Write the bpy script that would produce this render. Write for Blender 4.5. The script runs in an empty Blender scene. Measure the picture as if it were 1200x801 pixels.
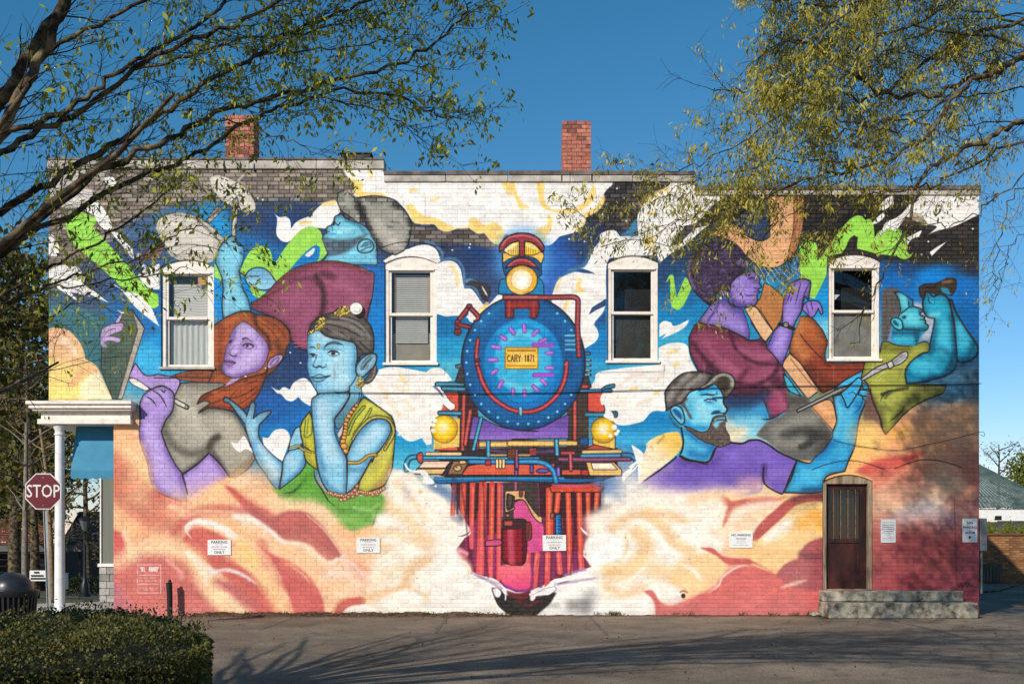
import bpy, bmesh, math, random
import numpy as np
from mathutils import Vector, Matrix
rng = random.Random(7)
R = math.radians
scene = bpy.context.scene
COL = scene.collection
# ---------------------------------------------------------------- camera
cam_d = bpy.data.cameras.new('camera'); cam = bpy.data.objects.new('camera', cam_d); COL.objects.link(cam)
cam.location = (0, -20, 1.6); cam.rotation_euler = (R(90), 0, 0)
cam_d.sensor_width = 36; cam_d.lens = 36; cam_d.shift_y = (625-400.5)/1200
cam_d.clip_start = .1; cam_d.clip_end = 3000
scene.camera = cam
# ---------------------------------------------------------------- sky, sun, exposure
SUN_EL, SUN_AZ = 30.0, 35.0          # sun behind the camera, 35 degrees to the left of the wall's normal
sd = Vector((math.sin(R(SUN_AZ))*math.cos(R(SUN_EL)), math.cos(R(SUN_AZ))*math.cos(R(SUN_EL)), -math.sin(R(SUN_EL))))
world = bpy.data.worlds.new('World'); scene.world = world; world.use_nodes = True
wn = world.node_tree.nodes; wl = world.node_tree.links
sky = wn.new('ShaderNodeTexSky'); sky.sky_type = 'NISHITA'; sky.sun_disc = False
sky.sun_elevation = R(SUN_EL); sky.sun_rotation = R(180+SUN_AZ)
sky.altitude = 150; sky.air_density = 1.0; sky.dust_density = 0.0; sky.ozone_density = 6.0
bg = wn['Background']; bg.inputs[1].default_value = .118
# clear polarised-looking spring sky: the red channel falls off faster away from the horizon
sc_ = wn.new('ShaderNodeSeparateColor'); wl.new(sky.outputs[0], sc_.inputs[0])
m1 = wn.new('ShaderNodeMath'); m1.operation = 'MULTIPLY'; m1.inputs[1].default_value = .14; wl.new(sc_.outputs[0], m1.inputs[0])
m2 = wn.new('ShaderNodeMath'); m2.operation = 'POWER'; m2.inputs[1].default_value = 1.5; wl.new(m1.outputs[0], m2.inputs[0])
m3_ = wn.new('ShaderNodeMath'); m3_.operation = 'MULTIPLY'; m3_.inputs[1].default_value = 1.05/.112; wl.new(m2.outputs[0], m3_.inputs[0])
cc_ = wn.new('ShaderNodeCombineColor'); wl.new(m3_.outputs[0], cc_.inputs[0]); wl.new(sc_.outputs[1], cc_.inputs[1]); wl.new(sc_.outputs[2], cc_.inputs[2])
wl.new(cc_.outputs[0], bg.inputs[0])
sl = bpy.data.lights.new('sun', 'SUN'); sl.energy = 4.4; sl.angle = R(.53); sl.color = (1, .93, .82)
so = bpy.data.objects.new('sun', sl); COL.objects.link(so); so.rotation_euler = sd.to_track_quat('-Z', 'Y').to_euler(); so.location = (-12, -30, 18)
scene.view_settings.view_transform = 'Standard'; scene.view_settings.look = 'None'
scene.view_settings.exposure = 0.0; scene.view_settings.gamma = 1.0; scene.view_settings.use_curve_mapping = False
scene.render.engine = 'CYCLES'
scene.cycles.max_bounces = 6; scene.cycles.transparent_max_bounces = 12; scene.cycles.use_denoising = True
scene.render.film_transparent = False
# ------------------------------------------------------------------
# MURAL PAINTER: the wall painting, laid down shape by shape as a painter would
# (flat print on the brick wall).  Units: 1 unit = 1/60 m on the wall.
# ------------------------------------------------------------------
PX0, PY0, PW, PH, PS = 54.0, 182.0, 1098.0, 544.0, 2.0
CW, CH = int(PW*PS), int(PH*PS)
canvas = np.zeros((CH, CW, 3), np.float32)
CLIP = None
VS = 6.675
def pv(view, s):
    x0, y0 = view[0], view[1]; k = view[2] if len(view) > 2 else VS
    out = []
    for t in s.split():
        c = t[0] == '*'
        a, b = (t[1:] if c else t).split(',')
        out.append(((x0+float(a)/k-PX0)*PS, (y0+float(b)/k-PY0)*PS, c))
    return out
def pall(v, s):
    if s is None:
        r = []
        for vv, ss in v: r += pv(vv, ss)
        return r
    return pv(v, s)
def spline(P_, closed, n):
    N = len(P_); out = []
    if N < 3 and not closed: return [(p[0], p[1]) for p in P_]
    for i in range(N if closed else N-1):
        p1 = P_[i]; p2 = P_[(i+1) % N]
        p0 = p1 if (p1[2] or (not closed and i == 0)) else P_[(i-1) % N]
        p3 = p2 if (p2[2] or (not closed and i == N-2)) else P_[(i+2) % N]
        for k in range(n):
            t = k/n; t2 = t*t; t3 = t2*t
            o = []
            for d in (0, 1):
                m1 = .5*(p2[d]-p0[d]); m2 = .5*(p3[d]-p1[d])
                o.append((2*t3-3*t2+1)*p1[d]+(t3-2*t2+t)*m1+(-2*t3+3*t2)*p2[d]+(t3-t2)*m2)
            out.append(tuple(o))
    if not closed: out.append((P_[-1][0], P_[-1][1]))
    return out
def fillmask(pl, pad):
    xs = [p[0] for p in pl]; ys = [p[1] for p in pl]
    x0 = max(0, int(min(xs))-pad-1); x1 = min(CW, int(max(xs))+pad+3)
    y0 = max(0, int(min(ys))-pad-1); y1 = min(CH, int(max(ys))+pad+3)
    if x1 <= x0 or y1 <= y0: return None
    K = 3; h = y1-y0; w = x1-x0
    acc = np.zeros((h*K, w+2), np.float32)
    n = len(pl)
    for i in range(n):
        ax, ay = pl[i]; bx, by = pl[(i+1) % n]
        if ay == by: continue
        sgn = 1.0
        if ay > by: ax, ay, bx, by = bx, by, ax, ay; sgn = -1.0
        r0 = max(0, math.ceil((ay-y0)*K-.5)); r1 = min(h*K, math.ceil((by-y0)*K-.5))
        if r1 <= r0: continue
        r = np.arange(r0, r1)
        x = ax+(bx-ax)*(((r+.5)/K+y0)-ay)/(by-ay)-x0
        x = np.clip(x, 0, w)
        ix = x.astype(np.int32); f = x-ix
        np.add.at(acc, (r, ix), sgn*(1-f)); np.add.at(acc, (r, ix+1), sgn*f)
    m = np.clip(np.abs(np.cumsum(acc, 1)[:, :w]), 0, 1)
    return x0, y0, m.reshape(h, K, w).mean(1)
def box1(m, r, ax):
    p = [(0, 0), (0, 0)]; p[ax] = (r+1, r)
    c = np.cumsum(np.pad(m, p), ax)
    n = m.shape[ax]
    if ax == 0: return (c[2*r+1:2*r+1+n]-c[:n])/(2*r+1)
    return (c[:, 2*r+1:2*r+1+n]-c[:, :n])/(2*r+1)
def blurm(m, b):
    r = max(1, int(round(b*PS*.6)))
    for _ in range(3): m = box1(box1(m, r, 0), r, 1)
    return m
def C_(c): return np.array(c, np.float32)/255.0
def lay(x0, y0, m, col, a):
    h, w = m.shape
    if CLIP is not None: m = m*CLIP[y0:y0+h, x0:x0+w]
    m = (m*a)[..., None]
    reg = canvas[y0:y0+h, x0:x0+w]
    reg *= (1-m); reg += m*col
def P(v, s, col, bl=0, a=1.0, ol=None, olc=(38, 32, 34), g=None, sm=1, keep=False):
    """filled shape; g=(x1,y1,x2,y2,colour2) linear blend in the same view; ol = outline width"""
    pp = pall(v, s)
    pl = spline(pp, True, 6) if sm else [(p[0], p[1]) for p in pp]
    r = fillmask(pl, int(bl*PS*2)+2 if bl else 1)
    if r is None: return None
    x0, y0, m = r
    if bl: m = blurm(m, bl)
    if g is not None:
        vv = v if s is not None else v[0][0]
        k = vv[2] if len(vv) > 2 else VS
        ax, ay = (vv[0]+g[0]/k-PX0)*PS, (vv[1]+g[1]/k-PY0)*PS
        bx, by = (vv[0]+g[2]/k-PX0)*PS, (vv[1]+g[3]/k-PY0)*PS
        yy, xx = np.mgrid[y0:y0+m.shape[0], x0:x0+m.shape[1]]
        t = ((xx-ax)*(bx-ax)+(yy-ay)*(by-ay))/max(1e-6, (bx-ax)**2+(by-ay)**2)
        t = np.clip(t, 0, 1); t = (t*t*(3-2*t))[..., None]
        c = C_(col)*(1-t)+C_(g[4])*t
    else: c = C_(col)
    lay(x0, y0, m, c, a)
    if keep and ol and ol >= 1.2:
        rb = max(1.6, min(5.5, .12*min(m.shape)/PS))
        rim = np.clip(m*(1-blurm(m, rb))*1.25, 0, 1)
        lay(x0, y0, rim, np.asarray(c)*np.array([.34, .36, .42], np.float32), .78)
    if ol: stroke(pl+[pl[0]], ol*.92, olc, .92, 0.4, 0)
    if keep:
        full = np.zeros((CH, CW), np.float32)
        full[y0:y0+m.shape[0], x0:x0+m.shape[1]] = m
        return full
def stroke(pl, w, col, a, bl, taper):
    R = w*PS/2; B = max(.5, bl*PS)
    xs = [p[0] for p in pl]; ys = [p[1] for p in pl]; q = int(R+B)+2
    x0 = max(0, int(min(xs))-q); x1 = min(CW, int(max(xs))+q+1)
    y0 = max(0, int(min(ys))-q); y1 = min(CH, int(max(ys))+q+1)
    if x1 <= x0 or y1 <= y0: return
    m = np.zeros((y1-y0, x1-x0), np.float32)
    L_ = [0.0]
    for i in range(1, len(pl)): L_.append(L_[-1]+math.hypot(pl[i][0]-pl[i-1][0], pl[i][1]-pl[i-1][1]))
    T = max(L_[-1], 1e-6)
    n = max(1, len(pl)-1)
    for i in range(n):
        ax, ay = pl[i]; bx, by = pl[min(i+1, len(pl)-1)]
        ra = rb = R
        if taper:
            fa = L_[i]/T; fb = L_[min(i+1, len(pl)-1)]/T
            if taper == 1: ra = R*max(.12, math.sin(math.pi*fa)**.6 if 0 < fa < 1 else .12); rb = R*max(.12, math.sin(math.pi*fb)**.6 if 0 < fb < 1 else .12)
            else: ra = R*max(.1, 1-fa); rb = R*max(.1, 1-fb)
        qq = max(ra, rb)+B+1
        u0 = max(x0, int(min(ax, bx)-qq)); u1 = min(x1, int(max(ax, bx)+qq)+2)
        v0 = max(y0, int(min(ay, by)-qq)); v1 = min(y1, int(max(ay, by)+qq)+2)
        if u1 <= u0 or v1 <= v0: continue
        xx = np.arange(u0, u1, dtype=np.float32)[None, :]; yy = np.arange(v0, v1, dtype=np.float32)[:, None]
        dx, dy = bx-ax, by-ay; d2 = dx*dx+dy*dy
        t = np.clip(((xx-ax)*dx+(yy-ay)*dy)/d2, 0, 1) if d2 > 1e-9 else 0.0*(xx+yy)
        d = np.sqrt((xx-ax-t*dx)**2+(yy-ay-t*dy)**2)
        mm = np.clip((ra+t*(rb-ra)+B-d)/(2*B), 0, 1)
        mm = mm*mm*(3-2*mm)
        win = m[v0-y0:v1-y0, u0-x0:u1-x0]
        np.maximum(win, mm, out=win)
    lay(x0, y0, m, C_(col), a)
def L(v, s, w, col=(38, 32, 34), a=.95, bl=.4, tp=0, sm=1):
    pp = pall(v, s)
    stroke(spline(pp, False, 5) if sm and len(pp) > 2 else [(p[0], p[1]) for p in pp], w, col, a, bl, tp)
def A(v, s, w, col, a=.7, bl=None, tp=0):
    L(v, s, w, col, a, bl if bl is not None else w*.5, tp)
def E(v, cx, cy, rx, ry, col, bl=0, a=1.0, ol=None, rot=0, keep=False, olc=(38, 32, 34), n=14):
    c, s_ = math.cos(math.radians(rot)), math.sin(math.radians(rot))
    t = ' '.join('%.2f,%.2f' % (cx+rx*math.cos(k*2*math.pi/n)*c-ry*math.sin(k*2*math.pi/n)*s_, cy+rx*math.cos(k*2*math.pi/n)*s_+ry*math.sin(k*2*math.pi/n)*c) for k in range(n))
    return P(v, t, col, bl, a, ol, olc, None, 1, keep)
def clip(m):
    global CLIP
    CLIP = m
def dots(v, cx, cy, rx, ry, n, col, r=1.0, rot=0, seed=1, oc=None):
    rg = random.Random(seed); c, s_ = math.cos(math.radians(rot)), math.sin(math.radians(rot))
    for _ in range(n):
        u = math.sqrt(rg.random()); t = rg.random()*6.283
        x, y = rx*u*math.cos(t), ry*u*math.sin(t)
        k = v[2] if len(v) > 2 else VS
        if oc: stroke([((v[0]+(cx+x*c-y*s_)/k-PX0)*PS+.8, (v[1]+(cy+x*s_+y*c)/k-PY0)*PS+.8)]*2, r*1.5, oc, .9, .2, 0)
        f = .8+.35*rg.random()
        stroke([((v[0]+(cx+x*c-y*s_)/k-PX0)*PS, (v[1]+(cy+x*s_+y*c)/k-PY0)*PS)]*2, r*(.7+.6*rg.random()), tuple(min(255, q*f) for q in col), .95, .2, 0)
# tiny brush alphabet (unit box 1 x 1, y down)
GL = {'A': ["0,1 .5,0 1,1", ".2,.62 .8,.62"], 'L': [".1,0 .1,1 .9,1"], 'B': [".1,0 .1,1 .7,1 .95,.78 .7,.5 .1,.5", ".1,0 .65,0 .88,.25 .7,.5"],
      'O': [".5,0 .9,.25 .9,.75 .5,1 .1,.75 .1,.25 .5,0"], 'R': [".1,1 .1,0 .7,0 .92,.25 .7,.5 .1,.5", ".5,.5 .95,1"],
      'D': [".1,0 .1,1 .6,1 .92,.75 .92,.25 .6,0 .1,0"], 'C': [".92,.18 .6,0 .3,.05 .1,.3 .1,.7 .3,.95 .6,1 .92,.82"],
      'Y': ["0,0 .5,.5 1,0", ".5,.5 .5,1"], '1': [".25,.15 .55,0 .55,1"], '8': [".5,0 .85,.22 .5,.47 .15,.22 .5,0", ".5,.47 .92,.75 .5,1 .08,.75 .5,.47"],
      '7': [".08,0 .92,0 .4,1"], '"': [".35,0 .35,.25", ".65,0 .65,.25"]}
def word(x, y, w, h, txt, lw, col, gap=.28):
    n = len(txt); cw = w/(n+gap*(n-1))
    for i, ch in enumerate(txt):
        for st in GL.get(ch, []):
            pl = [(((x+i*cw*(1+gap)+float(a.split(',')[0])*cw)-PX0)*PS, ((y+float(a.split(',')[1])*h)-PY0)*PS) for a in st.split()]
            stroke(pl, lw, col, .95, .25, 0)
# views: small working frames on the wall (origin x, origin y, scale)
vA=(50,180);vB=(160,180);vC=(240,220);vD=(360,190);vE=(280,290);vF=(50,290);vG=(50,360);vH=(220,340)
vI=(340,350,7.629);vJ=(140,420);vK=(250,430);vL=(340,430);vM=(130,500,5.933);vN=(290,510,5.933);vO=(130,590,5.34);vQ=(330,590,5.34)
t1=(500,260);t2=(560,260);t3=(500,340);t4=(580,340);t5=(470,430);t6=(600,430);t7=(500,520);t8=(580,520);t9=(490,600);t10=(590,605)
t11=(440,190);t12=(560,190);t13=(680,190);t14=(640,290);t15=(700,400);t16=(780,280)
r1=(800,210);r2=(890,240);r3=(990,210);r4=(880,340);r5=(1000,320);r6=(760,420);r7=(880,420);r8=(1000,400)
s1=(740,500,5.34);s2=(680,580,5.34);s3=(820,580,5.34);s4=(940,500,5.34);s5=(460,520,7.629);s6=(770,430,10.68);s7=(580,560,10.68);s8=(1000,330,10.68)
z1=(0,150,2.67);ph=(0,0,1.0)
WH=(246,240,234);YE=(250,214,128);DK=(38,32,34)
# ---- ground coats: airbrushed sky colours, blended between colour spots
SPOTS = """60,190,112,104,98 200,190,104,96,90 330,200,100,94,88 395,205,100,94,88 60,250,120,112,104 130,250,110,104,98 200,232,104,98,96 300,222,92,86,84
400,230,104,98,92 70,300,118,110,104 110,320,70,86,116 150,300,62,86,124 100,352,70,88,118 160,262,70,104,146 200,250,50,112,164 150,340,54,96,146 150,370,32,110,172
250,262,24,146,206 300,300,20,110,176 330,262,30,66,116 360,240,44,62,100 290,250,44,66,104 300,330,14,140,206 200,400,24,150,214 175,420,60,176,222 170,372,30,110,180
90,370,66,120,126 110,390,52,106,112 80,420,60,112,120 240,380,20,140,210 240,345,20,150,216 330,400,38,64,110 345,420,36,62,108 320,440,40,68,112 320,480,24,96,168
330,510,22,130,196 310,470,30,90,160 345,500,22,110,184 445,330,20,112,190 440,380,16,124,200 440,430,20,140,208 470,300,52,70,104 500,290,52,62,88
530,280,52,62,88 560,290,30,64,120 540,310,40,64,108 560,330,50,76,120 520,380,14,112,170 525,410,30,150,196 530,430,80,178,206 560,345,60,90,140
640,290,36,86,164 655,310,40,96,176 650,340,60,110,190 690,290,42,66,108 700,240,44,44,56 720,230,42,40,44 700,270,40,58,92 740,260,44,54,74 740,215,42,39,40
790,290,46,60,84 780,320,36,74,116 800,340,24,104,160 785,370,20,132,190 830,370,20,130,190 820,400,40,160,206 790,400,60,170,206 760,430,80,180,210
700,400,22,126,190 695,440,50,160,204 790,480,40,150,200 745,490,22,136,194 770,505,30,150,204 470,520,60,164,200 480,500,30,150,200 480,560,120,180,200
850,250,60,62,70 900,240,56,66,84 890,270,50,72,104 940,230,46,42,42 980,250,44,40,40 960,290,46,50,62 1040,260,44,40,40 1080,300,42,42,50 1130,270,42,40,42 1140,310,44,46,60
900,310,40,70,108 920,325,24,130,190 930,320,26,120,190 940,340,20,150,214 970,360,20,150,216 975,385,120,200,224 900,335,30,150,206
1060,310,30,70,120 1050,330,16,110,190 1090,325,14,130,214 1130,335,20,110,190 1140,370,14,100,170 1130,420,30,80,120 1080,380,110,150,190 1120,450,60,110,140 1140,440,80,110,130
870,470,40,64,110 900,480,60,150,200 880,500,140,206,226 860,510,220,214,190 900,520,170,206,212 990,470,120,120,90
60,480,250,214,140 140,520,250,190,140 145,560,226,130,96 170,560,250,200,150 140,620,250,186,130 200,620,222,120,96 260,600,250,192,136 320,600,252,190,140
200,700,214,112,104 150,700,196,108,110 300,700,250,190,140 400,640,252,196,150 460,600,250,206,160 480,560,248,214,180 500,600,252,240,222 540,640,250,238,220 450,700,250,226,196
560,700,248,242,232 700,700,246,240,232 740,640,252,240,220 720,600,250,240,226 720,560,140,160,190 800,600,252,230,200 800,660,252,214,160 880,600,252,214,170 900,650,250,204,146
900,700,216,104,98 850,700,226,120,110 780,700,250,230,200 940,620,246,196,130 960,560,250,180,110 990,520,250,196,110 1000,560,250,190,120 1040,540,248,170,110 1080,510,240,170,120 1130,490,236,176,130
1060,570,216,100,84 1120,570,232,176,132 1140,560,200,120,100 1050,610,210,170,140 1100,600,224,204,180 1120,600,220,190,170 1060,640,160,80,80 1100,650,170,84,80 1140,640,180,90,92 1060,680,160,72,76 1120,690,156,72,80 1140,700,150,70,80"""
def ground_coat():
    sp = np.array([[float(q) for q in t.split(',')] for t in SPOTS.split()], np.float32)
    st = 6
    ys = PY0+np.arange(0, CH+st*2, st)/PS; xs = PX0+np.arange(0, CW+st*2, st)/PS
    gx, gy = np.meshgrid(xs, ys)
    num = np.zeros(gx.shape+(3,), np.float32); den = np.zeros(gx.shape, np.float32)
    for s in sp:
        d2 = ((gx-s[0])**2+((gy-s[1])*1.2)**2)/90.0+1.0
        w = 1/d2**2.1
        num += w[..., None]*s[2:5]/255.0; den += w
    lo = num/den[..., None]
    fy = np.arange(CH)/st; fx = np.arange(CW)/st
    iy = fy.astype(int); ix = fx.astype(int); ty = (fy-iy)[:, None, None]; tx = (fx-ix)[None, :, None]
    a = lo[iy][:, ix]; b = lo[iy][:, ix+1]; c = lo[iy+1][:, ix]; d = lo[iy+1][:, ix+1]
    canvas[:] = (a*(1-tx)+b*tx)*(1-ty)+(c*(1-tx)+d*tx)*ty
ground_coat()
# bare old brick left unpainted under the eaves
P(ph,"*50,180 *480,180 *470,232 430,238 400,240 360,236 320,233 280,238 240,236 205,240 180,250 150,262 120,290 90,310 *50,345",(140,127,116),bl=4)
P(ph,"*470,262 500,266 530,270 560,268 590,284 *580,292 545,286 510,284 *470,285",(112,102,96),bl=2)
P(ph,"*690,180 *1160,180 *1160,310 1100,305 1040,300 980,300 950,280 900,262 860,262 830,275 780,276 740,272 705,262 *680,235",(74,68,68),bl=5)
P(ph,"*930,225 1060,225 *1160,230 *1160,305 1090,308 1040,305 1000,300 960,300 940,270",(50,45,43),bl=4)
P(ph,"*890,240 930,262 *935,300 890,290 870,262",(52,72,104),bl=4)
# stars
for x, y in ((551,286),(530,293),(550,290),(667,280),(693,278),(685,283),(302,232),(308,234),(723,221),(731,232),(706,251),(734,259),(340,413),(352,425),(868,236),(1080,298),(1140,268),(1088,283)):
    E(ph, x, y, 1.1, 1.0, (235,240,245), n=8)
# ---- white smoke of the engine along the top
P([(vD,"*270,40 300,95 330,130 *370,160 368,230 400,272"),(t11,"120,280 200,340 *275,440 300,470 340,482 *460,485 500,525 560,541 *630,520 *735,515 800,556 *850,550 890,600 930,635 *975,640 *1010,560"),(t12,"*515,650 570,645 *640,580 720,560 790,535 835,480 *845,435 920,390 970,330 990,240 *1050,180 *1060,140"),(vD,"*1060,60 *595,60 *590,20")],None,WH)
P(vD,"*310,110 330,130 *370,160 368,230 400,272 480,265 *640,268 560,240 470,240 430,215 440,170 400,140",YE)
P(t11,"*235,335 290,330 320,370 380,420 480,440 560,480 620,510 720,500 *730,450 780,435 850,490 920,470 970,490 1020,560 *1010,570 970,640 930,635 890,600 *850,550 800,556 *735,515 *630,520 560,541 500,525 *460,485 340,482 290,460",YE,bl=.5)
A(t11,"275,215 310,212",4,YE,.8); A(t11,"290,215 280,235",2,YE,.7); A(t11,"440,297 490,280",3,YE,.8); A(vD,"480,40 500,110",4,YE,.8)
P(t12,"*195,160 285,160 300,230 350,320 *410,355 330,365 300,300 260,230",YE,bl=.4)
P(t12,"*455,155 515,160 520,290 570,365 620,372 740,365 830,310 880,230 *900,165 925,230 900,300 830,365 740,400 620,395 560,380 490,330",YE,bl=.4)
P(t12,"*990,250 990,310 940,380 850,430 835,480 790,535 *740,550 800,500 835,440 830,400 920,350 960,290",YE,bl=.4)
P(t12,"*545,400 580,440 575,510 545,570 *510,640 440,560 480,510 540,490",YE,bl=.5)
A(t11,"1010,170 1050,230",8,YE,.8,1)
# right-hand sweep of smoke over the third window
P([(t13,"*70,801 90,700 150,620 160,560 240,530 280,540 *310,580 *455,575 445,470 455,400 520,300 600,240 680,195 770,150"),(r1,"*340,130 230,210 160,290 90,350 *20,365 0,390"),(t13,"*820,495 790,540 *720,610 *710,650 780,640 840,580 890,520 960,505 *1025,488 900,550 850,620 790,670 700,720 *620,790"),(t14,"*880,100 840,60 600,80 480,110 *470,400 *470,400 420,430 360,470 *340,520 400,480 *465,455 440,510 390,570 *375,600 400,640 410,690 380,740 300,790 *275,801 *268,620 *225,640 150,530 60,450 *40,400 60,330 90,260 150,215 220,190 *300,200 *380,205 330,180 250,165 *170,190 240,165 300,150 340,90")],None,WH)
P(t14,"*170,190 250,163 320,175 *385,205 320,200 250,180",(52,84,124))
P(t14,"*465,400 420,430 360,470 *335,525 390,490 *465,455",(48,76,118))
P(t14,"*465,500 430,540 385,580 *375,605 410,640 *465,640",(46,80,126),g=(420,520,420,640,(24,110,170)))
P(t14,"*300,150 325,120 340,60 *370,10 340,10 310,90 260,140 *180,165 110,230 150,215 220,190",(70,122,158),a=.8,bl=.5)
P(t13,"*300,575 370,530 410,470 *440,440 450,560 *445,580",(64,124,164),bl=.5)
P(t13,"*350,250 300,400 170,560 *60,680 30,780 70,800 150,620 250,530 430,440",(52,60,80),a=0)
A(t14,"260,250 250,300 270,340",5,YE,.85,1.5); A(t14,"170,420 140,480",4,YE,.85,1)
A(t14,"230,340 300,330",4,YE,.5,2); A(t14,"110,240 75,330",4,YE,.6,1.5)
A(t13,"520,640 560,610 530,600",7,YE,.9,1.5); A(t13,"540,400 580,390",5,YE,.6,2); A(t13,"480,330 560,260 680,210",6,YE,.6,1.5)
# small cloud right of third window
P(t14,"*885,600 920,575 960,580 990,610 *1068,600 *1068,630 980,680 *905,712 940,670 *885,700",WH); 
P([(t15,"*480,50 540,20 620,8 690,20 *715,60 730,140 *780,230 650,260 560,350 *525,460 530,540 *440,545 380,610 300,640 200,655 130,640 60,610 *60,540 *30,470 *40,430 *60,400 *-80,400 *-20,300 40,230 *480,180")],None,WH)
for q in ("550,85 620,70","600,190 630,160","450,410 480,390","270,370 310,360"): A(t15,q,4,YE,.7,1.6)
for q in ("180,340 260,270 380,250","300,500 340,470 420,450","420,320 520,260"): A(t15,q,3,(246,214,190),.6,2)
A(t15,"100,440 260,480",8,(250,228,205),.5,4)
# pale mist
P(t15,"*150,655 330,640 430,548 *525,548 640,660 655,801 *150,801",(20,134,196),g=(400,600,400,800,(64,170,214)))
P([(t15,"*380,800 430,760 520,720 590,706 640,712 *668,801"),(s1,"*325,60 300,150 180,260 *45,360 *40,250 90,140")],None,(240,196,96),g=(560,720,400,900,(250,230,200)))
A(t15,"470,790 520,740",3,(150,130,70),.6,1.5)
# smoke left of the engine
P([(t11,"*60,770 160,710 250,680 340,650 420,650 480,690 *510,770"),(t1,"*85,330 120,310 180,303 230,320 265,370 280,440 *295,520 350,525 390,570 430,630 470,655 *520,610 560,570 600,590 500,660 420,740 400,790 330,770"),(t3,"*330,150 300,170 270,195 200,200 150,205 100,190 *78,185")],None,WH)
L(t1,"-10,150 60,175 120,240 115,290 200,285 250,310 285,370 300,500 360,500 430,590",3.4,(86,136,172),.75,.8)
A(t1,"190,340 230,410 240,490",4,YE,.7,1.2); A(t1,"420,690 470,640",5,YE,.8,1.2)
P(t1,"*300,455 400,455 500,510 *480,625 430,600 390,520 *300,490",(58,56,62)); L(t1,"430,500 455,545 475,580",2,WH,tp=1)
P(t1,"*310,480 300,455 340,440 *410,470 350,455",(96,150,184),a=.8)
P([(t3,"*0,640 30,615 80,605 120,615 170,660 *200,705 150,720 *150,760 110,740"),(t5,"*280,130 340,200 400,280 *420,310 *380,335 330,290 250,150 *220,215 280,260 300,330 290,380 *240,420 *240,600 *170,612 *160,560 100,580 40,570 *0,535 *-60,540"),(vL,"*850,520 820,470 800,390 700,310 *560,200 *550,140 640,90 690,40 *690,20 770,0 880,5 *1068,40")],None,(248,240,232))
for q in ("740,220 800,300 860,380","820,150 930,190","900,260 960,330","700,140 760,200"): A(vL,q,5,(250,214,170),.55,3)
A(vL,"860,60 900,120",4,YE,.6,2)
P([(vL,"*820,520 870,550 940,580 *1030,555 *1068,610 *1068,801 *805,801")],None,(26,150,200),g=(900,540,900,800,(90,190,214)))
# ---- left end of the wall
P(vG,"*45,60 200,50 340,40 420,160 *470,480 *545,715 *45,715",(60,112,120),bl=1.5)
L(vG,"340,50 390,90 430,200",1.5,(96,140,146),.6,.8)
P(vG,"*45,165 120,155 200,180 260,235 310,310 *335,405 400,440 440,490 490,600 *545,715 *45,715",(236,184,140),g=(150,250,120,650,(252,220,130)))
A(vG,"60,430 120,470 170,520 210,500",9,(252,222,130),.8,4); A(vG,"150,250 220,300 250,360",6,(250,226,200),.7,3)
A(vG,"230,600 300,520 400,480",8,(230,170,130),.7,4); P(vG,"*300,600 360,540 440,500 *490,600 *545,715 *280,715",(250,232,196),bl=2,a=.9)
P(vF,"*45,180 100,150 180,135 250,140 300,180 330,240 340,300 400,340 *515,430 430,395 350,355 *375,385 300,365 *215,345 *300,440 200,370 120,320 60,270",WH)
P(vA,"*55,190 120,150 300,100 500,90 480,160 330,210 240,270 120,300 *45,400",(214,206,198),a=.75,bl=2)
P(vA,"*480,190 540,180 580,230 560,255 500,235",WH); P(vA,"*60,420 130,330 220,290 330,270 400,300 380,400 *260,420 150,420",(230,222,216),bl=1.5,a=.85)
P([(vA,"*330,440 380,390 440,390 520,500 *545,590 470,585 400,490")],None,WH)
P([(vA,"*530,610 600,625 640,680 690,730"),(vF,"700,0 *715,92 670,50 *625,-10")],None,WH)
P(vA,"*45,620 90,650 130,740 *110,800 *45,800",WH)
P(z1,"*205,300 215,270 250,262 300,285 *290,310 400,430 450,490 *495,520 *497,555 470,562 400,515 330,450 250,380 215,340",(158,220,84))
P(vF,"*630,350 700,350 770,380 800,420 850,470 *905,600 850,560 780,510 720,460",WH)
L(vF,"560,290 640,350 760,490 905,605",1.4,WH,.9); P(vF,"*745,215 800,170 *915,125 *915,328 840,320 790,290",WH)
P(vF,"*700,200 760,110 *900,90 *960,0 900,-40 800,40 740,120",(150,80,84),bl=2,a=.75)
for q in ("770,130","790,150","750,60"): A(vF,q,5,(240,232,228),.8,1.5)
# dishes held up
P(z1,"487,310 500,280 540,265 590,268 640,290 690,335 702,352 *685,385 660,420 600,425 540,405 520,380 500,345",(196,188,174),ol=1.2,olc=(110,100,92))
P(z1,"495,308 508,286 545,274 590,278 630,300 665,335 660,380 600,405 545,390 515,360",(214,206,192),bl=1.2)
L(z1,"545,272 600,280 650,315 690,360",2.2,(130,120,110),.8,.8); L(z1,"500,345 540,395",1.2,(120,112,104),.7)
P(vB,"573,190 600,170 650,165 720,190 800,230 870,290 920,370 930,430 900,460 850,455 780,430 700,390 630,330 585,260",(206,198,184),ol=1.0,olc=(120,110,100))
P(vB,"610,200 660,180 730,205 810,250 870,310 910,380 915,430 880,440 800,420 700,370 630,300",(222,214,200),bl=1)
L(vB,"755,262 800,205 830,170",2.6,(190,182,170)); P(vB,"*540,530 600,440 640,410 *670,440 *570,545",(150,142,132),ol=.8)
P(vC,"*222,95 258,95 *240,385 *205,385",(176,168,154),ol=1.0); L(vC,"232,110 222,370",1.2,(214,206,194),.8)
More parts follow.
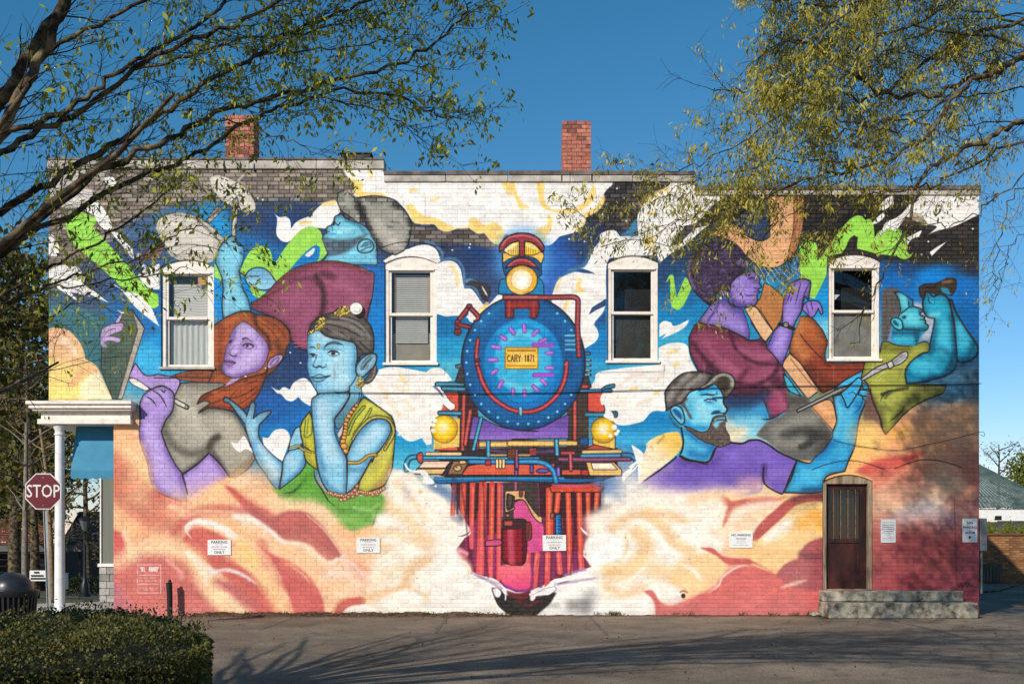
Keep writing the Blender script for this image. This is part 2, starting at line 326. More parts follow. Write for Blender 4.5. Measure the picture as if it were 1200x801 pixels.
# green ribbon and cloud in the middle
P(vC,"*520,175 560,215 590,230 630,225 665,250 *675,320 720,265 800,228 *825,235 860,180 920,130 1020,100 *1060,185 *960,320 *830,310 760,330 700,390 *650,425 600,415 560,360 565,270 560,225",WH)
A(vC,"930,130 1010,110",5,YE,.8,1.2); A(vC,"740,275 830,262",3,YE,.9,.6)
P(vC,"*275,655 320,550 370,480 430,455 490,468 520,515 *538,610 620,480 700,380 770,318 840,302 900,335 925,400 *965,500 880,580 *650,660 *560,740 480,640 420,620 350,640 *310,680",(160,218,86))
P(vC,"*660,645 760,530 850,455 895,460 900,500 880,570 780,610",(16,126,196)); P(vC,"*780,525 855,470 850,510 810,540",WH)
P(vC,"*75,590 110,640 *135,735 *75,700",(160,218,86)); P(vC,"*75,700 135,735 140,801 *75,801",(16,140,206))
P(vE,"*85,310 130,330 *215,345 *160,395 110,370",(160,218,86))
# hand pinching
P(vC,"*310,700 350,640 420,622 490,645 *558,735 500,792 400,790 340,760",(110,172,206),ol=1.4,g=(430,640,430,790,(150,206,226)))
L(vC,"350,690 420,690",1.2); L(vC,"345,740 390,780",1.2); L(vC,"275,660 320,690",1.3)
# raised arm
m=P([(vC,"*150,415 185,385 230,378 260,425 296,460 305,510 290,590 266,645 280,720 300,800"),(vH,"455,30 475,90 *490,160 400,170 *275,218 266,100 275,0"),(vC,"132,700 95,610 85,565 105,480")],None,(132,206,228),ol=1.6,keep=1)
clip(m); A(vC,"285,480 300,560 270,650 300,790",5,(70,150,190),.7,3); A(vC,"100,500 95,580 140,690",4,(80,160,196),.6,2); A(vH,"300,30 300,190",4,(176,226,238),.5,3); A(vH,"470,60 485,160",5,(80,160,190),.6,2); clip(None)
L(vC,"160,405 175,440",1.4); L(vC,"235,400 255,440 285,455",1.4); L(vC,"180,430 180,470",1,(60,110,140),.8); L(vC,"130,480 145,500",1,(60,110,140),.8)
# ---- man with flat cap (top)
m=P(vD,"215,425 250,408 275,410 300,440 340,455 400,475 450,500 490,545 540,640 *545,801 *90,801 160,720 150,690 128,630 *115,590 135,560 155,550 *140,525 160,500 190,490 *210,488 205,460",(122,204,226),ol=1.3,keep=1)
clip(m); P(vD,"110,590 250,605 380,590 480,550 440,600 380,650 330,690 250,725 150,730 120,660",(78,88,100),bl=2,a=.85)
A(vD,"300,450 400,490 440,540",4,(60,120,150),.7,2); A(vD,"200,760 400,740 540,780",7,(120,196,218),.8,3); A(vD,"250,540 330,530",6,(176,228,238),.6,3)
A(vD,"220,560 170,560",2,(60,120,150),.5,1); clip(None)
L(vD,"210,440 215,470 240,490 255,470",1.3); L(vD,"190,500 200,530",1,DK,.7); L(vD,"140,530 175,545",1,DK,.8)
m=P(vD,"390,655 420,612 470,600 508,625 518,670 490,700 440,708 400,695",(134,206,226),ol=1.4,keep=1); L(vD,"420,660 450,630 490,625 495,660 460,670 420,690",1.3,(40,70,90),.8)
P(vD,"420,660 450,640 485,632 480,655",(60,90,110),bl=.6,a=.8)
m=P(vD,"*238,238 300,222 345,260 390,300 415,380 *435,465 *400,475 330,420 270,380 235,310",(146,146,134),ol=1.0,keep=1)
clip(m); A(vD,"390,300 420,400 440,470",6,(60,58,54),.8,3); A(vD,"300,250 330,340",6,(170,168,154),.6,4); clip(None)
m=P(vD,"390,285 470,265 540,262 640,280 720,330 780,400 812,480 805,560 790,630 750,690 *690,722 640,712 590,690 530,620 490,540 450,450 420,360",(160,156,146),ol=1.6,keep=1)
clip(m); A(vD,"400,290 420,370 450,460 500,560 560,650",7,(70,68,64),.85,3.5); A(vD,"500,290 620,290 700,340",8,(112,110,102),.7,5); A(vD,"560,480 650,600 720,640",12,(198,190,176),.7,7); A(vD,"640,500 700,460",5,(110,108,100),.6,3); clip(None)
# maroon shirt
m=P(vE,"*92,432 200,368 300,260 400,180 500,138 620,110 750,104 880,130 980,165 *1058,200 1045,350 1020,470 *990,600 *700,640 *540,801 480,790 *395,700 390,640 300,560 *100,480",(150,78,106),ol=1.5,keep=1)
clip(m); A(vE,"120,450 250,350 400,200 560,140",11,(120,60,72),.75,6); A(vE,"600,220 650,310 662,420 640,520 560,600",6,(58,34,40),.85,3.5); A(vE,"400,260 560,240 640,300",5,(90,46,58),.6,3)
A(vE,"650,200 740,230 700,210",7,(86,40,54),.7,4); A(vE,"560,140 760,120 980,180",6,(130,62,62),.7,3); A(vE,"420,400 520,420 560,560",14,(166,92,124),.6,8); A(vE,"800,280 900,360 900,480",16,(172,98,126),.6,9); A(vE,"960,160 1040,200 1030,400",4,(176,110,130),.5,2); clip(None)
L(vE,"420,720 520,715 430,745 540,750 440,775",1.6,(176,84,110),.9)
# ---- woman with red hair
P([(vJ,"*400,135 520,100 680,88 *830,135 *850,195 700,187 560,176 440,160")],None,(150,82,56),ol=1.0)
L(vJ,"430,140 600,150 800,150",1.2,(90,50,34),.8); L(vJ,"520,115 650,112",1.1,(90,50,34),.7)
m=P([(vH,"*195,275 300,210 400,165 480,163 530,182 650,205 730,245 790,320 802,400 770,450 755,520 *690,610 *600,690 500,770 *420,801 *130,801 *190,640")],None,(172,88,50),ol=1.4,keep=1)
clip(m); A(vH,"260,300 240,420 250,560 300,660",8,(120,60,36),.7,4); A(vH,"520,190 540,280 620,360 640,460",5,(70,40,30),.8,2.5); A(vH,"640,260 740,330 730,440",10,(146,74,44),.8,5); A(vH,"690,400 720,480 660,560",7,(96,56,40),.8,4); A(vH,"300,250 400,200",7,(196,104,60),.7,4)
A(vH,"220,330 210,560",9,(186,96,56),.6,4); A(vH,"330,640 260,620",9,(80,48,36),.7,5)
for q in ("560,250 640,300 700,380","600,230 700,280 760,370","590,650 480,740","640,640 520,760","560,640 420,720"): L(vH,q,1.1,(96,50,32),.75)
clip(None)
# grey blouse
m=P([(vJ,"*480,190 600,185 800,190 *825,220 760,260 *720,330 *700,390 870,410 950,500 1010,620"),(vM,"*1003,215 950,290 *860,352 *820,345 750,240 *680,175 620,240 560,290 *495,330 440,250 390,150 350,40"),(vJ,"330,560 340,500 420,400 *425,290 450,240")],None,(172,164,148),ol=1.5,keep=1)
clip(m); A(vJ,"350,540 420,680 560,740 680,700 760,610",9,(96,90,80),.8,5); A(vJ,"430,320 400,430 350,520",7,(110,104,92),.7,4); A(vJ,"480,350 560,480 640,600",18,(198,190,172),.75,10); A(vJ,"640,410 760,390 900,430 960,520",7,(100,94,84),.7,4)
A(vJ,"760,470 860,520 900,640",16,(196,186,166),.7,9); A(vJ,"700,700 720,640 770,610",6,(70,64,58),.85,3); A(vJ,"560,200 700,220 800,200",7,(130,122,108),.7,4); A(vM,"850,330 940,270 1000,220",9,(124,104,84),.7,5); A(vM,"700,160 800,320",6,(84,78,70),.7,3); A(vM,"500,320 600,250 670,180",6,(90,84,76),.7,3); clip(None)
P(vJ,"*870,650 920,660 970,605 1000,640 *1050,740 990,705 940,730 900,700",WH)
# lower lock of hair
m=P(vJ,"*1180,20 1130,110 980,150 850,200 720,250 640,290 *605,355 660,330 705,345 *640,395 *615,425 700,385 800,390 900,410 1000,380 1100,250",(170,80,46),ol=1.3,keep=1)
clip(m)
for q in ("1068,170 900,230 700,290 620,350","1068,220 950,290 800,320 680,360","1068,260 960,340 860,380","1000,160 900,260 840,330","720,260 660,300"): L(vJ,q,1.5,(92,44,28),.8,.5)
A(vJ,"740,270 860,260 960,200",5,(196,100,58),.6,3); clip(None)
L(vH,"1068,801 1000,801",1)
# neck + face
P(vH,"*285,755 350,690 *420,670 380,710",(186,160,210))
m=P(vH,"440,243 500,280 560,340 610,400 632,470 605,560 560,622 480,652 400,680 340,680 290,655 268,610 277,560 285,520 300,450 320,395 345,320 390,268",(190,162,216),ol=1.2,olc=(60,40,60),keep=1)
clip(m); A(vH,"270,640 290,540 310,430 350,320",6,(128,96,160),.7,4); A(vH,"560,340 620,440 600,560 500,645",7,(140,106,176),.7,4); A(vH,"420,430 400,510 350,540",5,(150,118,186),.6,3); A(vH,"480,320 430,290",12,(208,184,230),.7,6); A(vH,"500,510 440,560",14,(208,186,230),.6,7); A(vH,"390,670 480,640 560,610",5,(128,90,160),.6,3)
A(vH,"320,410 350,380 360,330",5,(110,84,130),.6,3); A(vH,"430,430 440,400 510,420",4,(130,100,150),.6,2); clip(None)
L(vH,"430,380 455,372 490,390 512,402",2.2,(58,36,50),.9,.5,2); L(vH,"432,430 460,415 500,425 512,440",1.5,(40,26,40)); E(vH,466,434,11,11,(60,46,56)); L(vH,"440,445 480,455 510,442",1,(80,56,84),.8); L(vH,"325,400 345,388",1.6,(50,32,46),.8); L(vH,"328,408 340,405",1.3)
L(vH,"360,430 330,480 322,500",1,(110,80,130),.7); L(vH,"330,500 350,512 380,510",1.6,(70,44,80),.85); L(vH,"378,495 384,512",1,(90,60,100),.7)
P(vH,"*285,550 315,540 340,548 *375,565 340,585 305,580",(150,112,170),ol=.8,olc=(80,50,84)); L(vH,"287,552 330,560 372,566",1.3,(64,38,66)); A(vH,"310,600 350,600",2,(120,90,150),.6,1)
m=P(vH,"*622,600 622,570 650,530 700,505 740,506 735,540 690,590 640,610",(186,156,208),ol=1.3); L(vH,"645,580 665,545 710,525 690,570 650,600",2.2,(110,80,120),.8,.8)
E(vH,606,606,9,9,(236,232,240),ol=.8); E(vH,452,672,8,6,(240,236,240))
# purple arms of the red-haired woman, brush
P(vJ,"*70,140 *122,32 200,128 *300,120 440,150 470,190 *430,290 300,260 150,180",(182,150,212),ol=1.4)
L(vJ,"270,148 430,150",1.2)
P(vG,"*670,560 720,555 830,630 *800,650 700,600",(232,226,216),ol=.9)
m=P([(vJ,"*160,340 190,280 260,232 330,210 400,245 425,290 415,400 360,480 330,555"),(vM,"352,40 390,150 440,250 *498,330 515,400 520,450 *545,520 470,510 320,450 280,390 250,240 205,120 *195,0"),(vJ,"*158,520 *158,350")],None,(178,148,214),ol=1.7,keep=1)
clip(m); A(vM,"200,40 250,200 290,380 340,450",7,(126,92,172),.7,4); A(vM,"380,160 470,320 500,440",5,(132,98,178),.6,3); A(vM,"260,20 320,200 420,420",14,(204,180,232),.6,7); A(vJ,"200,320 260,280 320,270",7,(200,176,228),.6,4); clip(None)
for q in ("245,240 310,280 350,340 372,388","200,290 250,320 290,370","330,215 290,225","190,350 260,352","320,235 345,260 360,240"): L(vJ,q,1.6,DK,.9,.4,1)
m=P(vM,"*497,335 560,290 620,240 *680,180 750,250 *815,345 720,400 620,480 *545,520 520,460",(184,152,218),ol=0,keep=1)
clip(m); A(vM,"500,330 600,260 680,190 800,340",6,(120,86,160),.7,4); A(vM,"600,340 680,310",16,(200,172,232),.6,9); clip(None)
L(vM,"497,335 515,400 530,465",2.0); L(vM,"500,325 600,255 680,180",2.0); L(vM,"690,190 760,260 820,345",1.5,DK,.8)
P(vJ,"*428,308 530,362 540,380 520,392 *428,345",(224,218,204),ol=1.5); E(vJ,521,375,10,14,(200,194,180),ol=1.0)
P(vG,"*650,25 *700,15 *795,160 *610,715 *545,715 *455,480 *460,300 *600,80",(92,104,86),g=(600,50,560,700,(74,96,84)),ol=1.2)
P(vG,"*700,28 *765,120 *795,162 *620,715 *585,715 *742,172",(176,166,150),ol=.8,sm=0); L(vG,"735,170 590,660",1.0,(90,84,76),.8)
A(vG,"540,320 500,500 560,650",10,(64,84,74),.6,6)
P(vG,"*560,120 600,60 *628,40 600,110",(196,170,206),ol=.8)
for q in ("478,180 540,148 612,140","474,218 540,190 605,165","478,252 520,240 590,255"): L(vG,q,6.6,(70,56,74),.8,.6); 
for q in ("478,180 540,148 612,140","474,218 540,190 605,165","478,252 520,240 590,255"): L(vG,q,5.0,(192,164,206),1,.6)
A(vG,"470,200 465,280 485,300",4,(180,150,196),.9,1); P(vG,"*580,20 640,40 *620,50",WH)
# ---- woman in the lime bodice
SK=(142,202,226); SH=(78,146,190); HL=(196,222,236)
P(vK,"*450,150 510,180 550,155 *598,175 630,120 700,85 750,110 *810,200 *760,305 *700,270 *665,232 620,265 570,255 530,212 *500,205",WH)
P(vK,"*385,545 430,550 470,500 530,480 580,500 *605,560 *560,680 *540,735 470,690 400,620",WH)
m=P([(vK,"*245,445 190,370 130,290 85,268 78,245 105,235 200,305 *262,372"),(vK,"*258,380 275,330 290,280 312,265 326,290 322,345 *310,400"),(vK,"*320,390 360,360 400,345 440,335 450,350 420,385 *357,450 355,540 400,620 470,690"),(vN,"*240,185 245,180 240,235 *215,372 180,350 120,260 60,170 *5,0"),(vK,"*290,620 260,500")],None,SK,ol=1.6,keep=1)
clip(m); A(vN,"20,20 120,230 200,350",7,SH,.7,4); A(vN,"110,30 180,130 240,190",6,SH,.6,3); A(vN,"90,80 190,260",12,HL,.6,6); A(vK,"270,480 300,560",9,HL,.5,5); clip(None)
for q in ("260,372 250,440","290,420 262,455","322,345 290,420","125,260 105,280"): L(vK,q,1.3,DK,.85,.4,1)
P(vN,"*125,300 200,372 300,300 400,205 460,210 *470,330 *560,400 750,420 *930,400 985,500 960,590 860,630 *740,670 660,640 590,560 520,490 430,470 300,485 220,430",(98,164,58),bl=2.0)
A(vN,"230,430 320,390 400,300",5,(62,120,40),.7,3); A(vN,"640,520 800,520 900,500",6,(70,130,44),.6,3); A(vN,"650,580 760,600",8,(132,186,84),.6,5); A(vN,"740,500 850,515 900,480",4,(150,196,104),.7,2)
L(vN,"240,400 320,385 375,330",1.4,(36,60,28),.8,.5,1); L(vN,"460,220 470,300 520,380 560,450 610,490",2.0,(30,40,24),.85,.6,1); L(vN,"895,530 880,590 860,640",1.8,DK,.8,.5,1); P(vN,"*895,600 870,650 *880,660 900,630",(246,226,206))
# far upper arm
m=P([(vN,"*242,235 246,180 290,100 330,88 385,95 402,170 370,250 *222,372")],None,SK,ol=1.6,keep=1); clip(m); A(vN,"250,330 340,270 400,160",6,SH,.7,3); A(vN,"270,150 320,200",9,HL,.6,5); clip(None)
P(vK,"*585,650 600,570 640,480 *690,460 690,610",SK,ol=1.5)
# bodice
m=P([(vL,"*75,470 100,410 *150,345 175,420 190,560 *215,801"),(vN,"*490,240 420,190 *395,150 385,60 *370,0")],None,(206,200,66),ol=1.6,keep=1)
clip(m); A(vN,"400,60 430,160 480,220",5,(166,160,44),.7,3); clip(None)
L(vL,"120,410 110,540 165,520 170,430",1.3,(70,90,40),.9); L(vL,"140,400 130,520",1.3,(90,130,50),.9); L(vL,"80,600 180,665",1.3)
L([(vL,"0,625 60,610 95,640 180,665")],None,3.0,(70,60,30),.9); L([(vL,"0,625 60,610 95,640 180,665")],None,1.6,(206,190,90),.9)
m=P([(vL,"*575,230 680,300 *790,380 820,470 812,620 *800,760"),(vN,"1000,240 970,310 940,350 *850,385 *760,410 *780,310"),(vL,"*640,720 720,620 *790,460 760,400 680,385 600,420 530,500 480,590 *440,690 *380,600 450,420 520,300")],None,(206,202,72),ol=1.8,keep=1)
clip(m); A(vL,"790,500 700,690 640,801",9,(160,140,60),.7,5); A(vN,"800,300 900,180 990,60",14,(226,216,110),.5,7); A(vN,"900,340 960,290 1000,200",8,(176,140,90),.8,5); A(vL,"620,300 740,370",7,(222,216,100),.6,3); clip(None)
L(vL,"575,310 500,400 450,520",4.6,(60,70,40),.9); L(vL,"575,310 500,400 450,520",2.4,(150,170,70),1); L(vL,"630,325 590,400 500,520",3.8,(60,70,40),.9); L(vL,"630,325 590,400 500,520",1.8,(176,186,74),1)
L(vL,"490,560 560,460 640,395 740,395 790,440 805,520 740,640",4.4,(60,52,30)); L(vL,"490,560 560,460 640,395 740,395 790,440 805,520 740,640",2.4,(190,180,84))
# near upper arm
m=P([(vL,"*440,690 480,600 540,500 610,435 690,402 760,420 788,470 770,540 720,620 *660,690 *640,740"),(vN,"*860,160 780,310 720,380 *640,425 *690,240 *690,160")],None,SK,ol=1.8,keep=1)
clip(m); A(vL,"500,600 620,440 740,420",6,SH,.7,4); A(vL,"780,500 700,650",7,SH,.7,4); A(vL,"560,620 680,500",14,HL,.7,7); A(vN,"700,230 800,230 840,170",6,SH,.6,3); clip(None)
L([(vL,"448,745 540,740 610,690 668,685")],None,4.6,(60,48,28)); L([(vL,"448,745 540,740 610,690 668,685")],None,2.8,(196,160,70))
# neck, necklace
P(vL,"*455,20 540,60 *560,200 530,290 430,450 *360,480 *340,400 420,310 460,200",(126,186,208),ol=1.0,g=(480,100,400,420,(84,130,150)))
L(vL,"540,200 530,260 470,330",1.2,DK,.8)
P(vL,"*390,480 415,440 405,520 *380,555 365,520",(206,196,190),ol=.9)
for k,(x,y,r) in enumerate(((518,298,15),(498,325,16),(477,352,17),(458,382,18),(442,412,18),(434,442,17),(434,470,16),(430,498,17),(426,522,17),(420,548,18),(412,578,21),(420,615,26),(432,655,22))):
    E(vL,x,y,r,r*.85,(226,152,56) if k%2==0 else (236,168,76),ol=1.0,olc=(96,56,24)); E(vL,x-4,y-4,r*.35,r*.3,(250,206,130))
# forearm under the chin, fist
m=P([(vL,"*165,295 172,245 215,215 260,188 330,182 390,192 *458,190 462,230 415,310 *345,400 345,500 375,590 425,680"),(vN,"*690,165 690,250 690,320 *680,420 640,425 560,385 510,300 480,180 *465,0"),(vL,"*175,420")],None,SK,ol=1.9,keep=1)
clip(m); A(vL,"180,260 195,420 220,640 260,800",6,SH,.75,3.5); A(vL,"340,420 360,560 420,690",6,SH,.7,3.5); A(vL,"250,300 270,500 330,700",16,HL,.7,8); A(vN,"520,290 580,370 660,410",6,SH,.75,3); A(vN,"690,240 680,400",5,SH,.6,3); A(vL,"215,230 260,215 330,215 390,225",4,(100,166,200),.7,2); clip(None)
for q in ("215,215 225,240","258,190 262,225","330,184 335,215","385,195 375,230","330,400 345,440","462,180 460,230 415,310 350,400"): L(vL,q,1.6,DK,.9,.4,1)
L(vN,"690,160 692,250",1.7)
# face of the woman
m=P([(vI,"*158,330 195,290 250,270 300,315 370,345 460,360 *560,385 600,430 598,520 582,600 588,690 *540,770"),(vL,"*460,150 440,190 *215,205 185,150 155,85"),(vI,"172,700 153,600 160,520 *152,440")],None,(146,208,230),ol=1.3,keep=1)
clip(m); A(vI,"165,340 158,480 165,620 220,780",6,(86,160,200),.7,3); A(vI,"590,400 580,560 560,720",9,(88,160,200),.75,5); A(vI,"430,560 400,660 460,720",22,(190,222,234),.7,10); A(vI,"250,330 330,360",10,(190,222,234),.6,5); A(vI,"300,440 420,420",5,(96,170,205),.5,2.5); A(vI,"250,480 220,560",5,(180,218,234),.6,2.5); A(vI,"230,640 200,720",4,(96,170,205),.5,2); clip(None)
L(vI,"295,440 340,400 400,390 475,410",3.4,(60,70,80),.9,.5,1); L(vI,"160,432 200,428 225,440",2.2,(60,74,84),.85,.5,1)
L(vI,"330,490 360,465 410,468 440,492",2.2,(34,34,40),.95,.4,1); E(vI,385,488,20,17,(86,66,56)); E(vI,385,488,8,8,(20,18,20)); L(vI,"340,495 385,512 440,492",1.0,(50,60,70),.8); L(vI,"300,455 400,445 480,465",1,(80,120,140),.7)
E(vI,348,492,8,6,(236,240,240)); E(vI,420,490,9,6,(236,240,240))
L(vI,"165,500 190,490 235,500",2.0,(34,34,40),.9,.4,1); E(vI,205,505,14,10,(50,46,48)); L(vI,"180,520 230,515",1,(60,80,90),.7)
L(vI,"240,500 215,560 200,600 215,610",1.3,(60,90,110),.8,.5); L(vI,"200,590 230,612 260,600 290,612 318,600",2.2,(40,60,76),.85,.5,1); L(vI,"318,580 320,605",1.2,(60,90,110),.7)
P(vI,"*190,700 230,680 265,672 300,685 *345,688 300,720 250,740 215,730",(120,176,200),ol=1.0,olc=(50,76,90)); L(vI,"185,698 250,705 300,698 355,684",1.6,(36,54,66)); A(vI,"225,760 270,760",3,(90,150,186),.6,1.5)
E(vI,252,420,12,22,(206,190,120),ol=.8,olc=(120,100,50))
# hair, ear, ornaments
m=P(vI,"*155,325 172,255 220,190 300,140 380,120 440,75 520,80 600,130 *660,170 715,235 742,310 748,400 738,480 *700,490 640,500 *600,560 592,430 *560,385 460,362 370,347 300,318 250,272 195,292",(104,96,90),ol=1.6,keep=1)
clip(m)
for q in ("310,260 420,320 560,360","320,220 480,260 620,330","340,180 520,200 680,300","420,150 600,190 720,320","620,380 680,440 720,480","450,290 600,420 660,490"): L(vI,q,1.8,(52,46,44),.8,.6)
for q in ("330,200 500,230 640,310","460,170 620,230 710,340","380,300 520,350"): A(vI,q,4,(146,138,130),.6,2)
A(vI,"170,290 240,200 320,150",8,(56,50,48),.7,4); clip(None)
P(vI,"*752,560 775,640 740,720 690,755 650,745 690,690 *730,620",(92,84,78),ol=1.2); L(vI,"760,600 740,690 690,735",1,(170,160,150),.8)
m=P(vI,"*585,650 590,600 620,550 670,505 730,485 770,500 772,540 750,600 700,650 660,690 610,690",(140,190,212),ol=1.7,keep=1); P(vI,"635,640 640,580 680,530 725,500 738,530 710,560 690,610",(74,96,106),bl=.6); L(vI,"640,600 690,540 735,510",1.2,(150,196,214),.8); L(vI,"665,620 700,570",1.2,(150,196,214),.7)
dots(vI,265,220,62,36,46,(240,212,96),1.9,-55,3,(96,76,30)); dots(vI,185,298,40,8,10,(240,216,110),1.5,-40,5,(90,70,30)); dots(vI,470,110,75,42,50,(240,212,96),1.9,-5,7,(96,76,30)); dots(vI,620,740,34,56,34,(226,206,110),2.1,0,9,(96,86,40))
E(vI,625,120,48,60,(40,26,28)); E(vI,588,84,58,56,(244,236,230),ol=.8); L(vI,"570,105 600,115 630,90",1.0,(190,180,176),.8)
for k in range(26):
    t=k/25.0; x=565+t*380; y=400+math.sin(t*math.pi)*46-t*40 if t<.45 else 425+(t-.45)*-110+18*math.sin(t*9)
    E(vN,x,y+rng.uniform(-9,9),14,13,(214,146,100),ol=1.0,olc=(92,52,36)); E(vN,x-3,y-3,5,5,(246,206,160))
for x,y in ((760,350),(745,378),(725,400),(700,425),(675,440),(650,445)): E(vN,x,y,13,13,(214,146,100),ol=1.0,olc=(92,52,36))
# ---- peach and red cloud bank, left
RD=(206,92,84); PE=(252,196,142); CR=(254,238,220)
P(vM,"*15,150 100,160 210,100 *250,240 280,390 *330,455 300,500 200,420 100,330 *15,240",(252,206,156),bl=6)
A(vM,"20,230 110,320 220,440 330,560",20,(208,116,92),.75,9); A(vM,"150,560 300,660 420,720",14,(206,110,92),.75,7); A(vM,"30,420 160,560",22,(206,120,96),.7,12)
A(vM,"300,470 420,520 540,540",11,RD,.75,5); A(vM,"430,720 560,640 700,590 860,585",10,(214,106,86),.7,6); A(vM,"410,550 480,570 490,610",5,(240,196,176),.8,2)
A(vM,"560,530 720,440 900,360",14,PE,.7,8); A(vM,"820,430 900,490 1000,560 1068,620",10,RD,.75,5); A(vM,"840,400 950,350",9,(254,230,206),.8,5)
A(vM,"640,575 760,570 880,580",6,(196,80,72),.8,2.5); A(vM,"520,720 560,665 640,660 740,690 860,760",8,(254,244,236),.9,3.5); A(vM,"530,700 540,760 600,800",5,(254,240,228),.8,2)
P(vM,"*560,720 620,700 700,740 *800,801 *640,801",(214,100,78),bl=2.5)
A(vM,"880,590 960,620 1040,680",14,(254,240,228),.85,6)
P(vO,"*10,160 60,180 100,260 *110,360 60,420 *10,420",(210,80,78),bl=2); A(vO,"90,180 120,300 150,380",7,(254,216,176),.8,4)
P(vO,"*10,420 120,380 240,310 380,305 470,350 530,450 560,530 640,600 *690,660 *690,760 *10,760",(204,98,90),bl=3)
A(vO,"130,360 250,300 400,310",8,(176,92,84),.6,5); A(vO,"350,350 430,420 440,460",5,(236,170,150),.7,3); A(vO,"20,560 60,640",22,(170,100,120),.6,10); A(vO,"540,560 640,640 700,720",4,(170,70,70),.7,2); A(vO,"130,700 400,660 640,690",20,(220,120,116),.5,12)
A(vO,"300,220 460,270 560,350 620,450 700,560 860,700",30,(252,206,150),.9,12); A(vO,"540,340 620,430",9,(254,240,230),.7,4); A(vO,"700,560 840,640 880,710",16,(254,226,186),.7,8)
P(vO,"*480,250 560,280 620,370 *660,420 740,410 880,500 *1000,620 900,480 760,340 *600,240",(206,86,78),bl=2)
A(vO,"620,420 720,410 800,440 860,490",8,(236,226,228),.85,3.5); P(vO,"*640,480 760,490 880,560 980,680 *1000,760 900,760 780,600",(196,96,92),bl=3)
A(vO,"640,320 800,400 950,540 1060,660",16,(252,196,130),.85,7); A(vO,"820,260 900,320",12,(254,206,110),.7,6)
A(vO,"860,120 960,160 1040,260",14,(254,244,236),.9,6); A(vO,"940,250 980,360 1068,470",14,RD,.8,6); A(vO,"960,60 1068,200",14,(190,90,84),.7,7)
A(vN,"0,490 120,560 240,610",11,(196,90,84),.8,4); P(vN,"*150,590 280,530 400,560 520,680 *620,801 500,801 430,740 330,720 *235,725",(182,84,80),bl=2.5); L(vN,"430,600 520,660 600,760",2,(236,190,170),.7,1.2)
A(vN,"0,545 100,580 200,660 230,720 330,730 420,790",10,(254,236,216),.9,4); A(vN,"180,450 320,480 450,490 560,560 620,640",14,(254,214,166),.85,7); A(vN,"620,640 720,690 860,650",10,(252,186,130),.8,6)
A(vN,"20,640 160,700 220,800",18,(252,190,136),.8,10)
P(vQ,"*0,340 60,370 140,430 220,520 260,620 *275,700 *90,700 60,600 *0,500",(210,84,84),bl=2.5); A(vQ,"60,400 140,470 170,510",3,(240,190,170),.6,2); A(vQ,"0,600 40,690",9,(252,196,150),.8,5)
P(vQ,"*310,690 340,620 390,590 510,580 *520,635 420,640 *370,690",(196,84,74),bl=1.5); A(vQ,"300,640 240,480 120,300 30,270",24,(252,190,140),.75,12)
A(vQ,"370,330 440,400 510,440 560,480",8,(240,232,228),.85,3); A(vQ,"330,430 420,440 500,500",14,(252,214,190),.7,8); A(vQ,"480,380 560,430 620,450",10,(232,142,106),.6,6)
P(vQ,"*350,690 420,645 560,640 *600,660 *1068,640 *1068,700 *340,710",(250,240,230),bl=2)
A(vQ,"600,250 700,260 740,290 640,300",10,(240,196,140),.6,5); A(vQ,"540,620 620,540 760,500",10,(248,214,170),.85,5); A(vQ,"770,470 820,390 900,345 1068,360",12,(240,190,132),.8,6); A(vQ,"800,440 860,560 940,590 1060,500",12,(240,194,138),.8,5)
P(vQ,"560,640 640,560 760,530 860,600 800,650",(252,242,228),bl=3); P(vQ,"900,470 960,420 1060,400 *1075,480 1020,530 930,540",(254,246,234),bl=2)
A(vQ,"700,20 820,80 900,150 980,230",13,(240,192,130),.8,6); A(vQ,"740,200 840,230 920,280",10,(246,204,150),.8,5); P(vQ,"*860,20 980,10 *1040,110 1030,220 960,150",(252,242,228),bl=3); A(vQ,"780,160 860,190 940,260",8,(254,240,222),.8,4); A(vQ,"620,170 700,190 800,260",12,(252,226,196),.7,6)
A(vQ,"620,400 720,420 780,330 900,300",20,(252,236,216),.7,10)
# smoke against the engine, left
P(s5,"*0,270 60,250 140,260 220,310 *250,400 *480,490 490,600 560,660 *690,740 690,801 *0,801",(252,238,220),bl=2)
A(s5,"100,400 130,380 90,450",7,(170,180,196),.6,4); A(s5,"0,520 120,620 250,760",12,(240,194,130),.7,6); A(s5,"160,520 220,590 180,640",12,(244,206,150),.7,6); A(s5,"270,380 380,410 470,440",8,(120,150,186),.6,4); E(s5,318,412,20,12,(244,190,140),bl=1)
# ---- the locomotive
ORG=(220,92,70); PK=(214,82,138); BL=(30,118,178); BR=(120,50,50); TN=(232,184,120); CY=(40,160,210)
P([(t5,"*440,180 *560,60 *620,480 *560,640 *450,640")],None,(70,44,44)); 
P([(t6,"*430,160 *600,150 *600,640 *430,640")],None,(74,60,52))
P([(t7,"*180,300 *1000,300 *1068,300"),(t8,"*830,300 *830,520 *790,740"),(t10,"*700,180 *620,300 *690,390 500,460 380,500 *100,590 *0,540"),(t9,"*640,560 *520,490 *420,460 *330,380 *300,290 *400,150 *350,60")],None,(70,32,40))
P([(t7,"*100,40 *1068,20"),(t8,"*960,30 *960,250 *820,290 *0,290 *-300,290 *-440,240")],None,(60,44,46),sm=0)
# black base shape painted beneath the engine
P(t9,"*570,590 640,640 700,650 790,680 870,650 1000,620 *1060,660 1000,730 *870,790 *700,795 620,720",(52,46,44)); P(t9,"*690,610 790,630 *880,600 870,660 790,690 710,660",(110,42,44),bl=1)
